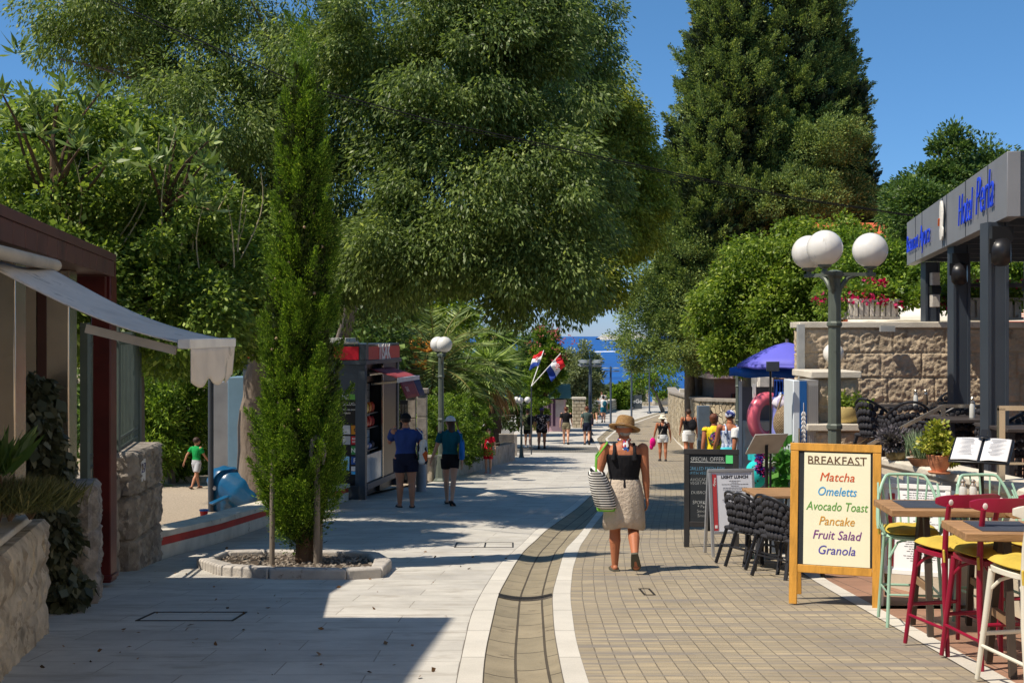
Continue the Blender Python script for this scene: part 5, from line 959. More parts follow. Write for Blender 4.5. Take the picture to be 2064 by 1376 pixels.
# ---------------------------------------------------------------- news kiosk
kc = Vector((P(735, 0, 24.6).x, 24.6, G(24.6))); ks = thing('news_kiosk', 'dark grey news kiosk with red sign boards and a small awning over its shelves', 'kiosk', kc, R(-10))
M_kg = pm('anthracite_metal', S(74, 84, 94), .42, .3, .08, 3); M_kd = pm('black_panel', S(26, 27, 30), .3, 0, .05); M_kr = pm('bright_red_panel', S(222, 34, 56), .4, 0, .05, 2); M_krd = pm('faded_red_panel', S(196, 56, 58), .4, 0, .06, 2)
H_ = P(0, 735, 24.6).z - kc.z; HT = P(0, 695, 24.6).z - kc.z
def kp(name, mb, mat, par=ks, **k): return part(name, mb, mat, par, **k)
m = MB(); m.bx(-2.65, -.52, .15, 2.6, 0, H_); m.bx(-.519, -.09, 1.41, 2.58, 0, H_); m.bx(-.519, -.16, .15, 1.405, 0, .29); m.bx(-.519, -.16, .15, 1.405, 2.4, H_); kp('cabin', m, M_kd)
for x, y in ((-.13, -.0), (-2.66, 0), (-.13, 2.5)):
    m = MB(); m.bx(x, x + .14, y, y + .14, -.02, H_); kp('corner_post', m, M_kg, bevel=.006)
m = MB(); m.bx(-2.52, -.13, .02, .1, 0, .28); kp('front_panel', m, M_kg); m = MB(); m.bx(-2.52, -.13, .02, .1, H_ - .52, H_); kp('front_panel', m, M_kg)
m = MB(); m.bx(-2.75, .05, -.05, 2.7, H_ + .002, H_ + .09); m.bx(-2.7, 0, -.0, 2.65, HT - .03, HT + .02); kp('roof', m, M_kg, bevel=.006)
m = MB(); m.bx(-.9, -.13, -.045, .02, HT + .021, HT + .06) ; m.bx(-2.0, -.6, .6, 1.5, HT + .022, HT + .14); kp('roof_box', m, pm('roof_grey', S(190, 190, 184), .6))
m = MB(); m.bx(-2.66, -.12, -.03, .03, H_ + .1, HT - .035); sb = kp('front_sign', m, M_kr)
m = MB(); m.bx(-.03, .03, .16, 2.6, H_ + .1, HT - .035); sg2 = kp('side_sign', m, M_krd)
tx = text_mb('TISAK', .46, offset=.012, depth=.01, sx=.75); tx.xf(frame((.036, 1.35, (H_ + HT) / 2 + .03), (0, 1, 0), (0, 0, 1))); M_wl = pm('white_lettering', S(232, 230, 226), .6, var=.02); kp('lettering', tx, M_wl, sg2)
m = MB(); m.bx(-.1, .04, -.04, .15, H_ + .1, HT); kp('sign_corner', m, M_kg)
# front door with stickers (right part of the front, left part hidden by the cypress)
m = MB(); m.bx(-.95, -.2, .1, .14, .3, 2.45); dr_ = kp('door', m, M_kd, bevel=.005)
m = MB(); m.bx(-.97, -.2, .09, .1, 2.1, 2.5); m.bx(-.22, -.14, .06, .12, .28, 2.5); kp('door_frame', m, M_kg, dr_)
dx = lambda px: (px - 735) / F * 24.6; dz_ = lambda py: P(0, py, 24.6).z - kc.z
lam = [((700, 712), (795, 806), S(120, 196, 86)), ((713, 724), (794, 806), S(62, 176, 224)), ((685, 698), (796, 806), S(200, 205, 210))]
lam += [((686, 702), (858, 876), S(196, 198, 200)), ((704, 722), (858, 876), S(232, 150, 30)), ((686, 702), (880, 897), S(176, 180, 184)), ((704, 722), (880, 897), S(206, 36, 46)), ((704, 722), (900, 917), S(70, 160, 84)), ((704, 722), (921, 937), S(36, 84, 160)), ((704, 722), (941, 950), S(220, 220, 222)), ((704, 722), (951, 957), S(40, 140, 210)), ((684, 700), (921, 950), S(120, 180, 220))]
for i, ((xa, xb), (ya_, yb_), c_) in enumerate(lam):
    m = MB(); m.bx(dx(xa) * 1.0, dx(xb), .088, .099, dz_(yb_), dz_(ya_)); kp('sticker', m, pm('sticker_%d' % i, c_, .5, var=.03), dr_)
for s_, sz, py, px, it in (('USLUGA', .085, 815, 701, 0), ('gdje na ovom', .055, 826, 700, .2), ('mjestu', .055, 833, 695, .2)):
    tx = text_mb(s_, sz, it, depth=.004, offset=.001); tx.xf(frame((dx(px), .094, dz_(py)), (1, 0, 0), (0, 0, 1))); kp('lettering', tx, M_wl, dr_)
for s_, py, px, c_ in (('o', 866, 713, S(30, 24, 20)), ('SUPER', 885, 713, S(240, 230, 230)), ('LOTO', 891, 713, S(240, 230, 230)), ('NC', 909, 713, S(230, 240, 230)), ('P', 929, 712, S(240, 240, 245))):
    tx = text_mb(s_, .05 if len(s_) > 2 else .13, depth=.004, offset=.002); tx.xf(frame((dx(px), .082, dz_(py)), (1, 0, 0), (0, 0, 1))); kp('lettering', tx, pm('ink_%s' % s_, c_, .6), dr_)
m = MB(); m.bx(dx(700), dx(718), .05, .0601, dz_(758), dz_(751)); kp('name_plate', m, pm('plate_beige', S(190, 188, 170), .5))
# side face: shelves with goods behind a low glass, dark panels
m = MB(); m.bx(-.5, -.3, .2, 1.35, .3, 2.35); kp('shelf_back', m, pm('slat_wall', S(196, 198, 202), .6, var=.05)); m = MB()
for z in np.arange(.5, 2.3, .17): m.bx(-.301, -.29, .2, 1.35, z, z + .012)
kp('slat_grooves', m, M_kg)
for z in (.42, .95, 1.42, 1.72): m = MB(); m.bx(-.295, -.1, .2, 1.33, z, z + .02); kp('shelf', m, M_kg)
m = MB(); m.bx(-.03, .0, .14, .17, .28, H_ - .05); m.bx(-.03, .0, 1.33, 1.4, .28, H_ - .05); kp('bright_trim', m, M_steel)
m = MB(); m.bx(-.06, -.02, .2, 1.33, .33, .9); kp('counter_panel', m, pm('counter_glass', S(176, 182, 186), .12, .1, .1)); m = MB(); m.bx(-.1, .02, .14, 2.6, .18, .31); kp('sill', m, M_kg, bevel=.006)
m = MB(); m.bx(-.08, -.01, 1.41, 2.5, .31, H_); kp('side_panel', m, pm('dark_brown_panel', S(52, 46, 48), .3))
gg = random.Random(5)
for zi, z0_, cols in ((0, 1.745, [S(206, 120, 40), S(190, 70, 40), S(220, 190, 90)]), (1, 1.445, [S(186, 30, 34), S(206, 50, 40), S(160, 24, 30)]), (2, .972, [S(60, 56, 66), S(150, 140, 150), S(120, 140, 190)]), (3, .445, [S(80, 140, 200), S(200, 200, 206), S(150, 60, 150)])):
    for j in range(5):
        y_ = .24 + j * .21; m = MB(); hh = gg.uniform(.17, .23) if zi < 2 else gg.uniform(.1, .2); m.loft([[Vector((-.18 + .05 * kx * q, y_ + ky * .08, z0_ + z)) for kx, ky in ((-1, -1), (1, -1), (1, 1), (-1, 1))] for z, q in ((0, .5), (hh * .3, 1), (hh * .7, 1), (hh, .15))])
        tag_ = one('snack_packet', m, pm('packet_%d' % ((j + zi) % len(cols) + zi * 3), cols[(j + zi) % len(cols)], .35, var=.25, scale=20), ['bright foil snack packet on the top shelf of the kiosk', 'red snack packet on the second shelf of the kiosk', 'small grey packaged item on the middle shelf of the kiosk', 'packaged item on the lowest shelf of the kiosk'][zi], 'packet', 'goods on the kiosk shelves row %s' % ['one', 'two', 'three', 'four'][zi], bevel=.01)
        loc = Matrix.Translation(kc) @ Matrix.Rotation(R(-10), 4, 'Z') @ Vector(tag_.location); tag_.location = loc; tag_.rotation_euler.z = R(-10)
# small awning of the kiosk
m = MB(); m.grid(lambda u, v: (.02 + .62 * u, .35 + 1.6 * v, H_ - .1 - .2 * u), 6, 6); ka = kp('awning', m, pm('red_awning', S(150, 62, 66), .7), solid=.012)
m = MB(); m.bx(.6, .66, .33, 1.97, H_ - .38, H_ - .28); kp('awning_bar', m, pm('awning_alu', S(196, 202, 214), .4, .4), ka)
m = MB(); m.grid(lambda u, v: (.655 + .14 * v, .35 + 1.1 * u, H_ - .37 - .34 * v), 8, 4); va = kp('awning_valance', m, pm('red_awning', (0, 0, 0)), ka, solid=.008); m = MB(); m.grid(lambda u, v: (.655 + .14 * v, 1.45 + .5 * u, H_ - .37 - .34 * v), 8, 4); kp('awning_valance', m, pm('blue_awning', S(62, 60, 92), .7), ka, solid=.008)
m = MB()
for y_ in (.45, 1.85): m.bar((.0, y_, H_ - .42), (.62, y_, H_ - .36), .03, .04)
m.tube([(-.02, .3, H_ - .2), (-.02, 2.0, H_ - .2)], .05, 10); kp('awning_arm', m, M_steel, ka)
tx = text_mb('TISAK', .16, depth=.004, offset=.002, sx=.6); tx.xf(frame((.745, .62, H_ - .53), (0, 1, 0), (-.14, 0, .34))); kp('lettering', tx, pm('pale_red_ink', S(214, 170, 166), .6), ka)
# gate with piers, litter bin
gt = thing('iron_gate', 'dark iron gate with white scrolls beside the kiosk', 'gate', gx(822, 28.5)); m = MB(); gx0, gx1 = P(806, 0, 28.6).x, P(822, 0, 28.6).x; m.bx(gx0, gx1, 28.6, 28.64, -3.6, -1.6); part('panel', m, M_kd, gt, True); m = MB()
for i in range(5): m.bx(gx0 + .02 + i * .036, gx0 + .03 + i * .036, 28.57, 28.599, -3.5, -1.7)
m.bx(gx0, gx1, 28.56, 28.569, -2.5, -2.45); part('bars', m, M_steel, gt, True)
M_gran = pm('granite_pier', S(150, 142, 132), .9, var=.3, scale=6, bump=.6, bscale=50)
for i, (xa, xb, py, d_) in enumerate(((818, 838, 788, 29.2), (839, 861, 783, 28.9))):
    t = thing('stone_pier', ['darker stone gate pier next to the kiosk', 'paler stone gate pier behind the litter bin'][i], 'pier', gx((xa + xb) / 2, d_)); w_ = (xb - xa) / F * d_; h_ = P(0, py, d_).z - G(d_); m = MB()
    for j in range(4): m.bx(-w_ / 2 + .01, w_ / 2 - .01, 0, w_, -.1 + (h_) * j / 4 + .01 * (j > 0), (h_ - .14) * (j + 1) / 4)
    part('shaft', m, M_gran if i else M_stoneD, t, bevel=.012); m = MB(); m.bx(-w_ / 2 - .02, w_ / 2 + .02, -.03, w_ + .03, h_ - .12, h_); part('cap', m, M_gran, t, bevel=.012)
q = gp(849, 990); t = thing('litter_bin', 'grey cylindrical litter bin behind the man in blue', 'litter bin', q); m = MB(); m.lathe([(.1, 0), (.125, .0), (.125, .03), (.118, .04), (.118, .66), (.128, .67), (.128, .72), (.1, .74), (.09, .66)], n=24); part('barrel', m, pm('bin_grey', S(142, 144, 148), .5, .3, .1, 4), t)
# low garden wall with the hedge, railings beyond
m = MB(); stone_block(m, (-2.05, 30.4), (-1.6, 32.3), .35, G(30.4) - .1, G(30.4) + .62, .03, 3, .35, 63, fz0=G(32.3) - .1, fz1=G(32.3) + .56, res=.05); stone_block(m, (-1.6, 32.31), (.1, 42.8), .35, G(32.3) - .1, G(32.3) + .56, .03, 3, .35, 64, fz0=G(42.8) - .1, fz1=G(42.8) + .62, res=.06)
gw = thing('garden_wall', 'low stone garden wall under the hedge beside the sunlit pavement', 'wall', (-1.2, 35, G(35))); part('wall', m, pm('pale_wall_stone', S(176, 166, 148), .95, var=.3, scale=4, bump=.6, bscale=40), gw, True)
m = MB(); m.hexa([(-2.42, 30.3, G(30.4) + .63), (-2.0, 30.3, G(30.4) + .63), (-1.55, 32.3, G(32.3) + .57), (-1.97, 32.3, G(32.3) + .57)], [(-2.42, 30.3, G(30.4) + .69), (-2.0, 30.3, G(30.4) + .69), (-1.55, 32.3, G(32.3) + .63), (-1.97, 32.3, G(32.3) + .63)]); part('coping', m, M_cop, gw, True)
fe2 = thing('iron_fence', 'dark iron railing at the far end of the low garden wall', 'fence', (-.3, 40.5, G(40.5) + .6)); A_, B_ = Vector((-.75, 38.2, G(38.2) + .6)), Vector((.05, 42.6, G(42.6) + .62)); m = MB()
for z in (.1, 1.0): m.bar(A_ + Vector((0, 0, z)), B_ + Vector((0, 0, z)), .03)
part('rail', m, M_kd, fe2, True)
for i in range(22): q = A_.lerp(B_, i / 21); m = MB(); m.tube([q, q + Vector((0, 0, 1.1))], .011, 5); part('bar', m, M_kd, fe2, True)
# ---------------------------------------------------------------- street lamps with globes
M_lampm = pm('grey_green_lamp_paint', S(92, 100, 92), .5, .15, .14, 4, wear=(S(70, 76, 70), .6, 5)); M_globe = pm('opal_globe', S(222, 220, 214), .25, 0, .06, 3, spec=.6, stretch=(3, 3, .6), wear=(S(196, 192, 182), .6, 3))
def globe_lamp(H, label, loc, rz, n=3, gr=.2):
    t = thing('street_lamp', label, 'street lamp', loc, rz, 'globe street lamps'); m = MB()
    m.lathe([(.2, 0), (.2, .04), (.15, .1), (.125, .5), (.1, .62), (.1, .66), (.08, .7), (.076, 1.55), (.092, 1.56), (.092, 1.6), (.076, 1.62), (.07, H * .72), (.09, H * .72 + .02), (.09, H * .72 + .05), (.075, H * .72 + .07), (.07, H - .5), (.1, H - .47), (.1, H - .42), (.04, H - .4)], n=8); part('pole', m, M_lampm, t, ang=20)
    for k in range(n):
        a = 2 * math.pi * k / n; c_, s_ = math.cos(a), math.sin(a); f = lambda r, z: (c_ * r, s_ * r, z)
        m = MB(); m.tube([f(.02, H - .72), f(.07, H - .6), f(.15, H - .49), f(.24, H - .455)], [.03, .03, .028, .022], 8); m.bar(f(0, H - .45), f(.47, H - .45), .05, .04); m.lathe([(.03, 0), (.03, .05), (.075, .07), (.08, .1)], (c_ * .41, s_ * .41, H - .45), 10); arm = part('arm', m, M_lampm, t)
        m = MB(); m.ell((c_ * .41, s_ * .41, H - .36 + gr * .93), gr, 26, 18); part('globe', m, M_globe, t)
    return t
q = gx(1682, 13.7); la = globe_lamp(1.13 - q.z, 'tall octagonal lamp post with three white globes in front of the rough stone wall', q, 0)
q = gp(889, 970); globe_lamp((1.13 - la.location.z) * .97, 'lamp post with two white globes beside the palms', q, R(105), 2)
q = gp(1051, 922); dup(la, q, R(20), 'lamp post whose top is hidden in the palm leaves beside the far garden wall', scale=.6)
q = gx(1487, 38); dup(la, q, R(40), 'lamp post with white globes half hidden by the blue parasol', scale=.93)
# ---------------------------------------------------------------- far end of the street
M_pole = pm('slate_grey_pole', S(72, 82, 96), .45, .3, .06, 3); M_arm = pm('pale_grey_luminaire', S(150, 158, 164), .4, .2, .05)
def mast(H, loc, label, rz=0):
    t = thing('street_lamp', label, 'street lamp', loc, rz, 'tall lampposts near the sea'); m = MB(); m.lathe([(.2, 0), (.2, .03), (.13, .16), (.07, .24), (.065, H - .1), (.05, H)], n=12); part('pole', m, M_pole, t)
    for s in (-1, 1):
        for z in (H - .12, H - .32):
            m = MB(); m.lathe([(.02, -.03), (.2, -.035), (.24, 0), (.2, .03), (.02, .05)], (s * .36, .0 if z > H - .2 else .25, z), 16); m.bar((0, 0, z), (s * .3, .0 if z > H - .2 else .2, z), .04); part('luminaire', m, M_arm, t)
    return t
ms = None
for px, py, top, lab in ((1190, 891, 722, 'nearest tall slate lamppost with four flat arms in front of the olive tree'), (1231, 861, 738, 'second tall slate lamppost left of the straw hat against the sea'), (1273, 852, 738, 'tall slate lamppost directly above the straw hat'), (1309, 833, 742, 'slim slate lamppost standing beside the far stone pillar'), (1348, 822, 745, 'farthest slate lamppost by the end of the rubble wall'), (1189, 876, 726, 'slate lamppost almost hidden behind the nearest tall lamppost')):
    q = gp(px, py); Hm = P(0, top, q.y).z - q.z
    if ms is None: ms = mast(Hm, q, lab); H0 = Hm
    else: dup(ms, q, R(random.uniform(-15, 15)), lab, scale=Hm / H0)
hq = gx(1118, 66); ht = thing('small_hut', 'small pink hut with a green pitched roof beyond the stone piers', 'hut', hq); m = MB(); m.bx(-.75, .6, 0, 1.6, -.2, P(0, 805, 66).z - hq.z); part('wall', m, pm('pink_wall', S(196, 164, 178), .8), ht)
zr = P(0, 802, 66).z - hq.z; m = MB(); m.add([(-1.2, -.5, zr), (.9, -.5, zr), (.9, .8, zr + .75), (-1.2, .8, zr + .75), (-1.2, 2.1, zr), (.9, 2.1, zr)], [(0, 1, 2, 3), (3, 2, 5, 4), (0, 3, 4), (1, 5, 2), (0, 4, 5, 1)]); part('roof', m, pm('green_roof_sheet', S(112, 134, 112), .6), ht)
for xx in (-.35, -.1): m = MB(); m.bx(xx, xx + .14, -.02, .005, .3, zr - .05); part('shutter', m, pm('purple_board', S(78, 50, 78), .7), ht)
m = MB(); m.bx(.05, .5, -.025, .005, .8, zr - .1); part('window', m, pm('louvre', S(176, 166, 170), .6), ht)
M_pier = brickmat('pale_pier_stone', S(214, 202, 176), S(186, 172, 146), S(130, 118, 98), .3, .2, .02, 1.0, nvar=.3, nscale=8)
for px0, px1, py0, py1, lab in ((1073, 1082, 814, 868, 'narrow stone pier by the drooping palm'), (1117, 1141, 806, 867, 'stone pier in front of the small pink hut'), (1155, 1180, 801, 862, 'rough stone pier below the dark signboard'), (1105, 1117, 812, 866, 'stone pier left of the pink post'), (1181, 1190, 797, 845, 'stone pier behind the four armed lamp'), (1297, 1307, 786, 818, 'tall pale stone pillar beside the dark gate board')):
    d_ = gd(py1); xa, xb = P(px0, 0, d_).x, P(px1, 0, d_).x; zt = P(0, py0, d_).z; t = thing('stone_pier', lab, 'pier', ((xa + xb) / 2, d_, G(d_)), group='stone piers at the far end'); w_ = (xb - xa) / 2; h_ = zt - G(d_)
    m = MB(); m.bx(-w_, w_, 0, w_ * 2, -.1, h_ - .1); part('shaft', m, M_pier, t); m = MB(); m.bx(-w_ - .04, w_ + .04, -.04, w_ * 2 + .04, h_ - .1, h_); part('cap', m, M_cop, t)
q = gp(1120, 860); m = MB(); zt = P(0, 792, q.y).z - q.z; t = thing('pink_post', 'pink post with a small panel in front of the hut', 'post', q); m.bx(-.07, .07, 0, .1, 0, zt); part('post', m, pm('pink_paint', S(222, 190, 204), .7), t); m = MB(); m.bx(-.16, .16, -.03, -.002, zt * .42, zt * .62); part('panel', m, pm('pink_paint', (0, 0, 0)), t)
q = gx(1161, 72); t = thing('signboard', 'dark signboard with white lines on two posts', 'sign', q); zt, zb = P(0, 787, 72).z - q.z, P(0, 815, 72).z - q.z; m = MB(); m.bx(-.42, .42, 0, .05, zb, zt); part('board', m, pm('dark_board', S(72, 80, 86), .6), t)
for i in range(5): m = MB(); z_ = zt - .1 - i * (zt - zb - .1) / 5; m.bx(-.38, .05 + .3 * (i % 2), -.012, -.001, z_ - .02, z_ + .02); m.bx(-.4, -.33, -.0125, -.002, z_ - .04, z_ + .04); part('line_of_writing', m, M_wl, t)
for s in (-1, 1): m = MB(); m.bx(s * .45 - .025, s * .45 + .025, 0, .05, -.1, zt + .02); part('leg', m, M_steel, t)
q = gp(1285, 824); t = thing('gate_board', 'dark board with white letters at the end of the low sea wall', 'sign', q); zt = P(0, 796, q.y).z - q.z; m = MB(); m.bx(-.35, .35, 0, .06, 0, zt); part('board', m, pm('dark_board', (0, 0, 0)), t); tx = text_mb('eGo', .42, depth=.006, offset=.01); tx.xf(frame((0, -.006, zt * .55), (1, 0, 0), (0, 0, 1))); part('lettering', tx, M_wl, t)
m = MB(); a, b = gp(1206, 836), gp(1278, 817); stone_block(m, a, b, .4, a.z - .2, a.z + .75, .03, 2, .6, 71, fz0=b.z - .2, fz1=b.z + .7, res=.12); sw = thing('sea_wall', 'low pale stone wall with light coping in front of the sea', 'wall', ((a.x + b.x) / 2, (a.y + b.y) / 2, b.z)); part('wall', m, M_pier, sw, True)
m = MB(); m.bar(a + Vector((-.2, .2, .82)), b + Vector((-.2, .2, .77)), .5, .1); part('coping', m, M_cop, sw, True)
q = gp(1340, 815); t = thing('planter_box', 'white planter box at the far end of the street', 'planter', q); m = MB(); m.bx(-1.0, 1.0, 0, .5, 0, .6); part('box', m, M_cop, t, bevel=.03); C, D = crown([(q.x, q.y + .25, q.z + .75, 1.0, .3, .3)], 25, .2, 60, 5); leaf_obj('foliage', C, D, .2, .1, M_hedge, t)
m = MB(); m.hexa([(-4.5, 44.2, -5), (.2, 46, -5), (.2, 46.4, -5), (-4.5, 44.6, -5)], [(-4.5, 44.2, -3.7), (.2, 46, -3.9), (.2, 46.4, -3.9), (-4.5, 44.6, -3.7)]); one('boundary_wall', m, pm('pale_render', S(196, 184, 168), .9), 'plain pale wall beside the drooping fan palm', 'wall')
# flags
fp = P(1071, 778, 47); t = thing('flagpole', 'white pole holding two slanting flag staffs above the hut', 'flagpole', gx(1071, 47)); m = MB(); m.tube([(fp.x, 47, G(47)), fp], .026, 8); part('pole', m, M_grey, t, True)
tops = [P(1094, 706, 47), P(1130, 712, 47)]; tops[0] = P(1096, 706, 47.8)
for i, tp in enumerate(tops): m = MB(); m.tube([fp, tp], .018, 6); part('staff', m, M_wl, t, True)
FC = [pm('flag_red', S(214, 24, 36), .7, var=.05), pm('flag_white', S(236, 236, 238), .7, var=.03), pm('flag_blue', S(28, 62, 150), .7, var=.06)]
for i, (tp, lab) in enumerate(zip(tops, ('red white and blue flag with a checkered crest, left one of the pair', 'red white and blue flag nearer the sea, right one of the pair'))):
    dn = (fp - tp).normalized(); drp = Vector((-.8, -.3, -.3) if i == 0 else (.42, .1, -.85)).normalized(); ft = thing('flag', lab, 'flag', tp, group='two flags on slanting staffs'); fl = .82 * (.85 if i == 0 else 1)
    for b_ in range(3):
        m = MB(); m.grid(lambda u, v: tp + dn * (.04 + (b_ + v) * .34 * fl) + drp * (u * .62 * fl) + Vector((0, .07, .03)) * math.sin(6 * u + (b_ + v) * 2), 10, 4); part('stripe', m, FC[b_], ft, True, solid=.006)
    ck = [MB(), MB()]
    for r_ in range(4):
        for c2 in range(4):
            o0 = tp + dn * ((.33 + r_ * .06) * fl) + drp * ((.22 + c2 * .045) * fl) + Vector((0, -.11, .0)); ck[(r_ + c2) % 2].add([o0, o0 + drp * .045 * fl, o0 + drp * .045 * fl + dn * .06 * fl, o0 + dn * .06 * fl], [(0, 1, 2, 3)])
    for kk_, nm in ((0, FC[0]), (1, FC[1])): part('crest', ck[kk_], nm, ft, True, solid=.004)
# ================================================================ RIGHT SIDE
# --- rubble garden wall round the old cypress
def rubblemat():
    m, n, l, b = newmat('rubble_stone'); tc = n.new('ShaderNodeTexCoord'); v = n.new('ShaderNodeTexVoronoi'); v.feature = 'DISTANCE_TO_EDGE'; v.inputs['Scale'].default_value = 3.6; l.new(tc.outputs['UV'], v.inputs['Vector'])
    v2 = n.new('ShaderNodeTexVoronoi'); v2.inputs['Scale'].default_value = 3.6; l.new(tc.outputs['UV'], v2.inputs['Vector']); sp = n.new('ShaderNodeSeparateColor'); l.new(v2.outputs['Color'], sp.inputs[0])
    r = rampn(n, [(0, S(150, 134, 108)), (.4, S(196, 178, 144)), (.7, S(214, 200, 170)), (1, S(170, 156, 130))]); l.new(sp.outputs[0], r.inputs[0]); e = rampn(n, [(.0, (0, 0, 0)), (.07, (1, 1, 1))]); l.new(v.outputs[0], e.inputs[0])
    t = noise(n, l, 14, 5, 'UV'); rr = rampn(n, [(.3, (.72,) * 3), (.6, (1, 1, 1))]); l.new(t.outputs[0], rr.inputs[0]); c_ = mixc(n, l, 1.0, r.outputs[0], rr.outputs[0], 'MULTIPLY'); l.new(mixc(n, l, e.outputs[0], S(92, 80, 64), c_), b.inputs['Base Color'])
    b.inputs['Roughness'].default_value = .95; bumpn(n, l, b, e.outputs[0], 1.0, .06); return m
M_rub = rubblemat(); cA, cB, cC = gp(1347, 838), gp(1406, 926), None; cA = Vector((11.0, 84, G(84))); cB = Vector((7.05, 45, G(45))); cC = Vector((8.8, 40.5, G(40.5)))
m = MB(); wz = [(cA, P(0, 783, 84).z), (cB, P(0, 808, 45).z), (cC, P(0, 812, 40.5).z), (Vector((16, 40, G(40))), P(0, 812, 40).z)]
mid = [(wz[0][0].lerp(wz[1][0], .5) + Vector((-.5, 0, 0)), P(0, 793, 64).z)]; wz = wz[:1] + mid + wz[1:]; rings = []
for p, zt in wz: rings.append([Vector((p.x, p.y, p.z - .3)), Vector((p.x, p.y, zt)), Vector((p.x + .5, p.y + .3, zt)), Vector((p.x + .5, p.y + .3, p.z - .3))])
m.loft(rings); rw = thing('rubble_wall', 'curving sunlit rubble wall below the old cypress', 'wall', (9, 50, G(50))); part('wall', m, M_rub, rw, True)
m = MB(); m.loft([[Vector((p.x - .06, p.y - .06, zt + .003)), Vector((p.x - .06, p.y - .06, zt + .1)), Vector((p.x + .58, p.y + .36, zt + .1)), Vector((p.x + .58, p.y + .36, zt + .003))] for p, zt in wz]); part('coping', m, pm('grey_coping', S(150, 142, 130), .9, var=.2), rw, True)
for i, (a, b_) in enumerate(((1375, 800), (1392, 806))):
    q = P(a, b_, 60 - i * 8); m = MB(); m.bx(q.x - .1, q.x + .5, q.y, q.y + .5, q.z - .2, q.z + .4); one('wall_block', m, M_cop, ['pale square block on top of the rubble wall, farther one', 'pale square block on top of the rubble wall, nearer one'][i], 'block')
sheet('kerb_line', lambda y: E5(y) - .28, lambda y: E5(y) - .02, 45, 84, .006, M_strip, 1, dy=.5)
q = gp(1399, 922); m = MB(); m.bx(q.x, q.x + .45, q.y - .9, q.y - .6, q.z, q.z + 2.0); one('meter_box', m, pm('slate_paint', S(92, 106, 120), .5), 'tall slate grey box at the corner of the rubble wall', 'cabinet', bevel=.02)
# --- house wall of rough blocks with coping
M_rough = pm('rusticated_limestone', S(190, 172, 146), .95, var=.22, scale=4, bump=.7, bscale=45, wear=(S(140, 124, 104), .6, 3)); wy = 16.5; WX0, WX1 = P(1618, 0, wy).x, 9.4; wt = P(0, 661, wy).z; wb = G(wy) - .1
hw = thing('hotel_terrace_wall', 'high wall of rough hewn limestone blocks behind the restaurant terrace', 'wall', ((WX0 + WX1) / 2, wy, G(wy))); m = MB(); stone_block(m, (WX0, wy), (WX1, wy), .42, wb, wt, .027, 9, .56, 101, res=.018, joint=.014, rough=1.15); part('wall', m, M_rough, hw, True, ang=180)
m = MB(); m.bx(WX0 - .06, WX1, wy - .055, wy + .5, wt + .002, wt + .085); m.hexa([(WX0 + .1, wy + .501, wt - .4), (WX1, wy + .501, wt - .4), (WX1, wy + 3.4, wt - .4), (WX0 + 1.0, wy + 3.4, wt - .4)], [(WX0 + .1, wy + .501, wt + .06), (WX1, wy + .501, wt + .06), (WX1, wy + 3.4, wt + .06), (WX0 + 1.0, wy + 3.4, wt + .06)]); part('coping', m, M_cop, hw, True, bevel=.01); m = MB(); m.bx(WX0 - .09, WX0 - .0, wy - .12, wy - .02, wt - .62, wt + .05); m.bx(WX0 - .07, WX0 - .01, wy - .1, wy - .02, G(wy), wt - .62); part('downpipe', m, pm('grey_flashing', S(168, 170, 168), .5, .2), hw, True)
m = MB(); m.bx(5.05, 5.25, wy - .19, wy - .131, wt - .05, wt + .03); part('spout', m, pm('grey_flashing', (0, 0, 0)), hw, True)
d_ = 15.3
for nm, (xa, xb, za, zb, y0_, y1_), lab in (('stone_pillar', (1647, 1727, 762, 868, 15.3, 16.2), 'square rough stone pillar with a slab cap in front of the block wall'), ('stone_pillar', (1640, 1735, 868, 1010, 15.0, 16.1), 'wider stone plinth with a ledge carrying the yellow flower pot')):
    m = MB(); x0_, x1_ = P(xa, 0, y0_).x, P(xb, 0, y0_).x; z1_ = P(0, za, y0_).z; z0_ = P(0, zb, y0_).z if 'wider' not in lab else G(15) - .1; stone_block(m, (x0_, y0_), (x1_, y0_), y1_ - y0_, z0_, z1_, .05, 2 if 'wider' not in lab else 4, .42, 111 + len(lab), res=.02); t = thing(nm, lab, 'pillar', ((x0_ + x1_) / 2, y0_, z0_)); part('shaft', m, M_rough, t, True, ang=180); m = MB(); m.bx(x0_ - .1, x1_ + .04, y0_ - .08, y1_ + .05, z1_ + .002, z1_ + .09); part('cap', m, M_cop, t, True, bevel=.012)
# wall lamp
q = P(1680, 712, 16.2); t = thing('wall_lamp', 'small white globe lamp on the block wall behind the lamp pole', 'lamp', q); m = MB(); m.ell((0, 0, 0), .14, 20, 14); part('globe', m, M_globe, t); m = MB(); m.tube([(0, 0, -.13), (0, .05, -.2), (0, .28, -.2)], .02, 8); part('bracket', m, M_kd, t)
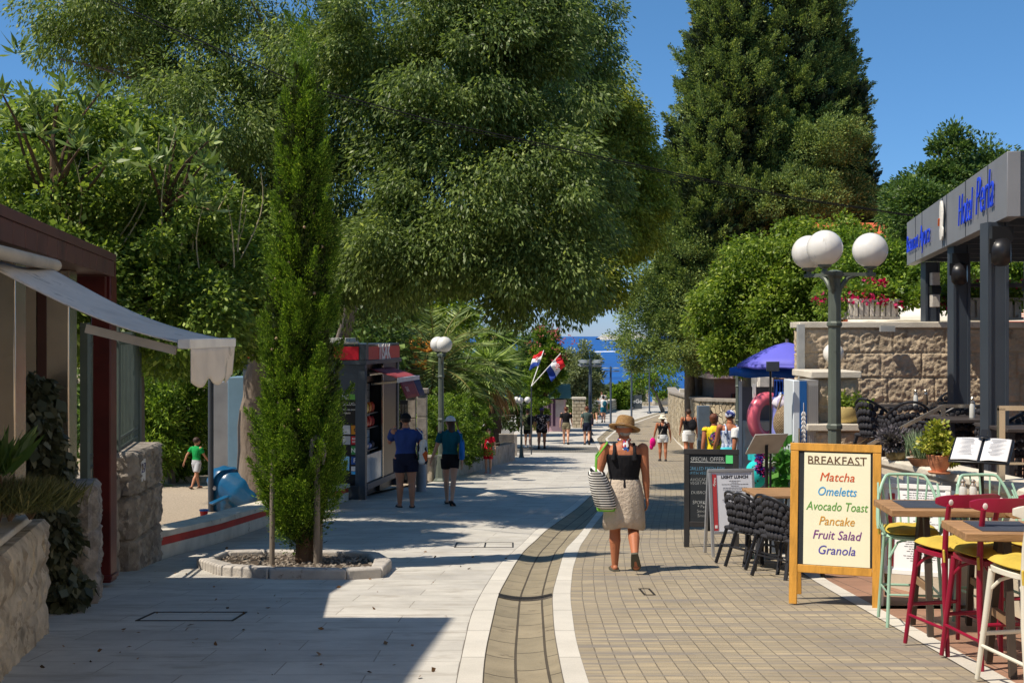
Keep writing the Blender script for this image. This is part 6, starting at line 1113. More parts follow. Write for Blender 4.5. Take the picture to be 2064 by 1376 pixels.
# --- roof terrace above the wall: planters, bougainvillea, parasols, orange roofed house
M_conc = pm('old_concrete', S(196, 190, 180), .95, var=.2, scale=4, bump=.5, bscale=30, wear=(S(140, 130, 118), .62, 5))
def planter(px0, px1, py0, py1, d_, lab, seed, fl):
    a, b = P(px0, py1, d_), P(px1, py0, d_); t = thing('planter', lab, 'planter', ((a.x + b.x) / 2, d_, a.z), group='fluted concrete planters on the wall'); w_ = (b.x - a.x) / 2; h_ = b.z - a.z; m = MB(); m.bx(-w_ + .02, w_ - .02, .03, .5, 0, h_ - .02); k = 8
    m.bx(-w_, w_, 0, .53, h_ - .045, h_); m.bx(-w_, w_, 0, .53, 0, .04)
    for i in range(k):
        x_ = -w_ + .06 + (2 * w_ - .12) * (i + .5) / k; m.bx(x_ - .028, x_ + .028, -.012, .05, .04, h_ - .045)
    part('trough', m, M_conc, t, bevel=.006); x0_ = a.x; x1_ = b.x; zz = b.z
    bt = thing('bougainvillea', lab.replace('fluted concrete planter', 'magenta bougainvillea growing in the planter'), 'flowering shrub', ((x0_ + x1_) / 2, d_ + .25, zz)); bl = [(x0_ + (x1_ - x0_) * i / 4, d_ + .25, zz + .02 + .05 * (i % 2), .26, .25, .16) for i in range(5)] + fl
    C, D = crown(bl, 90, .14, 60, seed, droop=.1); leaf_obj('foliage', C, D, .06, .035, M_hedge, bt, seed=seed); C, D = crown([(b_[0], b_[1] - .1, b_[2], b_[3], b_[4], b_[5]) for b_ in bl], 17, .09, 26, seed + 1, inner=0); leaf_obj('bracts', C, D, .05, .045, M_pink, bt, seed=seed)
    m = MB(); [limb(m, ((x0_ + x1_) / 2, d_ + .25, zz - .05), b_[:3], .015, .006, n=5, seed=i) for i, b_ in enumerate(bl)]; part('stem', m, M_barkd, bt, True)
planter(1711, 1815, 602, 643, 17.0, 'fluted concrete planter left of the white parasol', 141, [(P(1790, 590, 17).x, 17.2, P(0, 590, 17).z, .3, .25, .18), (P(1840, 605, 17).x, 17.1, P(0, 602, 17).z, .35, .2, .1), (P(1670, 605, 17).x, 17.1, P(0, 605, 17).z, .12, .15, .2), (P(1905, 605, 17).x, 17.3, P(0, 605, 17).z, .2, .2, .08)])
planter(1945, 2064, 600, 645, 17.0, 'fluted concrete planter right of the restaurant posts', 145, [(P(1920, 590, 17).x, 17.3, P(0, 600, 17).z, .3, .2, .1)])
def parasol(q, R_, H_, hh, mat, label, rim=.05, n=8, name='parasol', pole=M_steel):
    t = thing(name, label, 'parasol', q); m = MB(); m.tube([(0, 0, 0), (0, 0, H_ + .06)], .025, 8); part('pole', m, pole, t); k = 48
    rings = [[Vector((R_ * f * c_ * math.cos(2 * math.pi * j / k), R_ * f * c_ * math.sin(2 * math.pi * j / k), H_ - hh * (f ** 1.4))) for j in range(k) for c_ in (1 - .06 * f * abs(math.sin(math.pi * n * j / k)),)] for f in (.02, .25, .5, .75, 1)]
    if n == 4: rings = [[Vector((max(-1, min(1, 1.35 * math.cos(a))) * R_ * f, max(-1, min(1, 1.35 * math.sin(a))) * R_ * f, H_ - hh * f ** 1.1)) for a in (2 * math.pi * j / k for j in range(k))] for f in (.02, .25, .5, .75, 1)]
    m.__init__(); m.loft(rings, caps=False); can = part('canopy', m, mat, t, solid=.008); m = MB(); m.loft([rings[-1], [p + Vector((0, 0, -rim - .012 * math.sin(i * .9))) for i, p in enumerate(rings[-1])]], caps=False); part('valance', m, mat, can, solid=.006)
    m = MB(); [m.tube([(0, 0, H_ - .35), (R_ * .55 * math.cos(2 * math.pi * j / 8), R_ * .55 * math.sin(2 * math.pi * j / 8), H_ - hh * .43)], .007, 4) for j in range(8)]; part('ribs', m, pole, t); return t
M_cream = pm('cream_canvas', S(228, 222, 208), .85, var=.05, bump=.1, bscale=8)
pz = P(0, 645, 18.5).z; parasol(Vector((P(1872, 0, 19).x, 19.2, pz - 1.6)), 1.0, 1.62 + .3, .3, M_cream, 'cream parasol on the upper terrace right of the flowering planter', .06, 4)
parasol(Vector((P(2085, 0, 18).x, 18.6, pz - 1.6)), .8, 1.62 + .16, .3, patmat('striped_canvas', (S(170, 90, 70), S(226, 214, 196)), 9, 'wave', (1, 1, 1)), 'red and cream striped parasol at the right edge above the wall', .05, 4)
q = gx(1765, 42); t = thing('house', 'house with orange tiled roof showing between the trees on the right', 'house', q); z1_ = P(0, 470, 42).z - q.z; m = MB(); m.bx(-1.2, 3.4, 0, 5, 0, z1_ - .3); part('wall', m, pm('orange_wall', S(206, 104, 70), .9, var=.2, scale=2), t); m = MB(); m.add([(-1.5, -.4, z1_ - .3), (3.7, -.4, z1_ - .3), (3.7, 2.5, z1_ + .6), (-1.5, 2.5, z1_ + .6), (-1.5, 5.4, z1_ - .3), (3.7, 5.4, z1_ - .3)], [(0, 1, 2, 3), (3, 2, 5, 4), (0, 3, 4), (1, 5, 2)]); part('roof', m, pm('orange_tiles', S(204, 96, 62), .9, var=.35, scale=6), t)
m = MB(); m.bx(.2, .9, -.02, .02, z1_ - 1.6, z1_ - .6); part('window', m, M_glass, t)
# --- restaurant canopy
M_fas = pm('grey_fascia', S(138, 140, 144), .5, .25, .05, 2, bump=.04, bscale=6); M_post = pm('anthracite_post', S(72, 80, 90), .42, .35, .06, 3); M_bl = pm('blue_lettering', S(36, 72, 220), .4, var=.05)
fa, fb_ = P(2030, 437, 11), P(1828, 535, 17.2); ta, tb_ = P(2030, 305, 11), P(1828, 449, 17.2); cn_ = thing('restaurant_canopy', 'grey restaurant canopy with blue script lettering on dark posts', 'canopy', (5.2, 14, G(14)))
dirf = (fb_ - fa).normalized(); nrm = Vector((-dirf.y, dirf.x, 0)).normalized(); m = MB(); ins = -nrm * .12
m.hexa([fa, fa + ins, fb_ + ins, fb_], [ta, ta + ins, tb_ + ins, tb_]); fas = part('fascia', m, M_fas, cn_, True, bevel=.006)
m = MB(); ins2 = ins + dirf * .006
m.hexa([fa + ins2 + Vector((0, 0, .003)), fa + Vector((3.6, .0, .003)), fa + Vector((3.6, .12, .003)), fa + ins2 + Vector((0, .12, .003))], [ta + ins2, ta + Vector((3.6, .0, 0)), ta + Vector((3.6, .12, 0)), ta + ins2 + Vector((0, .12, 0))]); part('end_fascia', m, M_post, cn_, True); m = MB(); e0 = fa + Vector((.36, -.012, .09)); m.bx(e0.x, e0.x + 2.6, e0.y, e0.y + .02, e0.z, e0.z + .42); part('end_glass', m, M_glass, cn_, True)
fu = lambda t, v: (fa.lerp(fb_, t)).lerp(ta.lerp(tb_, t), v) + nrm * .004
# seams
for t_ in (.13, .31, .49, .535, .78, .87):
    m = MB(); m.bar(fu(t_, .01), fu(t_, .99), .012, .006, up=nrm); part('panel_seam', m, M_post, fas, True) if False else None
    a_, b_ = fu(t_, .01) - fas.parent.location, fu(t_, .99) - fas.parent.location; m = MB(); m.bar(a_, b_, .01, .006, up=nrm); part('panel_seam', m, M_post, fas)
def script(s, t0, t1, v, size, sx=.8):
    """blue script letters mounted along the fascia; near end of the fascia is t=0 so words run towards the far end reversed"""
    p0, p1 = fu(t0, v), fu(t1, v); tx = text_mb(s, size, .3, offset=-.007, depth=.012, align='LEFT', sx=1); w_ = max(p[0] for p in tx.v) - min(p[0] for p in tx.v); k = (p1 - p0).length / w_; tx.v = [(p[0] * k, p[1], p[2]) for p in tx.v]
    tx.xf(frame(p0 + nrm * .015, p1 - p0, (0, 0, 1))); tx.mv(tuple(-c_ for c_ in cn_.location)); part('lettering', tx, M_bl, fas)
script('Hotel', .365, .24, .48, .5); script('Perla', .215, .085, .54, .56); script('Restaurant', .985, .82, .44, .36); script('Ayora', .80, .67, .44, .42)
m = MB(); q = fu(.515, .5); m.loft([[fu(.515 + .02 * w_ * math.cos(a), .5 + v_) + nrm * (.03 + .02 * math.sin(a)) for a in (2 * math.pi * j / 12 for j in range(12))] for v_, w_ in ((-.36, .3), (-.3, .8), (-.16, 1), (-.1, .6), (0, .75), (.2, 1), (.32, .7), (.4, .2))]); m.mv(tuple(-c_ for c_ in cn_.location)); part('shell_emblem', m, pm('shell_white', S(226, 222, 212), .5, bump=.4, bscale=20), fas)
m = MB(); m.bar(fu(.52, .42) + nrm * .055, fu(.515, .56) + nrm * .055, .03, .012); m.mv(tuple(-c_ for c_ in cn_.location)); part('emblem_stripe', m, pm('orange_mark', S(214, 100, 40), .5), fas)
for i in range(9):
    q = fa.lerp(fb_, (i + .5) / 9); m = MB(); m.bar(q + Vector((.1, 0, .1)), q + Vector((3.2, 0, .1)), .05, .14); part('joist', m, M_post, cn_, True)
m = MB(); m.add([fa + Vector((.12, 0, .3)), fa + Vector((3.5, 0, .3)), fb_ + Vector((3.5, 0, .3)), fb_ + Vector((.12, 0, .3))], [(0, 3, 2, 1)]); part('roof_fabric', m, pm('tan_canvas', S(190, 170, 146), .85), cn_, True, solid=.01)
M_sconce = pm('sconce_ribbed', S(186, 180, 170), .5, var=.15, scale=30); PT = -1.62
for px, d_, zb in ((2006, 11.5, G(11.5)), (1934, 14.1, G(14)), (1876, 16.55, wt + .09)):
    x = P(px, 0, d_).x; zt = (fa.lerp(fb_, min(1, (d_ - 11) / 6.2))).z; po = MB(); po.bx(x - .07, x + .07, d_ - .06, d_ + .1, zb, zt); po.bx(x - .1, x - .069, d_ - .08, d_ + .12, zb, zt); po.bx(x + .069, x + .1, d_ - .08, d_ + .12, zb, zt); part('post', po, M_post, cn_, True)
    if True:
        lz = P(0, {2006: 575, 1934: 575, 1876: 585}[px], d_).z; lx_ = x + (.34 if px != 1876 else .0); ly_ = d_ - (.02 if px != 1876 else .16); t = thing('wall_light', {2006: 'ribbed up and down light on the nearest restaurant post', 1934: 'ribbed up and down light on the middle restaurant post', 1876: 'ribbed up and down light on the farthest restaurant post'}[px], 'light', (lx_, ly_, lz), group='lights on the restaurant posts'); m = MB(); m.bx(-.055, .055, -.055, .055, .06, .24); part('diffuser', m, M_sconce, t, bevel=.01); m = MB(); m.bx(-.055, .055, -.055, .055, -.24, -.06); part('diffuser', m, M_sconce, t, bevel=.01); m = MB(); m.bx(-.065, .065, -.065, .065, -.055, .055); m.bx(-.3, -.06, -.02, .02, -.02, .02) if px != 1876 else m.bx(-.02, .02, .0, .12, -.02, .02); part('band', m, M_kd, t)
for i, (px, py, d_) in enumerate(((2018, 508, 11.2), (1934, 552, 13.9))):
    q = P(px, py, d_); t = thing('patio_fan', ['round black fan housing hanging by the nearest restaurant post', 'round black fan housing behind the middle restaurant post'][i], 'fan', q, group='fans under the canopy'); m = MB(); m.lathe([(.0, -.09), (.1, -.085), (.13, -.05), (.135, 0), (.13, .05), (.1, .085), (.0, .09)], n=24, M=Matrix.Rotation(R(90), 4, 'Y') @ Matrix.Rotation(R(25), 4, 'X')); part('housing', m, pm('black_plastic', S(30, 30, 33), .35, var=.1), t); m = MB(); m.bx(-.1, .1, -.04, .04, .1, .24); m.bar((-.11, -.05, .12), (-.11, -.05, -.02), .05, .02); part('bracket', m, M_kd, t); m = MB(); m.lathe([(.0, -.14), (.04, -.14), (.045, -.1), (.0, -.1)], n=14, M=Matrix.Rotation(R(90), 4, 'X')); part('hub', m, M_grey, t)
# --- raised terrace: floor, front wall with coping, steps rail
sheet_t = MB(); sheet_t.add([(3.72, 11.7, PT), (9.4, 11.7, PT), (9.4, 16.5, PT), (4.3, 16.5, PT)], [(0, 1, 2, 3)]); sheet_t.add([(4.05, 9.0, PT), (9.4, 9.0, PT), (9.4, 11.7, PT), (3.72, 11.7, PT)], [(0, 1, 2, 3)]); struct('terrace_floor', sheet_t, M_terra)
tw_ = thing('terrace_wall', 'low cream wall with smooth coping carrying the flower pots', 'wall', (3.9, 10.4, G(10.4))); m = MB(); a, b = Vector((3.6, 11.75, 0)), Vector((4.12, 8.7, 0)); nrm2 = Vector((-(b - a).y, (b - a).x, 0)).normalized()
def slab(m, a, b, wd, za, zb, off=0): m.hexa([a + nrm2 * off + Vector((0, 0, za)), b + nrm2 * off + Vector((0, 0, za)), b + nrm2 * (off + wd) + Vector((0, 0, za)), a + nrm2 * (off + wd) + Vector((0, 0, za))], [a + nrm2 * off + Vector((0, 0, zb)), b + nrm2 * off + Vector((0, 0, zb)), b + nrm2 * (off + wd) + Vector((0, 0, zb)), a + nrm2 * (off + wd) + Vector((0, 0, zb))])
slab(m, a, b, .36, G(11.7) - .1, -1.3, .03); part('wall', m, pm('cream_render', S(196, 184, 164), .85, var=.1, scale=2, bump=.2), tw_, True); m = MB(); slab(m, a + Vector((0, .05, 0)), b, .44, -1.298, -1.22); part('coping', m, M_cop, tw_, True, bevel=.02)
m = MB(); m.hexa([(4.6, 11.75, G(11.7)), (4.0, 11.75, G(11.7)), (4.0, 12.2, G(11.7)), (4.6, 12.2, G(11.7))], [(4.6, 11.75, -1.5), (4.0, 11.75, -1.5), (4.0, 12.2, -1.5), (4.6, 12.2, -1.5)]); part('return', m, M_conc, tw_, True)
st_ = thing('terrace_steps', 'pale steps up to the terrace beside the stone pillar', 'steps', (4.2, 13.4, G(13.4))); 
for i in range(5): m = MB(); m.bx(3.75 + .28 * i, 5.6, 12.3, 14.6, -2.72 + .0, -2.58 + .2 * i) if i == 0 else m.bx(3.75 + .28 * i, 5.6, 12.3, 14.6, -2.578 + .2 * (i - 1), -2.58 + .2 * i); part('step', m, M_conc, st_, True, bevel=.01)
for i, (d_, s_) in enumerate(((12.6, 0), (14.3, 1))):
    a_, b_ = P(1730 + 20 * (1 - s_), 897, d_), P(1885 + 16 * (1 - s_), 812 + 6 * (1 - s_), d_); t = thing('handrail', ['nearer steel handrail rising over the terrace steps', 'farther steel handrail rising over the terrace steps'][i], 'handrail', a_, group='handrails of the terrace steps'); m = MB(); m.bar(a_, b_, .035, .035); m.bar(b_, b_ + Vector((.3, 0, 0)), .035, .035); part('rail', m, M_steel, t, True); m = MB(); m.bx(b_.x - .02, b_.x + .02, d_ - .02, d_ + .02, PT, b_.z); part('upright', m, M_steel, t, True)
t = thing('terrace_railing', 'thin steel railing on the terrace edge at the right edge of the picture', 'railing', (4.6, 9.6, PT)); a_, b_ = P(2012, 822, 9.9), P(2200, 822, 9.9); m = MB(); m.bar(a_, b_, .04); part('rail', m, M_steel, t, True); m = MB(); m.bar(a_ + Vector((0, 0, -.46)), b_ + Vector((0, 0, -.46)), .02); part('rail', m, M_steel, t, True); m = MB(); m.bx(a_.x, a_.x + .05, 9.88, 9.93, -1.9, a_.z); part('upright', m, M_steel, t, True)
# dark cushioned covers leaning on the wall
M_cov = pm('slate_cover', S(78, 86, 98), .7, var=.12, bump=.3, bscale=10)
for i, (px0, px1, py0, py1, d_) in enumerate(((1768, 1830, 955, 1040, 11.1), (1826, 1902, 962, 1050, 10.6), (1896, 1962, 985, 1065, 10.2))):
    a_, b_ = P(px0, py1, d_), P(px1, py0, d_); m = MB(); w_ = b_.x - a_.x; hh = b_.z - a_.z; m.hexa([(a_.x, d_, a_.z), (b_.x, d_ - .1, a_.z), (b_.x, d_ + .0, a_.z), (a_.x, d_ + .1, a_.z)], [(a_.x + .04, d_ + .13, b_.z), (b_.x - .02, d_ + .03, b_.z - .06), (b_.x - .02, d_ + .12, b_.z - .06), (a_.x + .04, d_ + .22, b_.z)]); one('panel_cover', m, M_cov, ['slate grey covered panel leaning on the cream wall behind the breakfast board', 'slate grey covered panel behind the white menu board', 'slate grey covered panel below the open menu stand'][i], 'covered panel', 'slate covers along the cream wall', bevel=.02)
# --- pots
M_tc = pm('terracotta', S(196, 128, 92), .85, var=.12, scale=6, bump=.2); M_glz = pm('glazed_pot', S(120, 104, 66), .3, var=.3, scale=6); M_glzd = pm('glazed_pot_band', S(76, 84, 92), .35, var=.4, scale=20); M_lav = leafmat('lavender_leaf', S(92, 86, 92), S(126, 118, 128), S(150, 140, 150), .2, 2, gain=1.2); M_rosem = leafmat('rosemary_leaf', S(96, 116, 84), S(140, 156, 120), None, .2, 2, gain=1.2); M_succ = leafmat('succulent_leaf', S(140, 150, 50), S(186, 186, 80), S(210, 196, 100), .25, 3, .35, gain=1.2)
cz = -1.22
def pot(name, label, q, prof, mat, band=None):
    prof = [(r * .64, z * .64) for r, z in prof]; band = [(r * .64, z * .64) for r, z in band] if band else None
    t = thing(name, label, 'flower pot', q); m = MB(); m.lathe(prof, n=26); part('pot', m, mat, t)
    if band: m = MB(); m.lathe(band, n=26); part('rim_band', m, M_glzd, t)
    m = MB(); r_ = prof[-1][0]; m.lathe([(.01, prof[-1][1] - .001), (r_ * .97, prof[-1][1])], n=20); part('soil', m, pm('bed_soil', (0, 0, 0)), t); return t
def wallpt(px): # point on the coping under a photo column
    for y in np.arange(11.6, 8.8, -.01):
        if abs((CX + F * (3.6 + (11.75 - y) * .1705 + .2) / y) - px) < 4: return Vector((3.6 + (11.75 - y) * .1705 + .2, y, cz))
    return Vector((3.9, 10.5, cz))
q = Vector((P(1806, 0, 11.5).x, 11.5, cz)); pot('flower_pot', 'glazed bowl pot of grey purple lavender on the cream wall', q, [(.1, 0), (.14, .03), (.16, .09), (.155, .13)], M_glz, [(.1555, .131), (.164, .132), (.16, .2), (.15, .2)]); C, D = crown([(q.x, q.y, q.z + .19, .13, .12, .08)], 50, .05, 50, 151, droop=-.3); leaf_obj('lavender', C, D, .05, .016, M_lav, setp(thing('lavender_plant', 'grey purple lavender in the glazed bowl', 'plant', q + Vector((0, 0, .13)))), seed=2)
q = Vector((P(1862, 0, 11.0).x, 11.0, cz)); t = thing('planter_trough', 'brown oval trough with upright rosemary between two pots', 'flower pot', q); m = MB(); m.loft([[Vector((rx * math.cos(a), ry * math.sin(a), z)) for a in (2 * math.pi * j / 24 for j in range(24))] for z, rx, ry in ((0, .1, .06), (.02, .12, .07), (.07, .15, .085), (.07, .135, .075), (.055, .13, .07))]); part('pot', m, pm('brown_clay', S(150, 104, 76), .85), t); tussock('rosemary_plant', 'upright grey green rosemary in the brown trough', 'plant', q + Vector((-.01, 0, .06)), 420, .2, .009, M_rosem, 152, .3, .05); tussock('rosemary_plant', 'low green sprigs at the right end of the brown trough', 'plant', q + Vector((.1, 0, .06)), 120, .08, .012, M_rosem, 153, .5, .03)
q = Vector((P(1893, 0, 10.4).x, 10.4, cz)); pot('flower_pot', 'terracotta pot of yellow green succulents on a saucer', q, [(.0, .0), (.135, 0), (.15, .02), (.148, .03), (.1, .025), (.1, .05), (.14, .12), (.165, .22), (.172, .25), (.16, .26)], M_tc); su = thing('succulent_plant', 'bushy yellow green succulent growing in the terracotta pot', 'plant', q + Vector((0, 0, .17))); C, D = crown([(q.x, q.y, q.z + .25, .14, .13, .08), (q.x - .02, q.y, q.z + .35, .08, .08, .09), (q.x + .1, q.y - .02, q.z + .17, .06, .07, .08)], 70, .045, 26, 154, droop=-.1); leaf_obj('foliage', C, D, .034, .023, M_succ, su, seed=3)
q = Vector((P(1706, 0, 15.15).x, 15.15, P(0, 858, 15.0).z)); pot('flower_pot', 'yellow rounded pot on the stone ledge behind the lamp pole', q, [(.1, 0), (.22, .08), (.3, .22), (.29, .36), (.28, .37)], pm('yellow_pot', S(206, 184, 120), .6)); yp = thing('ledge_plant', 'small leafy plant in the yellow pot on the ledge', 'plant', q + Vector((0, 0, .26))); C, D = crown([(q.x + .08, q.y, q.z + .32, .2, .15, .12), (q.x + .24, q.y, q.z + .2, .06, .06, .12)], 30, .06, 30, 155); leaf_obj('foliage', C, D, .05, .03, M_lite, yp, seed=5)
q = P(2030, 945, 10.2); q.z = PT; pot('flower_pot', 'dark zinc tub behind the open menu stand', Vector((P(1990, 0, 10.3).x, 10.3, PT)), [(.15, 0), (.2, .1), (.21, .34), (.19, .34)], pm('zinc', S(130, 132, 132), .5, .4))
# --- woven armchairs and tables
M_rope = pm('black_rope', S(46, 46, 52), .75, var=.25, scale=30, bump=.5, bscale=90); M_fr = pm('black_frame', S(36, 37, 42), .4, var=.1)
def woven_chair(label, loc, rz, group):
    """faces +y: barrel back of padded rope strands, arms, four legs"""
    t = thing('armchair', label, 'armchair', loc, rz, group); m = MB(); rw_ = 5; cols_ = 19
    def sh(u, v):     # u along the U from left arm front to right arm front, v height 0..1
        a = math.pi * (1.12 * u - .06) ; back = math.sin(max(0, min(math.pi, a))) ; x = -math.cos(a) * (.27 + .04 * v) ; y = .14 - .36 * back - .08 * back * v; top = .64 + .19 * max(0, back - .55) / .45; return Vector((x, y if back > .02 else .18, .40 + (top - .40) * v))
    for r_ in range(rw_):
        for c_ in range(cols_):
            u = (c_ + (.5 if r_ % 2 else .0) + .25) / cols_
            if u > 1: continue
            p = sh(u, (r_ + .5) / rw_); p2 = sh(min(1, u + .02), (r_ + .5) / rw_); d = (p2 - p).normalized(); w_ = .032; hh = (.64 - .4 + .19 * (.3)) / rw_ * .6
            Mx = Matrix(((d.x, -d.y, 0), (d.y, d.x, 0), (0, 0, 1))); m.ell(p, (w_ * 1.05, .02, hh), 8, 6, Mx)
    part('woven_back', m, M_rope, t)
    m = MB(); m.tube([sh(i / 24, 1) + Vector((0, 0, .02)) for i in range(25)], .016, 8); part('top_rail', m, M_fr, t); m = MB(); m.tube([sh(i / 24, 0) for i in range(25)], .012, 6); m.bar((-.25, .17, .4), (.25, .17, .4), .03); part('seat_frame', m, M_fr, t)
    m = MB(); m.bx(-.24, .24, -.2, .18, .385, .43); part('seat', m, M_rope, t, bevel=.02)
    for s in (-1, 1): m = MB(); m.bar((s * .23, .16, .4), (s * .26, .22, 0), .032); part('leg', m, M_fr, t); m = MB(); m.bar((s * .2, -.18, .4), (s * .25, -.3, 0), .032); part('leg', m, M_fr, t)
    m = MB(); m.bar((-.24, .19, .22), (.24, .19, .22), .016); part('stretcher', m, M_fr, t); m = MB(); m.bar((-.235, -.25, .22), (.235, -.25, .22), .016); part('stretcher', m, M_fr, t); return t
grp = 'woven black armchairs outside'; ch = woven_chair('woven black armchair nearest the light lunch board, back of the pair', gx(1512, 13.75), R(-62), grp)
dup(ch, gx(1533, 13.35), R(-62), 'woven black armchair in front of the first one by the light lunch board', grp); dup(ch, gx(1576, 13.0), R(-60), 'woven black armchair just left of the breakfast board, farther of the two', grp); dup(ch, gx(1592, 12.45), R(-60), 'woven black armchair partly hidden by the breakfast board', grp)
for i, (px, d_, rz, lab) in enumerate(((1775, 14.2, -60, 'woven black armchair left of the terrace table below the block wall'), (1830, 13.7, -10, 'woven black armchair in front of the terrace table, its back to the steps'), (1905, 13.0, 20, 'woven black armchair behind the nearer terrace table beside the middle post'), (1975, 13.0, -20, 'woven black armchair between the two restaurant posts'), (2045, 12.0, 10, 'woven black armchair behind the terrace railing at the right edge'), (1930, 15.4, 170, 'woven black armchair behind the far terrace table'), (2110, 13.2, 180, 'woven black armchair at the far right of the terrace'))):
    q = P(px, 0, d_); q.z = PT; dup(ch, q, R(rz), lab, 'woven black armchairs on the terrace')
M_dt = pm('dark_table_top', S(70, 64, 62), .4, var=.15, scale=6); M_wood = pm('weathered_teak', S(158, 122, 86), .65, var=.3, scale=3, bump=.3, bscale=30, stretch=(1, 8, 8)); M_mat = pm('slate_table_mat', S(60, 66, 78), .6, var=.08)
def table(name, label, loc, w_, dp, h_, rz, mat, group=None, legs=4, edge=.035):
    t = thing(name, label, 'table', loc, rz, group); m = MB(); m.bx(-w_ / 2, w_ / 2, -dp / 2, dp / 2, h_ - edge, h_); part('tabletop', m, mat, t, bevel=.006)
    if legs == 4:
        for sx in (-1, 1):
            for sy in (-1, 1): m = MB(); m.bar((sx * (w_ / 2 - .06), sy * (dp / 2 - .06), h_ - edge), (sx * (w_ / 2 - .05), sy * (dp / 2 - .05), 0), .045); part('leg', m, M_fr, t)
    else:
        for s in (-1, 1):   # trestle pair of splayed dark legs
            for q_ in (-1, 1): m = MB(); m.bar((s * (w_ / 2 - .3), q_ * .06, h_ - edge), (s * (w_ / 2 - .28), q_ * (dp / 2 - .02), 0), .04, .06); part('leg', m, pm('dark_stained_leg', S(62, 52, 44), .6), t)
            m = MB(); m.bar((s * (w_ / 2 - .288), -dp * .33, h_ * .38), (s * (w_ / 2 - .288), dp * .33, h_ * .38), .03, .05); part('cross_bar', m, pm('tan_bar', S(140, 112, 84), .6), t)
    m = MB(); m.bx(-w_ / 2 + .1, w_ / 2 - .1, -dp / 2 + .07, dp / 2 - .07, 0, .0) if False else None; return t
q = P(1850, 0, 14.6); q.z = PT; tb1 = table('terrace_table', 'dark table below the block wall with two shakers on it', q, 1.0, .8, .74, 0, M_dt, 'dark terrace tables')
q2 = P(1960, 0, 12.6); q2.z = PT; table('terrace_table', 'dark table beside the nearest restaurant post with a shaker', q2, .8, .8, .74, 0, M_dt, 'dark terrace tables'); q3 = P(2080, 0, 11.4); q3.z = PT; table('terrace_table', 'dark table at the right edge behind the railing', q3, .8, .8, .74, 0, M_dt, 'dark terrace tables')
M_glass2 = pm('cruet_glass', S(206, 206, 200), .15, var=.1, spec=.8); M_pep = pm('pepper', S(80, 66, 52), .7)
def shaker(loc, label, h_=.13, group=None, pep=0):
    t = thing('shaker', label, 'shaker', loc, group=group); m = MB(); m.lathe([(.028, 0), (.03, .01), (.027, h_ * .55), (.018, h_ * .68)], n=14); part('glass_body', m, M_pep if pep else M_glass2, t); m = MB(); m.lathe([(.019, h_ * .68), (.023, h_ * .72), (.016, h_ * .82), (.021, h_ * .92), (.01, h_)], n=14); part('top', m, M_steel, t); return t
shaker(q + Vector((-.06, -.1, .74)), 'pale glass shaker on the dark table below the wall', .2); shaker(q + Vector((.06, -.1, .74)), 'darker shaker on the dark table below the wall', .2, pep=1); shaker(q2 + Vector((-.06, -.15, .74)), 'glass shaker on the table beside the nearest post', .22)
q = gx(1572, 14.0); table('street_table', 'small teak edged table behind the woven chairs left of the breakfast board', q, .72, .72, P(0, 990, 14).z - q.z, R(4), M_wood, None, 4)
# --- A boards
M_yw = pm('varnished_yellow_wood', S(206, 150, 62), .5, var=.2, scale=4, bump=.2, bscale=24, stretch=(5, 5, .6), wear=(S(170, 110, 50), .66, 4)); M_creampaper = pm('cream_paper', S(236, 232, 202), .6, var=.02); M_blackb = pm('blackboard', S(36, 40, 44), .6, var=.2, scale=4); M_blackw = pm('black_stained_wood', S(44, 42, 42), .6, var=.2)
def aboard(name, label, loc, rz, H_, W_, fw, leg, mframe, mface, lean=9, back=True, backleg=None):
    t = thing(name, label, 'A board', loc, rz); Mf = Matrix.Translation((0, 0, 0)) @ Matrix.Rotation(R(-lean), 4, 'X'); Hh = H_ / math.cos(R(lean)); pc = []
    for s in (-1, 1): m = MB(); m.bx(s * W_ / 2 - (fw if s > 0 else 0), s * W_ / 2 + (fw if s < 0 else 0), 0, .035, 0, Hh - fw - .002); m.xf(Mf); part('frame_upright', m, mframe, t, bevel=.004)
    m = MB(); m.bx(-W_ / 2 - .004, W_ / 2 + .004, -.003, .038, Hh - fw, Hh); m.xf(Mf); part('frame_top', m, mframe, t, bevel=.004); m = MB(); m.bx(-W_ / 2 + fw + .002, W_ / 2 - fw - .002, .0, .034, leg, leg + fw); m.xf(Mf); part('frame_bottom', m, mframe, t, bevel=.004)
    m = MB(); m.bx(-W_ / 2 + fw, W_ / 2 - fw, .012, .022, leg + fw, Hh - fw); m.xf(Mf); fc = part('panel', m, mface, t)
    if back:
        Mb = Matrix.Translation((0, 2 * H_ * math.tan(R(lean)) + .07, 0)) @ Matrix.Rotation(R(lean), 4, 'X')
        for s in (-1, 1): m = MB(); m.bx(s * W_ / 2 - (fw if s > 0 else 0), s * W_ / 2 + (fw if s < 0 else 0), -.035, 0, 0, Hh - .02); m.xf(Mb); part('back_leg', m, backleg or mframe, t, bevel=.004)
        m = MB(); m.bx(-W_ / 2 + fw, W_ / 2 - fw, -.03, -.01, leg, Hh - fw); m.xf(Mb); part('back_panel', m, M_blackb, t)
    return t, fc, Mf, Hh
def write(fc, Mf, s, x, z, size, mat, shear=0, off=0, sx=1, y=-.0, align='CENTER', rot=0, sp=1, fit=0):
    tx = text_mb(s, size, shear, off, .002, align, sp, sx)
    if fit: w_ = max(p[0] for p in tx.v) - min(p[0] for p in tx.v); tx.v = [(p[0] * fit / w_, p[1], p[2]) for p in tx.v]
    tx.xf(Mf @ frame((x, .0105 + y, z), (math.cos(rot), 0, math.sin(rot)), (-math.sin(rot), 0, math.cos(rot)))); return part('lettering', tx, mat, fc)
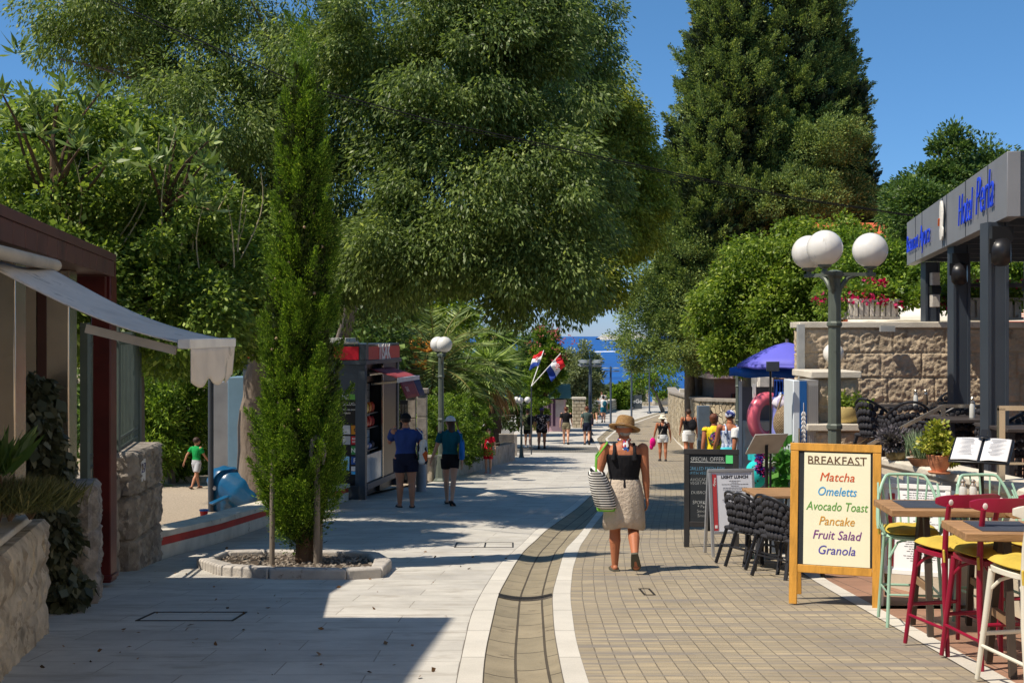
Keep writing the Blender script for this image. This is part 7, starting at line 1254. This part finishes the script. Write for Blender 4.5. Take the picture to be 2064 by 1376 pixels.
L = gp(1681, 1222); k = L.y / F; bt, fc, Mf, Hh = aboard('breakfast_board', 'yellow wooden A board listing breakfast dishes in coloured letters', L, R(-19), 324 * k, 179 * k, 16 * k, 64 * k, M_yw, M_blackb, 8)
m = MB(); Wp = 172 * k; m.bx(-Wp / 2 + 24 * k, Wp / 2 - 17 * k, .004, .0115, 81 * k, 308 * k); m.xf(Mf); pp = part('paper', m, M_creampaper, bt)
rows = [('BREAKFAST', 933, 24, S(92, 56, 34), 0, 116), ('Matcha', 966, 25, S(206, 84, 36), .25, 68), ('Omeletts', 995, 25, S(30, 150, 214), .25, 76), ('Avocado Toast', 1025, 25, S(92, 156, 60), .25, 122), ('Pancake', 1054, 25, S(206, 150, 50), .25, 70), ('Fruit Salad', 1082, 25, S(116, 44, 130), .25, 96), ('Granola', 1112, 25, S(76, 66, 166), .25, 72)]
for s_, py, sz, c_, shr, sx_ in rows:
    z_ = (1222 - py) * k / math.cos(R(8)) * 1.0; write(pp, Mf, s_, .012, z_, sz * k, pm('ink_' + s_.split()[0].lower(), c_, .6, var=.03), shr, 0, 1, y=-.0085, fit=sx_ * k)
m = MB(); m.bx(-48 * k, 52 * k, .0, .0035, (1226 - 941) * k, (1226 - 940) * k); m.xf(Mf); part('underline', m, pm('ink_line', S(120, 110, 90), .6), pp)
m = MB(); m.tube([tuple(Vector((-.12 + .05 * i, .3 + .02 * math.sin(i), -.01)) + Vector((0, 0, .38 - .02 * i))) for i in range(5)], .003, 4); part('chain', m, M_steel, bt)
L = gp(1434, 1103); k = L.y / F; ct_, fc, Mf, Hh = aboard('chalk_board', 'black chalk A board with special offer writing and a green sticker', L, R(-9), 196 * k, 110 * k, 11 * k, 40 * k, M_blackw, M_blackb, 7)
M_ch = pm('white_chalk', S(206, 208, 206), .9, var=.1, scale=40); M_chb = pm('blue_chalk', S(120, 184, 220), .9, var=.1, scale=40)
for s_, px, py, sz, mm in (('SPECIAL OFFER', 1391, 927, 12, M_ch), ('GRILLED FRESH FISH', 1387, 946, 9.5, M_chb), ('WITH VEGETABLES', 1388, 955, 8.5, M_chb), ('AVOCADO SALAD', 1390, 968, 8.5, M_ch), ('VEGETABLES', 1390, 975, 8.5, M_ch), ('DUBROVA\u010cKI', 1392, 994, 9, M_ch), ('\u0160PORKI MAKARULI', 1395, 1014, 10, M_ch), ('* Pasta', 1405, 1022, 9, M_ch), ('Smoked ham', 1404, 1031, 9, M_ch), ('Smoked fish', 1405, 1040, 9, M_ch)):
    write(fc, Mf, s_, (px - 1433) * k, (1103 - py) * k, sz * k, mm, .08, -.0016, .86 if len(s_) > 14 else .95, align='LEFT', rot=.02, fit={'SPECIAL OFFER': 66, 'GRILLED FRESH FISH': 71}.get(s_, 0) * k)
m = MB(); m.bx(-42 * k, 28 * k, .007, .0115, (1103 - 933) * k, (1103 - 932) * k); m.xf(Mf); part('underline', m, M_ch, fc)
m = MB(); m.bx(29 * k, 43 * k, .003, .0115, (1103 - 934) * k, (1103 - 917) * k); m.xf(Mf); stk = part('green_sticker', m, pm('green_paper', S(96, 220, 130), .6, var=.02), fc); m = MB(); m.bx(32 * k, 40 * k, .0, .0028, (1103 - 930) * k, (1103 - 927) * k); m.bx(33 * k, 39 * k, .0, .0027, (1103 - 922) * k, (1103 - 921) * k); m.xf(Mf); part('printed_mark', m, M_kd, stk) if False else None
ll = MB(); M_alu = pm('aluminium_frame', S(176, 178, 182), .35, .5, .06)
def fine_lines(fc, Mf, cx_, z0_, z1_, n, wmax, seed, parent=None, yy=.0095):
    g = random.Random(seed); m = MB()
    for i in range(n):
        z_ = z1_ - (z1_ - z0_) * i / n; w_ = wmax * g.uniform(.25, 1) / 2; x_ = -w_
        while x_ < w_:
            e_ = x_ + g.uniform(.012, .04); m.bx(cx_ + x_, cx_ + min(e_, w_), yy, yy + .002, z_, z_ + (z1_ - z0_) / n * .22); x_ = e_ + .006
    m.xf(Mf); part('small_print', m, pm('grey_print', S(96, 96, 100), .7), fc)
L = gp(1482, 1122); k = L.y / F; lt_, fc, Mf, Hh = aboard('light_lunch_board', 'aluminium framed A board with a white light lunch menu and red stripe', L, R(8), 175 * k, 96 * k, 6 * k, 46 * k, M_alu, pm('menu_paper', S(226, 228, 236), .5, var=.02), 8)
m = MB(); m.bx(-41 * k, -32 * k, .006, .0115, 53 * k, 166 * k); m.xf(Mf); rs = part('red_stripe', m, pm('menu_red', S(186, 62, 66), .6, var=.02), fc); write(fc, Mf, 'LIGHT LUNCH', .04, 160 * k, 8 * k, pm('ink_dark', S(60, 60, 66), .6), 0, .002, 1.1); write(rs, Mf, 'Ayora', -36.5 * k, 150 * k, 7 * k, M_wl, .3, .0005, 1, y=-.006, rot=R(80)); fine_lines(fc, Mf, .04, 90 * k, 152 * k, 18, .34, 3)
m = MB(); m.bx(-39 * k, -34 * k, .003, .0058, 58 * k, 64 * k); m.xf(Mf); part('white_mark', m, M_wl, rs)
L = gp(1832, 1232); L = Vector((P(1840, 0, 10.0).x, 10.0, G(10))); k = L.y / F; wb_, fc, Mf, Hh = aboard('menu_board', 'white framed menu A board with a red stripe behind the mint stool', L, R(-24), 245 * k, 136 * k, 10 * k, 66 * k, pm('white_frame', S(226, 226, 224), .45, var=.03), pm('menu_white', S(236, 236, 238), .5, var=.02), 12, backleg=M_steel)
m = MB(); m.bx(-52 * k, -40 * k, .004, .0115, 82 * k, 230 * k); m.xf(Mf); part('red_stripe', m, pm('menu_red', (0, 0, 0)), fc); fine_lines(fc, Mf, .06, 90 * k, 232 * k, 30, .34, 5)
# --- bar tables and stools
M_mint = pm('mint_painted_steel', S(154, 190, 168), .45, var=.1, wear=(S(120, 140, 126), .68, 9)); M_wine = pm('wine_red_paint', S(140, 18, 50), .35, var=.1, wear=(S(96, 30, 46), .7, 9)); M_cush = pm('mustard_cushion', S(194, 168, 74), .9, var=.14, scale=5, bump=.6, bscale=18, spec=.1); M_white2 = pm('cream_paint', S(214, 210, 196), .4, var=.06, wear=(S(120, 100, 84), .7, 14))
def cushion(t, z, w_=.4):
    """a tied seat pad lies on the stool: its own thing"""
    m = MB(); n_ = 20
    m.grid(lambda u, v: ((u - .5) * w_ * (1 - .12 * (2 * v - 1) ** 2), (v - .5) * w_ * (1 - .12 * (2 * u - 1) ** 2), .022 + .038 * (max(0, 1 - (2 * u - 1) ** 4) * max(0, 1 - (2 * v - 1) ** 4)) ** .5 + .005 * math.sin(17 * u + 3) * math.sin(13 * v)), n_, n_)
    m.grid(lambda u, v: ((u - .5) * w_ * (1 - .12 * (2 * v - 1) ** 2), (.5 - v) * w_ * (1 - .12 * (2 * u - 1) ** 2), .022 - .02 * (max(0, 1 - (2 * u - 1) ** 4) * max(0, 1 - (2 * v - 1) ** 4)) ** .5), n_, n_)
    for s in (-1, 1): m.tube([(s * w_ * .44, -w_ * .44, .03), (s * w_ * .5, -w_ * .52, .02), (s * w_ * .5, -w_ * .54, -.05)], .009, 5)
    return m
def red_stool(label, loc, rz, mat, group):
    """bistro bar stool facing +y: curved back rail on two rear posts, splayed legs, ring braces"""
    t = thing('bar_stool', label, 'bar stool', loc, rz, group); sh_ = .68; zt = 1.04; m = MB()
    m.loft([[Vector((x * f * .19, y * f * .19 + .01, z)) for x, y in ((math.copysign(abs(math.cos(a)) ** .55, math.cos(a)), math.copysign(abs(math.sin(a)) ** .55, math.sin(a))) for a in (2 * math.pi * j / 28 for j in range(28)))] for z, f in ((sh_ - .035, .96), (sh_ - .03, 1), (sh_ - .004, 1), (sh_, .97))]); part('seat', m, mat, t)
    for s in (-1, 1):
        m = MB(); m.tube([(s * .2, -.255, 0), (s * .185, -.2, sh_ * .6), (s * .175, -.185, sh_), (s * .178, -.2, sh_ + .16), (s * .185, -.245, zt - .03)], [.014, .019, .02, .018, .016], 10); part('rear_leg', m, mat, t)
        m = MB(); m.tube([(s * .205, .23, 0), (s * .16, .15, sh_ - .03)], [.014, .02], 10); part('leg', m, mat, t)
        m = MB(); m.tube([(s * .197, -.235, .2), (s * .193, .205, .2)], .011, 8); part('side_brace', m, mat, t)
        m = MB(); m.tube([(s * .178, -.19, sh_ - .16), (s * .15, -.12, sh_ - .08), (s * .08, -.06, sh_ - .045)], .01, 6); part('bent_bracket', m, mat, t); m = MB(); m.tube([(s * .172, .17, sh_ - .16), (s * .14, .1, sh_ - .08), (s * .07, .05, sh_ - .045)], .01, 6); part('bent_bracket', m, mat, t)
    m = MB(); m.tube([(-.196, .205, .27), (.196, .205, .27)], .013, 8); part('foot_brace', m, mat, t); m = MB(); m.tube([(-.19, -.225, .3), (.19, -.225, .3)], .012, 8); part('foot_brace', m, mat, t)
    m = MB(); N_ = 18; rings = []
    for i in range(N_ + 1):
        u = i / N_ * 2 - 1; x_ = u * .235; y_ = -.255 + .075 * u * u; hh = .042 * (1 - .55 * abs(u) ** 6); rings.append([Vector((x_, y_ + oy, zt - .01 + oz * hh + .0 * u)) for oy, oz in ((-.012, -1), (.012, -1), (.014, 0), (.012, 1), (-.012, 1), (-.014, 0))])
    m.loft(rings); part('back_rail', m, mat, t)
    for s in (-1, 1): m = MB(); m.ell((s * .186, -.268, zt - .01), (.017, .006, .02), 10, 6); part('bolt_cap', m, pm('worn_cap', S(222, 206, 206), .5), t)
    return t
def mint_stool(label, loc, rz, mat, group):
    """wire arm stool facing +y: hoop back with spindles, cane wrapped arms"""
    t = thing('bar_stool', label, 'bar stool', loc, rz, group); sh_ = .7; ht = 1.1; rr = .235; m = MB()
    hoop = [Vector((-rr * math.cos(a) * (1.0 if math.sin(a) > .1 else .98), -.05 - .2 * math.sin(a), sh_ + .02 + (ht - sh_) * min(1, 1.25 * math.sin(a)) ** .8 * 1.0)) for a in np.linspace(.0, math.pi, 29)]
    m.tube(hoop, .012, 8); part('back_hoop', m, mat, t)
    for i in range(4, 25, 3): m = MB(); p = hoop[i]; m.tube([p, Vector((p.x * .72, -.17 + .0 * p.y, sh_))], .0075, 6); part('spindle', m, mat, t)
    m = MB(); m.lathe([(.02, sh_ - .03), (.2, sh_ - .03), (.215, sh_ - .015), (.2, sh_), (.02, sh_)], n=28); part('seat', m, mat, t)
    for s in (-1, 1):
        m = MB()
        for q_ in range(4): m.tube([hoop[3 if s < 0 else 25] + Vector((0, 0, .05 * q_)), Vector((s * (rr + .012 * (q_ % 2)), .02 + .02 * q_, sh_ + .12 - .02 * q_)), Vector((s * .2, .08, sh_))], .008, 6)
        part('arm_wrap', m, mat, t)
        for y_ in (-.18, .18): m = MB(); m.tube([(s * .17, y_ * .75, sh_ - .02), (s * .205, y_ * 1.15, 0)], .013, 8); part('leg', m, mat, t)
        m = MB(); m.tube([(s * .185, -.16, sh_ - .17), (s * .12, -.15, sh_ - .05), (s * .05, -.14, sh_ - .03)], .009, 6); part('bent_bracket', m, mat, t); m = MB(); m.tube([(s * .185, .16, sh_ - .17), (s * .12, .15, sh_ - .05), (s * .05, .14, sh_ - .03)], .009, 6); part('bent_bracket', m, mat, t)
    m = MB(); z_ = .26; m.tube([(-.19, -.19, z_), (.19, -.19, z_), (.19, .19, z_), (-.19, .19, z_), (-.19, -.19, z_)], .011, 6); part('foot_ring', m, mat, t); return t
def seatpad(root, label, z, w_=.4):
    m = cushion(root, z, w_); o = part('seat_cushion', m, M_cush, smooth=True); o.location = root.location + Vector((0, 0, z)); o.rotation_euler = root.rotation_euler; setp(o, label, 'cushion', 'mustard seat cushions'); return o
G1 = 'mint bar stools'; G2 = 'wine red bar stools'
q = gx(1835, 9.15); s1 = mint_stool('mint green wire bar stool in front of the white menu board', q, R(172), M_mint, G1); seatpad(s1, 'mustard cushion on the mint stool before the menu board', .7)
q = gx(2000, 9.0); s2 = dup(s1, q, R(186), 'mint green wire bar stool behind the shakers caddy', G1); s2.scale = (1.0,) * 3; seatpad(s2, 'mustard cushion on the mint stool behind the shakers', .7)
q = gx(1918, 8.0); r1 = red_stool('wine red bar stool with its back to the street, left one', q, R(14), M_wine, G2); seatpad(r1, 'mustard cushion on the leftmost wine red stool', .685)
q = gx(1996, 7.5); r2 = dup(r1, q, R(8), 'wine red bar stool tucked at the corner of the nearest table', G2); seatpad(r2, 'mustard cushion on the wine red stool at the nearest table', .685)
q = gx(2092, 8.2); r3 = dup(r1, q, R(6), 'wine red bar stool cut off by the right edge', G2); seatpad(r3, 'mustard cushion at the right edge on the cut off red stool', .685)
q = gx(2082, 6.75); r4 = red_stool('cream white chipped bar stool at the lower right corner', q, R(10), M_white2, 'cream bar stool'); seatpad(r4, 'mustard cushion on the cream white stool', .685)
zt = P(0, 1018, 8.8).z; q = gx(1915, 8.75); T1 = table('bar_table', 'high teak bar table between the mint and wine red stools', q, .98, .55, zt - q.z + .01, R(-4), M_wood, 'teak bar tables', 2, .05)
q_ = gx(2080, 7.25); zt2 = P(0, 1054, 7.4).z; T2 = table('bar_table', 'high teak bar table nearest the camera at the right edge', q_, .94, .5, zt2 - q_.z, R(-4), M_wood, 'teak bar tables', 2, .05)
q5 = gx(2115, 8.55); table('bar_table', 'third teak bar table half out of the right edge', q5, .7, .55, P(0, 1018, 8.6).z - q5.z, R(-4), M_wood, 'teak bar tables', 2, .05)
for i, (tb, xx, lab) in enumerate(((T1, -.2, 'slate placemat at the left end of the middle bar table'), (T1, .22, 'slate placemat at the right end of the middle bar table'), (T2, -.18, 'slate placemat on the nearest bar table'), (T2, .25, 'slate placemat on the nearest bar table towards the right edge'))):
    hz_ = (zt - q.z + .01) if tb is T1 else (zt2 - q_.z); m = MB(); m.bx(-.17, .17, -.19, .19, 0, .004); o = part('placemat', m, M_mat); o.location = tb.location + Matrix.Rotation(R(-4), 3, 'Z') @ Vector((xx, .01, hz_ + .001)); o.rotation_euler.z = R(-4); setp(o, lab, 'placemat', 'slate placemats')
cdy = T1.location + Vector((.2, .16, zt - q.z + .016)); t = thing('condiment_caddy', 'small yellow wooden caddy on the middle bar table', 'caddy', cdy); m = MB(); m.bx(-.085, .085, -.05, .05, 0, .012); m.bx(-.09, .09, -.055, -.043, 0, .045); m.bx(-.09, .09, .043, .055, 0, .045); part('tray', m, M_yw, t)
shaker(cdy + Vector((-.045, 0, .013)), 'glass salt shaker standing left in the yellow caddy', .15); shaker(cdy + Vector((.03, 0, .013)), 'glass pepper shaker standing right in the yellow caddy', .15)
# --- menu stands
def menu_stand(label, base, z_top, rz, w_, dp, pitch, face, desk, lamp=False, lean=0):
    t = thing('menu_stand', label, 'menu stand', base, rz); H_ = z_top - base.z; m = MB(); m.lathe([(.2, 0), (.2, .015), (.05, .03), (.022, .05), (.02, H_ - .02)], n=14); part('stand', m, M_kd, t); Mx = Matrix.Translation((0, 0, H_)) @ Matrix.Rotation(pitch, 4, 'X') @ Matrix.Rotation(lean, 4, 'Y'); m = MB(); m.bx(-w_ / 2, w_ / 2, -dp / 2, dp / 2, -.016, 0); m.xf(Mx); part('desk', m, desk, t, bevel=.006)
    if face:
        m = MB()
        for s in (-1, 1): m.grid(lambda u, v: Mx @ Vector((s * (.012 + u * (w_ / 2 - .03)), -dp / 2 + .015 + v * (dp - .03), .006 + .014 * math.sin(min(1, u * 2) * math.pi / 2) - .012 * u)), 10, 4)
        pg = part('pages', m, face, t, solid=.004); m = MB(); g = random.Random(3)
        for s in (-1, 1):
            for i in range(13):
                x_ = s * w_ * .26; wq = w_ * g.uniform(.08, .17); z_ = dp * (.36 - i * .055); m.add([Mx @ Vector((x_ + a * wq, z_ + b, .024)) for a, b in ((-1, 0), (1, 0), (1, .006), (-1, .006))], [(0, 1, 2, 3)])
        part('small_print', m, pm('grey_print', (0, 0, 0)), pg); m = MB(); m.bar(Mx @ Vector((0, dp / 2 - .03, .03)), Mx @ Vector((0, dp / 2 + .05, .05)), .05, .02); m.ell(Mx @ Vector((0, dp / 2 - .03, .03)), (.05, .03, .012), 10, 6); part('clip_lamp', m, M_kd, t)
    return t
q = P(1978, 907, 9.6); menu_stand('open white menu book on a dark stand in front of the terrace', Vector((q.x, 9.6, G(9.6))), q.z, R(-30), .46, .36, R(27), pm('menu_white', (0, 0, 0)), M_kd)
q = P(1545, 893, 14.4); ms_ = menu_stand('grey backed menu desk on a black stand left of the breakfast board', Vector((q.x, 14.4, G(14.4))), q.z, R(20), .46, .34, R(-48), None, pm('grey_board_back', S(176, 174, 168), .6))
t = thing('lamp_stand', 'thin black stand with a small floodlight in front of the parasol stall', 'lamp', gx(1553, 14.9)); m = MB(); zz = P(0, 738, 14.9).z - t.location.z; m.tube([(0, 0, 0), (0, 0, zz)], .015, 8); part('pole', m, M_kd, t); m = MB(); m.bx(-.06, .1, -.06, -.02, zz - .06, zz + .06); part('floodlight', m, M_grey, t, bevel=.006)
# --- souvenir stall: parasol, towels, ring, bags, ball, flower garlands
M_par = pm('violet_blue_canopy', S(98, 98, 200), .6, var=.12, scale=2); q = gx(1586, 20.6); parasol(q, .86, P(0, 690, 20.6).z - q.z, .38, M_par, 'violet blue beach parasol over the souvenir stall', .06)
q = gx(1566, 21.3); parasol(q, .85, P(0, 726, 21.3).z - q.z, .14, pm('bright_blue_canopy', S(24, 98, 196), .6), 'bright blue parasol under the violet one', .14)
q = gx(1530, 44); parasol(q, .75, P(0, 768, 44).z - q.z, .4, M_cream, 'small white parasol far behind the pink ring', .05)
t = thing('swim_ring', 'large pink inflatable swim ring hanging at the stall', 'swim ring', P(1546, 842, 20)); m = MB(); rg_ = []
for i in range(40):
    a = 2 * math.pi * i / 40; rg_.append([Vector((math.cos(a) * (.28 + .11 * math.cos(b_)), .11 * math.sin(b_), math.sin(a) * (.33 + .11 * math.cos(b_)))) for b_ in (2 * math.pi * j / 18 for j in range(18))])
m.loft(rg_ + [rg_[0]], caps=False); part('tube', m, pm('pink_vinyl', S(240, 116, 134), .25, var=.03, spec=.6), t); m = MB(); m.lathe([(.02, 0), (.015, .03)], (0, -.11, .33), 8); part('valve', m, M_wl, t); t.rotation_euler.z = R(25)
def hang(px0, px1, py0, py1, d_, label, mat, seed, cat='towel', name='hanging_towel', fold=3):
    a, b = P(px0, py0, d_), P(px1, py1, d_); g = random.Random(seed); ph = g.random() * 6; m = MB(); m.grid(lambda u, v: (a.x + (b.x - a.x) * (u + .04 * math.sin(4 * v + ph)), d_ + .05 * math.sin(u * fold * 6.28 + ph + v) + .03 * v, a.z + (b.z - a.z) * v * (1 - .06 * math.sin(3 * u + ph))), 24, 12); o = one(name, m, mat, label, cat, solid=.012); return o
hang(1558, 1590, 800, 905, 19.3, 'pale violet towel hanging in front of the stall', cloth('violet_towel', S(128, 132, 196)), 1); hang(1561, 1578, 765, 800, 19.0, 'dark blue cloth at the top of the stall', cloth('dark_blue', S(24, 56, 130)), 2); hang(1570, 1586, 790, 828, 18.6, 'blue printed bag hanging on the stall', patmat('blue_print', (S(20, 64, 146), S(20, 64, 146), S(24, 70, 150), S(190, 200, 220)), 26, 'vor'), 3, 'bag', 'hanging_bag'); hang(1584, 1600, 786, 820, 18.8, 'crimson and white cloth hanging by the stall post', patmat('crimson_print', (S(190, 20, 70), S(190, 20, 70), S(230, 220, 226)), 18, 'vor'), 4)
m = MB(); qb = P(1590, 852, 18); m.ell(qb, (.24, .16, .28), 18, 12); m.tube([qb + Vector((-.2, 0, .1)), qb + Vector((-.1, 0, .42)), qb + Vector((.1, 0, .42)), qb + Vector((.2, 0, .1))], .015, 6); one('straw_basket', m, brickmat('wicker', S(196, 174, 142), S(168, 144, 112), S(110, 90, 66), .03, .02, .004, 1.0), 'woven straw basket bag hanging beside the fridge', 'basket'); m = MB(); m.ell(P(1590, 812, 18.2), (.26, .18, .14), 16, 10); one('floral_bag', m, patmat('pale_floral', (S(206, 200, 214), S(160, 150, 180), S(214, 208, 216)), 14, 'vor'), 'pale floral bag above the straw basket', 'bag')
stt = thing('souvenir_stall', 'white frame stand of the souvenir stall', 'stall', gx(1580, 20)); m = MB()
for dx_, dy2 in ((-.5, 0), (.45, 0), (-.5, 1.2), (.45, 1.2)): m.bx(dx_ - .025, dx_ + .025, dy2 - .025, dy2 + .025, 0, 2.3)
part('frame', m, M_wl, stt); m = MB(); m.bx(-.5, .45, 0, 1.2, .75, .79); part('counter', m, M_cop, stt); m = MB(); m.bx(-.5, .45, 1.18, 1.2, .2, 2.2); part('back_panel', m, pm('stall_back', S(120, 116, 120), .8), stt)
m = MB(); qb = P(1524, 955, 17.0); m.ell(qb, (.16, .16, .2), 20, 14); one('beach_ball', m, patmat('turquoise_print', (S(40, 190, 190), S(40, 190, 190), S(44, 196, 192), S(60, 90, 60)), 14, 'vor'), 'turquoise printed beach ball behind the light lunch board', 'ball'); m = MB(); qb = P(1527, 912, 17.2); m.lathe([(.14, 0), (.15, .16), (.13, .16)], qb - Vector((0, 0, .1)), 16); one('turquoise_bucket', m, pm('turquoise_plastic', S(50, 196, 200), .4), 'turquoise bucket above the beach ball', 'bucket')
for i, (px, py0, py1, cols, lab) in enumerate(((1540, 905, 955, ('blue', S(44, 56, 170), S(220, 60, 130)), 'blue and pink flower garlands hanging left of the stand pole'), (1585, 880, 925, ('pink', S(214, 24, 120), S(120, 40, 180)), 'magenta flower garlands hanging above the leafy plant'))):
    t = thing('flower_garland', lab, 'garland', P(px, py1, 16.6)); a, b = P(px, py0, 16.6), P(px, py1, 16.6); C, D = crown([(a.x, 16.6, (a.z + b.z) / 2, .09 + .04 * i, .08, (a.z - b.z) / 2)], 70, .035, 22, 161 + i, inner=.1); leaf_obj('petals', C, D, .035, .03, leafmat('petal_' + cols[0], cols[1], cols[2], None, .2, 4, gain=1.1), t, seed=4)
q = gx(1578, 15.2); lp = thing('potted_bush', 'bright green large leaved plant with white flowers left of the breakfast board', 'plant', q); C, D = crown([(q.x, q.y, P(0, 925, 15.2).z, .2, .18, .2), (q.x + .05, q.y, P(0, 970, 15.2).z, .16, .15, .16)], 24, .1, 12, 171); leaf_obj('foliage', C, D, .13, .08, leafmat('big_leaf', S(84, 150, 60), S(120, 180, 84), None, .4, 1, gain=1.0), lp, seed=9); C, D = crown([(q.x - .17, q.y - .1, P(0, 922, 15.2).z, .05, .05, .1)], 6, .04, 10, 172); leaf_obj('flowers', C, D, .07, .06, leafmat('white_petal', S(226, 226, 226), S(240, 240, 240), None, .3, 1, gain=1), lp, seed=9); m = MB(); m.lathe([(.16, 0), (.22, .4), (.2, .42)], n=18); part('pot', m, M_cov, lp); m = MB(); limb(m, (0, 0, .4), (0, 0, P(0, 930, 15.2).z - q.z), .02, .01, n=6); part('stem', m, M_barkd, lp)
# display fridge
q = Vector((P(1612, 0, 15.0).x, 15.0, G(15))); k = 15 / F; fr = thing('display_fridge', 'tall white and silver cabinet with a blue banner printed with an ear of wheat', 'fridge', q); hT = P(0, 766, 15).z - q.z; m = MB(); m.bx(-14 * k, -.5 * k, -.02, .5, .05, hT); part('white_door', m, pm('white_enamel', S(214, 222, 228), .3, var=.03), fr, bevel=.01); m = MB(); m.bx(0, 13 * k, -.03, .02, .3, hT - .01); bn = part('blue_banner', m, pm('banner_blue', S(30, 92, 158), .5, var=.05), fr); m = MB(); m.bx(13.5 * k, 37 * k, -.01, .5, .05, hT)
for i in range(6): m.bx((14 + i * 4) * k, (15.5 + i * 4) * k, -.022, -.0101, .06, hT - .05)
part('silver_side', m, pm('silver_side', S(186, 188, 190), .3, .6, .04), fr); m = MB(); m.tube([(-3 * k, -.05, hT - .95), (-3 * k, -.05, hT - .6)], .012, 6); part('handle', m, M_steel, fr); m = MB()
for i in range(7):
    for s in (-1, 1): m.ell((6.5 * k + s * .016, -.034, hT - .42 - i * .055), (.012, .004, .03), 8, 6, Matrix.Rotation(R(-20 * s), 3, 'Y'))
m.bar((6.5 * k, -.034, hT - .28), (6.5 * k, -.034, hT - .84), .006, .004); part('wheat_ear', m, M_wl, bn); tx = text_mb('Ayora', .1, .3, .001, .004); tx.xf(frame((6.5 * k, -.034, hT - 1.0), (0, 0, 1), (-1, 0, 0))); part('lettering', tx, M_wl, bn)
# cafe columns in the dark garden behind the stall
for i, (px, d_, lab) in enumerate(((1512, 42, 'grey square column in the shade behind the pink ring'), (1545, 43, 'grey square column hidden behind the stall'))):
    q = gx(px, d_); m = MB(); m.bx(q.x - .25, q.x + .25, d_, d_ + .4, q.z, q.z + 3.0); one('column', m, M_conc, lab, 'column', bevel=.02)
q = gx(1500, 47); t = thing('cafe_building', 'low shaded cafe building behind the stall', 'building', q); m = MB(); m.bx(-1.2, 7, 0, 4, -.2, 3.0); part('wall', m, pm('cafe_wall', S(112, 104, 96), .9), t); m = MB(); m.bx(-1.5, 7.3, -.3, 4.3, 3.003, 3.2); part('roof', m, M_conc, t)
for i in range(3): m = MB(); m.bx(-.5 + i * 2.2, .9 + i * 2.2, -.03, .02, .5, 2.4); part('window', m, M_glass, t)
m = MB(); m.bx(4.1, 5.2, 21.0, 21.4, G(21) - .1, P(0, 848, 21).z); one('low_wall_block', m, M_conc, 'low stone block with a slab behind the menu desk', 'block', bevel=.02)
# --- overhead cables
def cable(pts, r, label):
    m = MB(); P3 = [P(*p) for p in pts]; m.tube(P3, r, 5); one('overhead_cable', m, pm('black_rubber', S(34, 34, 36), .95, spec=.05), label, 'cable')
cable([(130, -40, 17.5), (430, 95, 16.2), (620, 175, 15.6), (860, 240, 15.6), (1100, 292, 15.8), (1365, 350, 16.2), (1600, 398, 16.6), (1840, 434, 17.3)], .0085, 'thick dark cable sagging across the street in front of the trees')
cable([(130, -34, 17.6), (430, 102, 16.3), (620, 182, 15.7), (860, 246, 15.7), (1100, 297, 15.9), (1365, 354, 16.3), (1600, 401, 16.7), (1840, 436, 17.4)], .006, 'thinner wire running just below the dark cable')
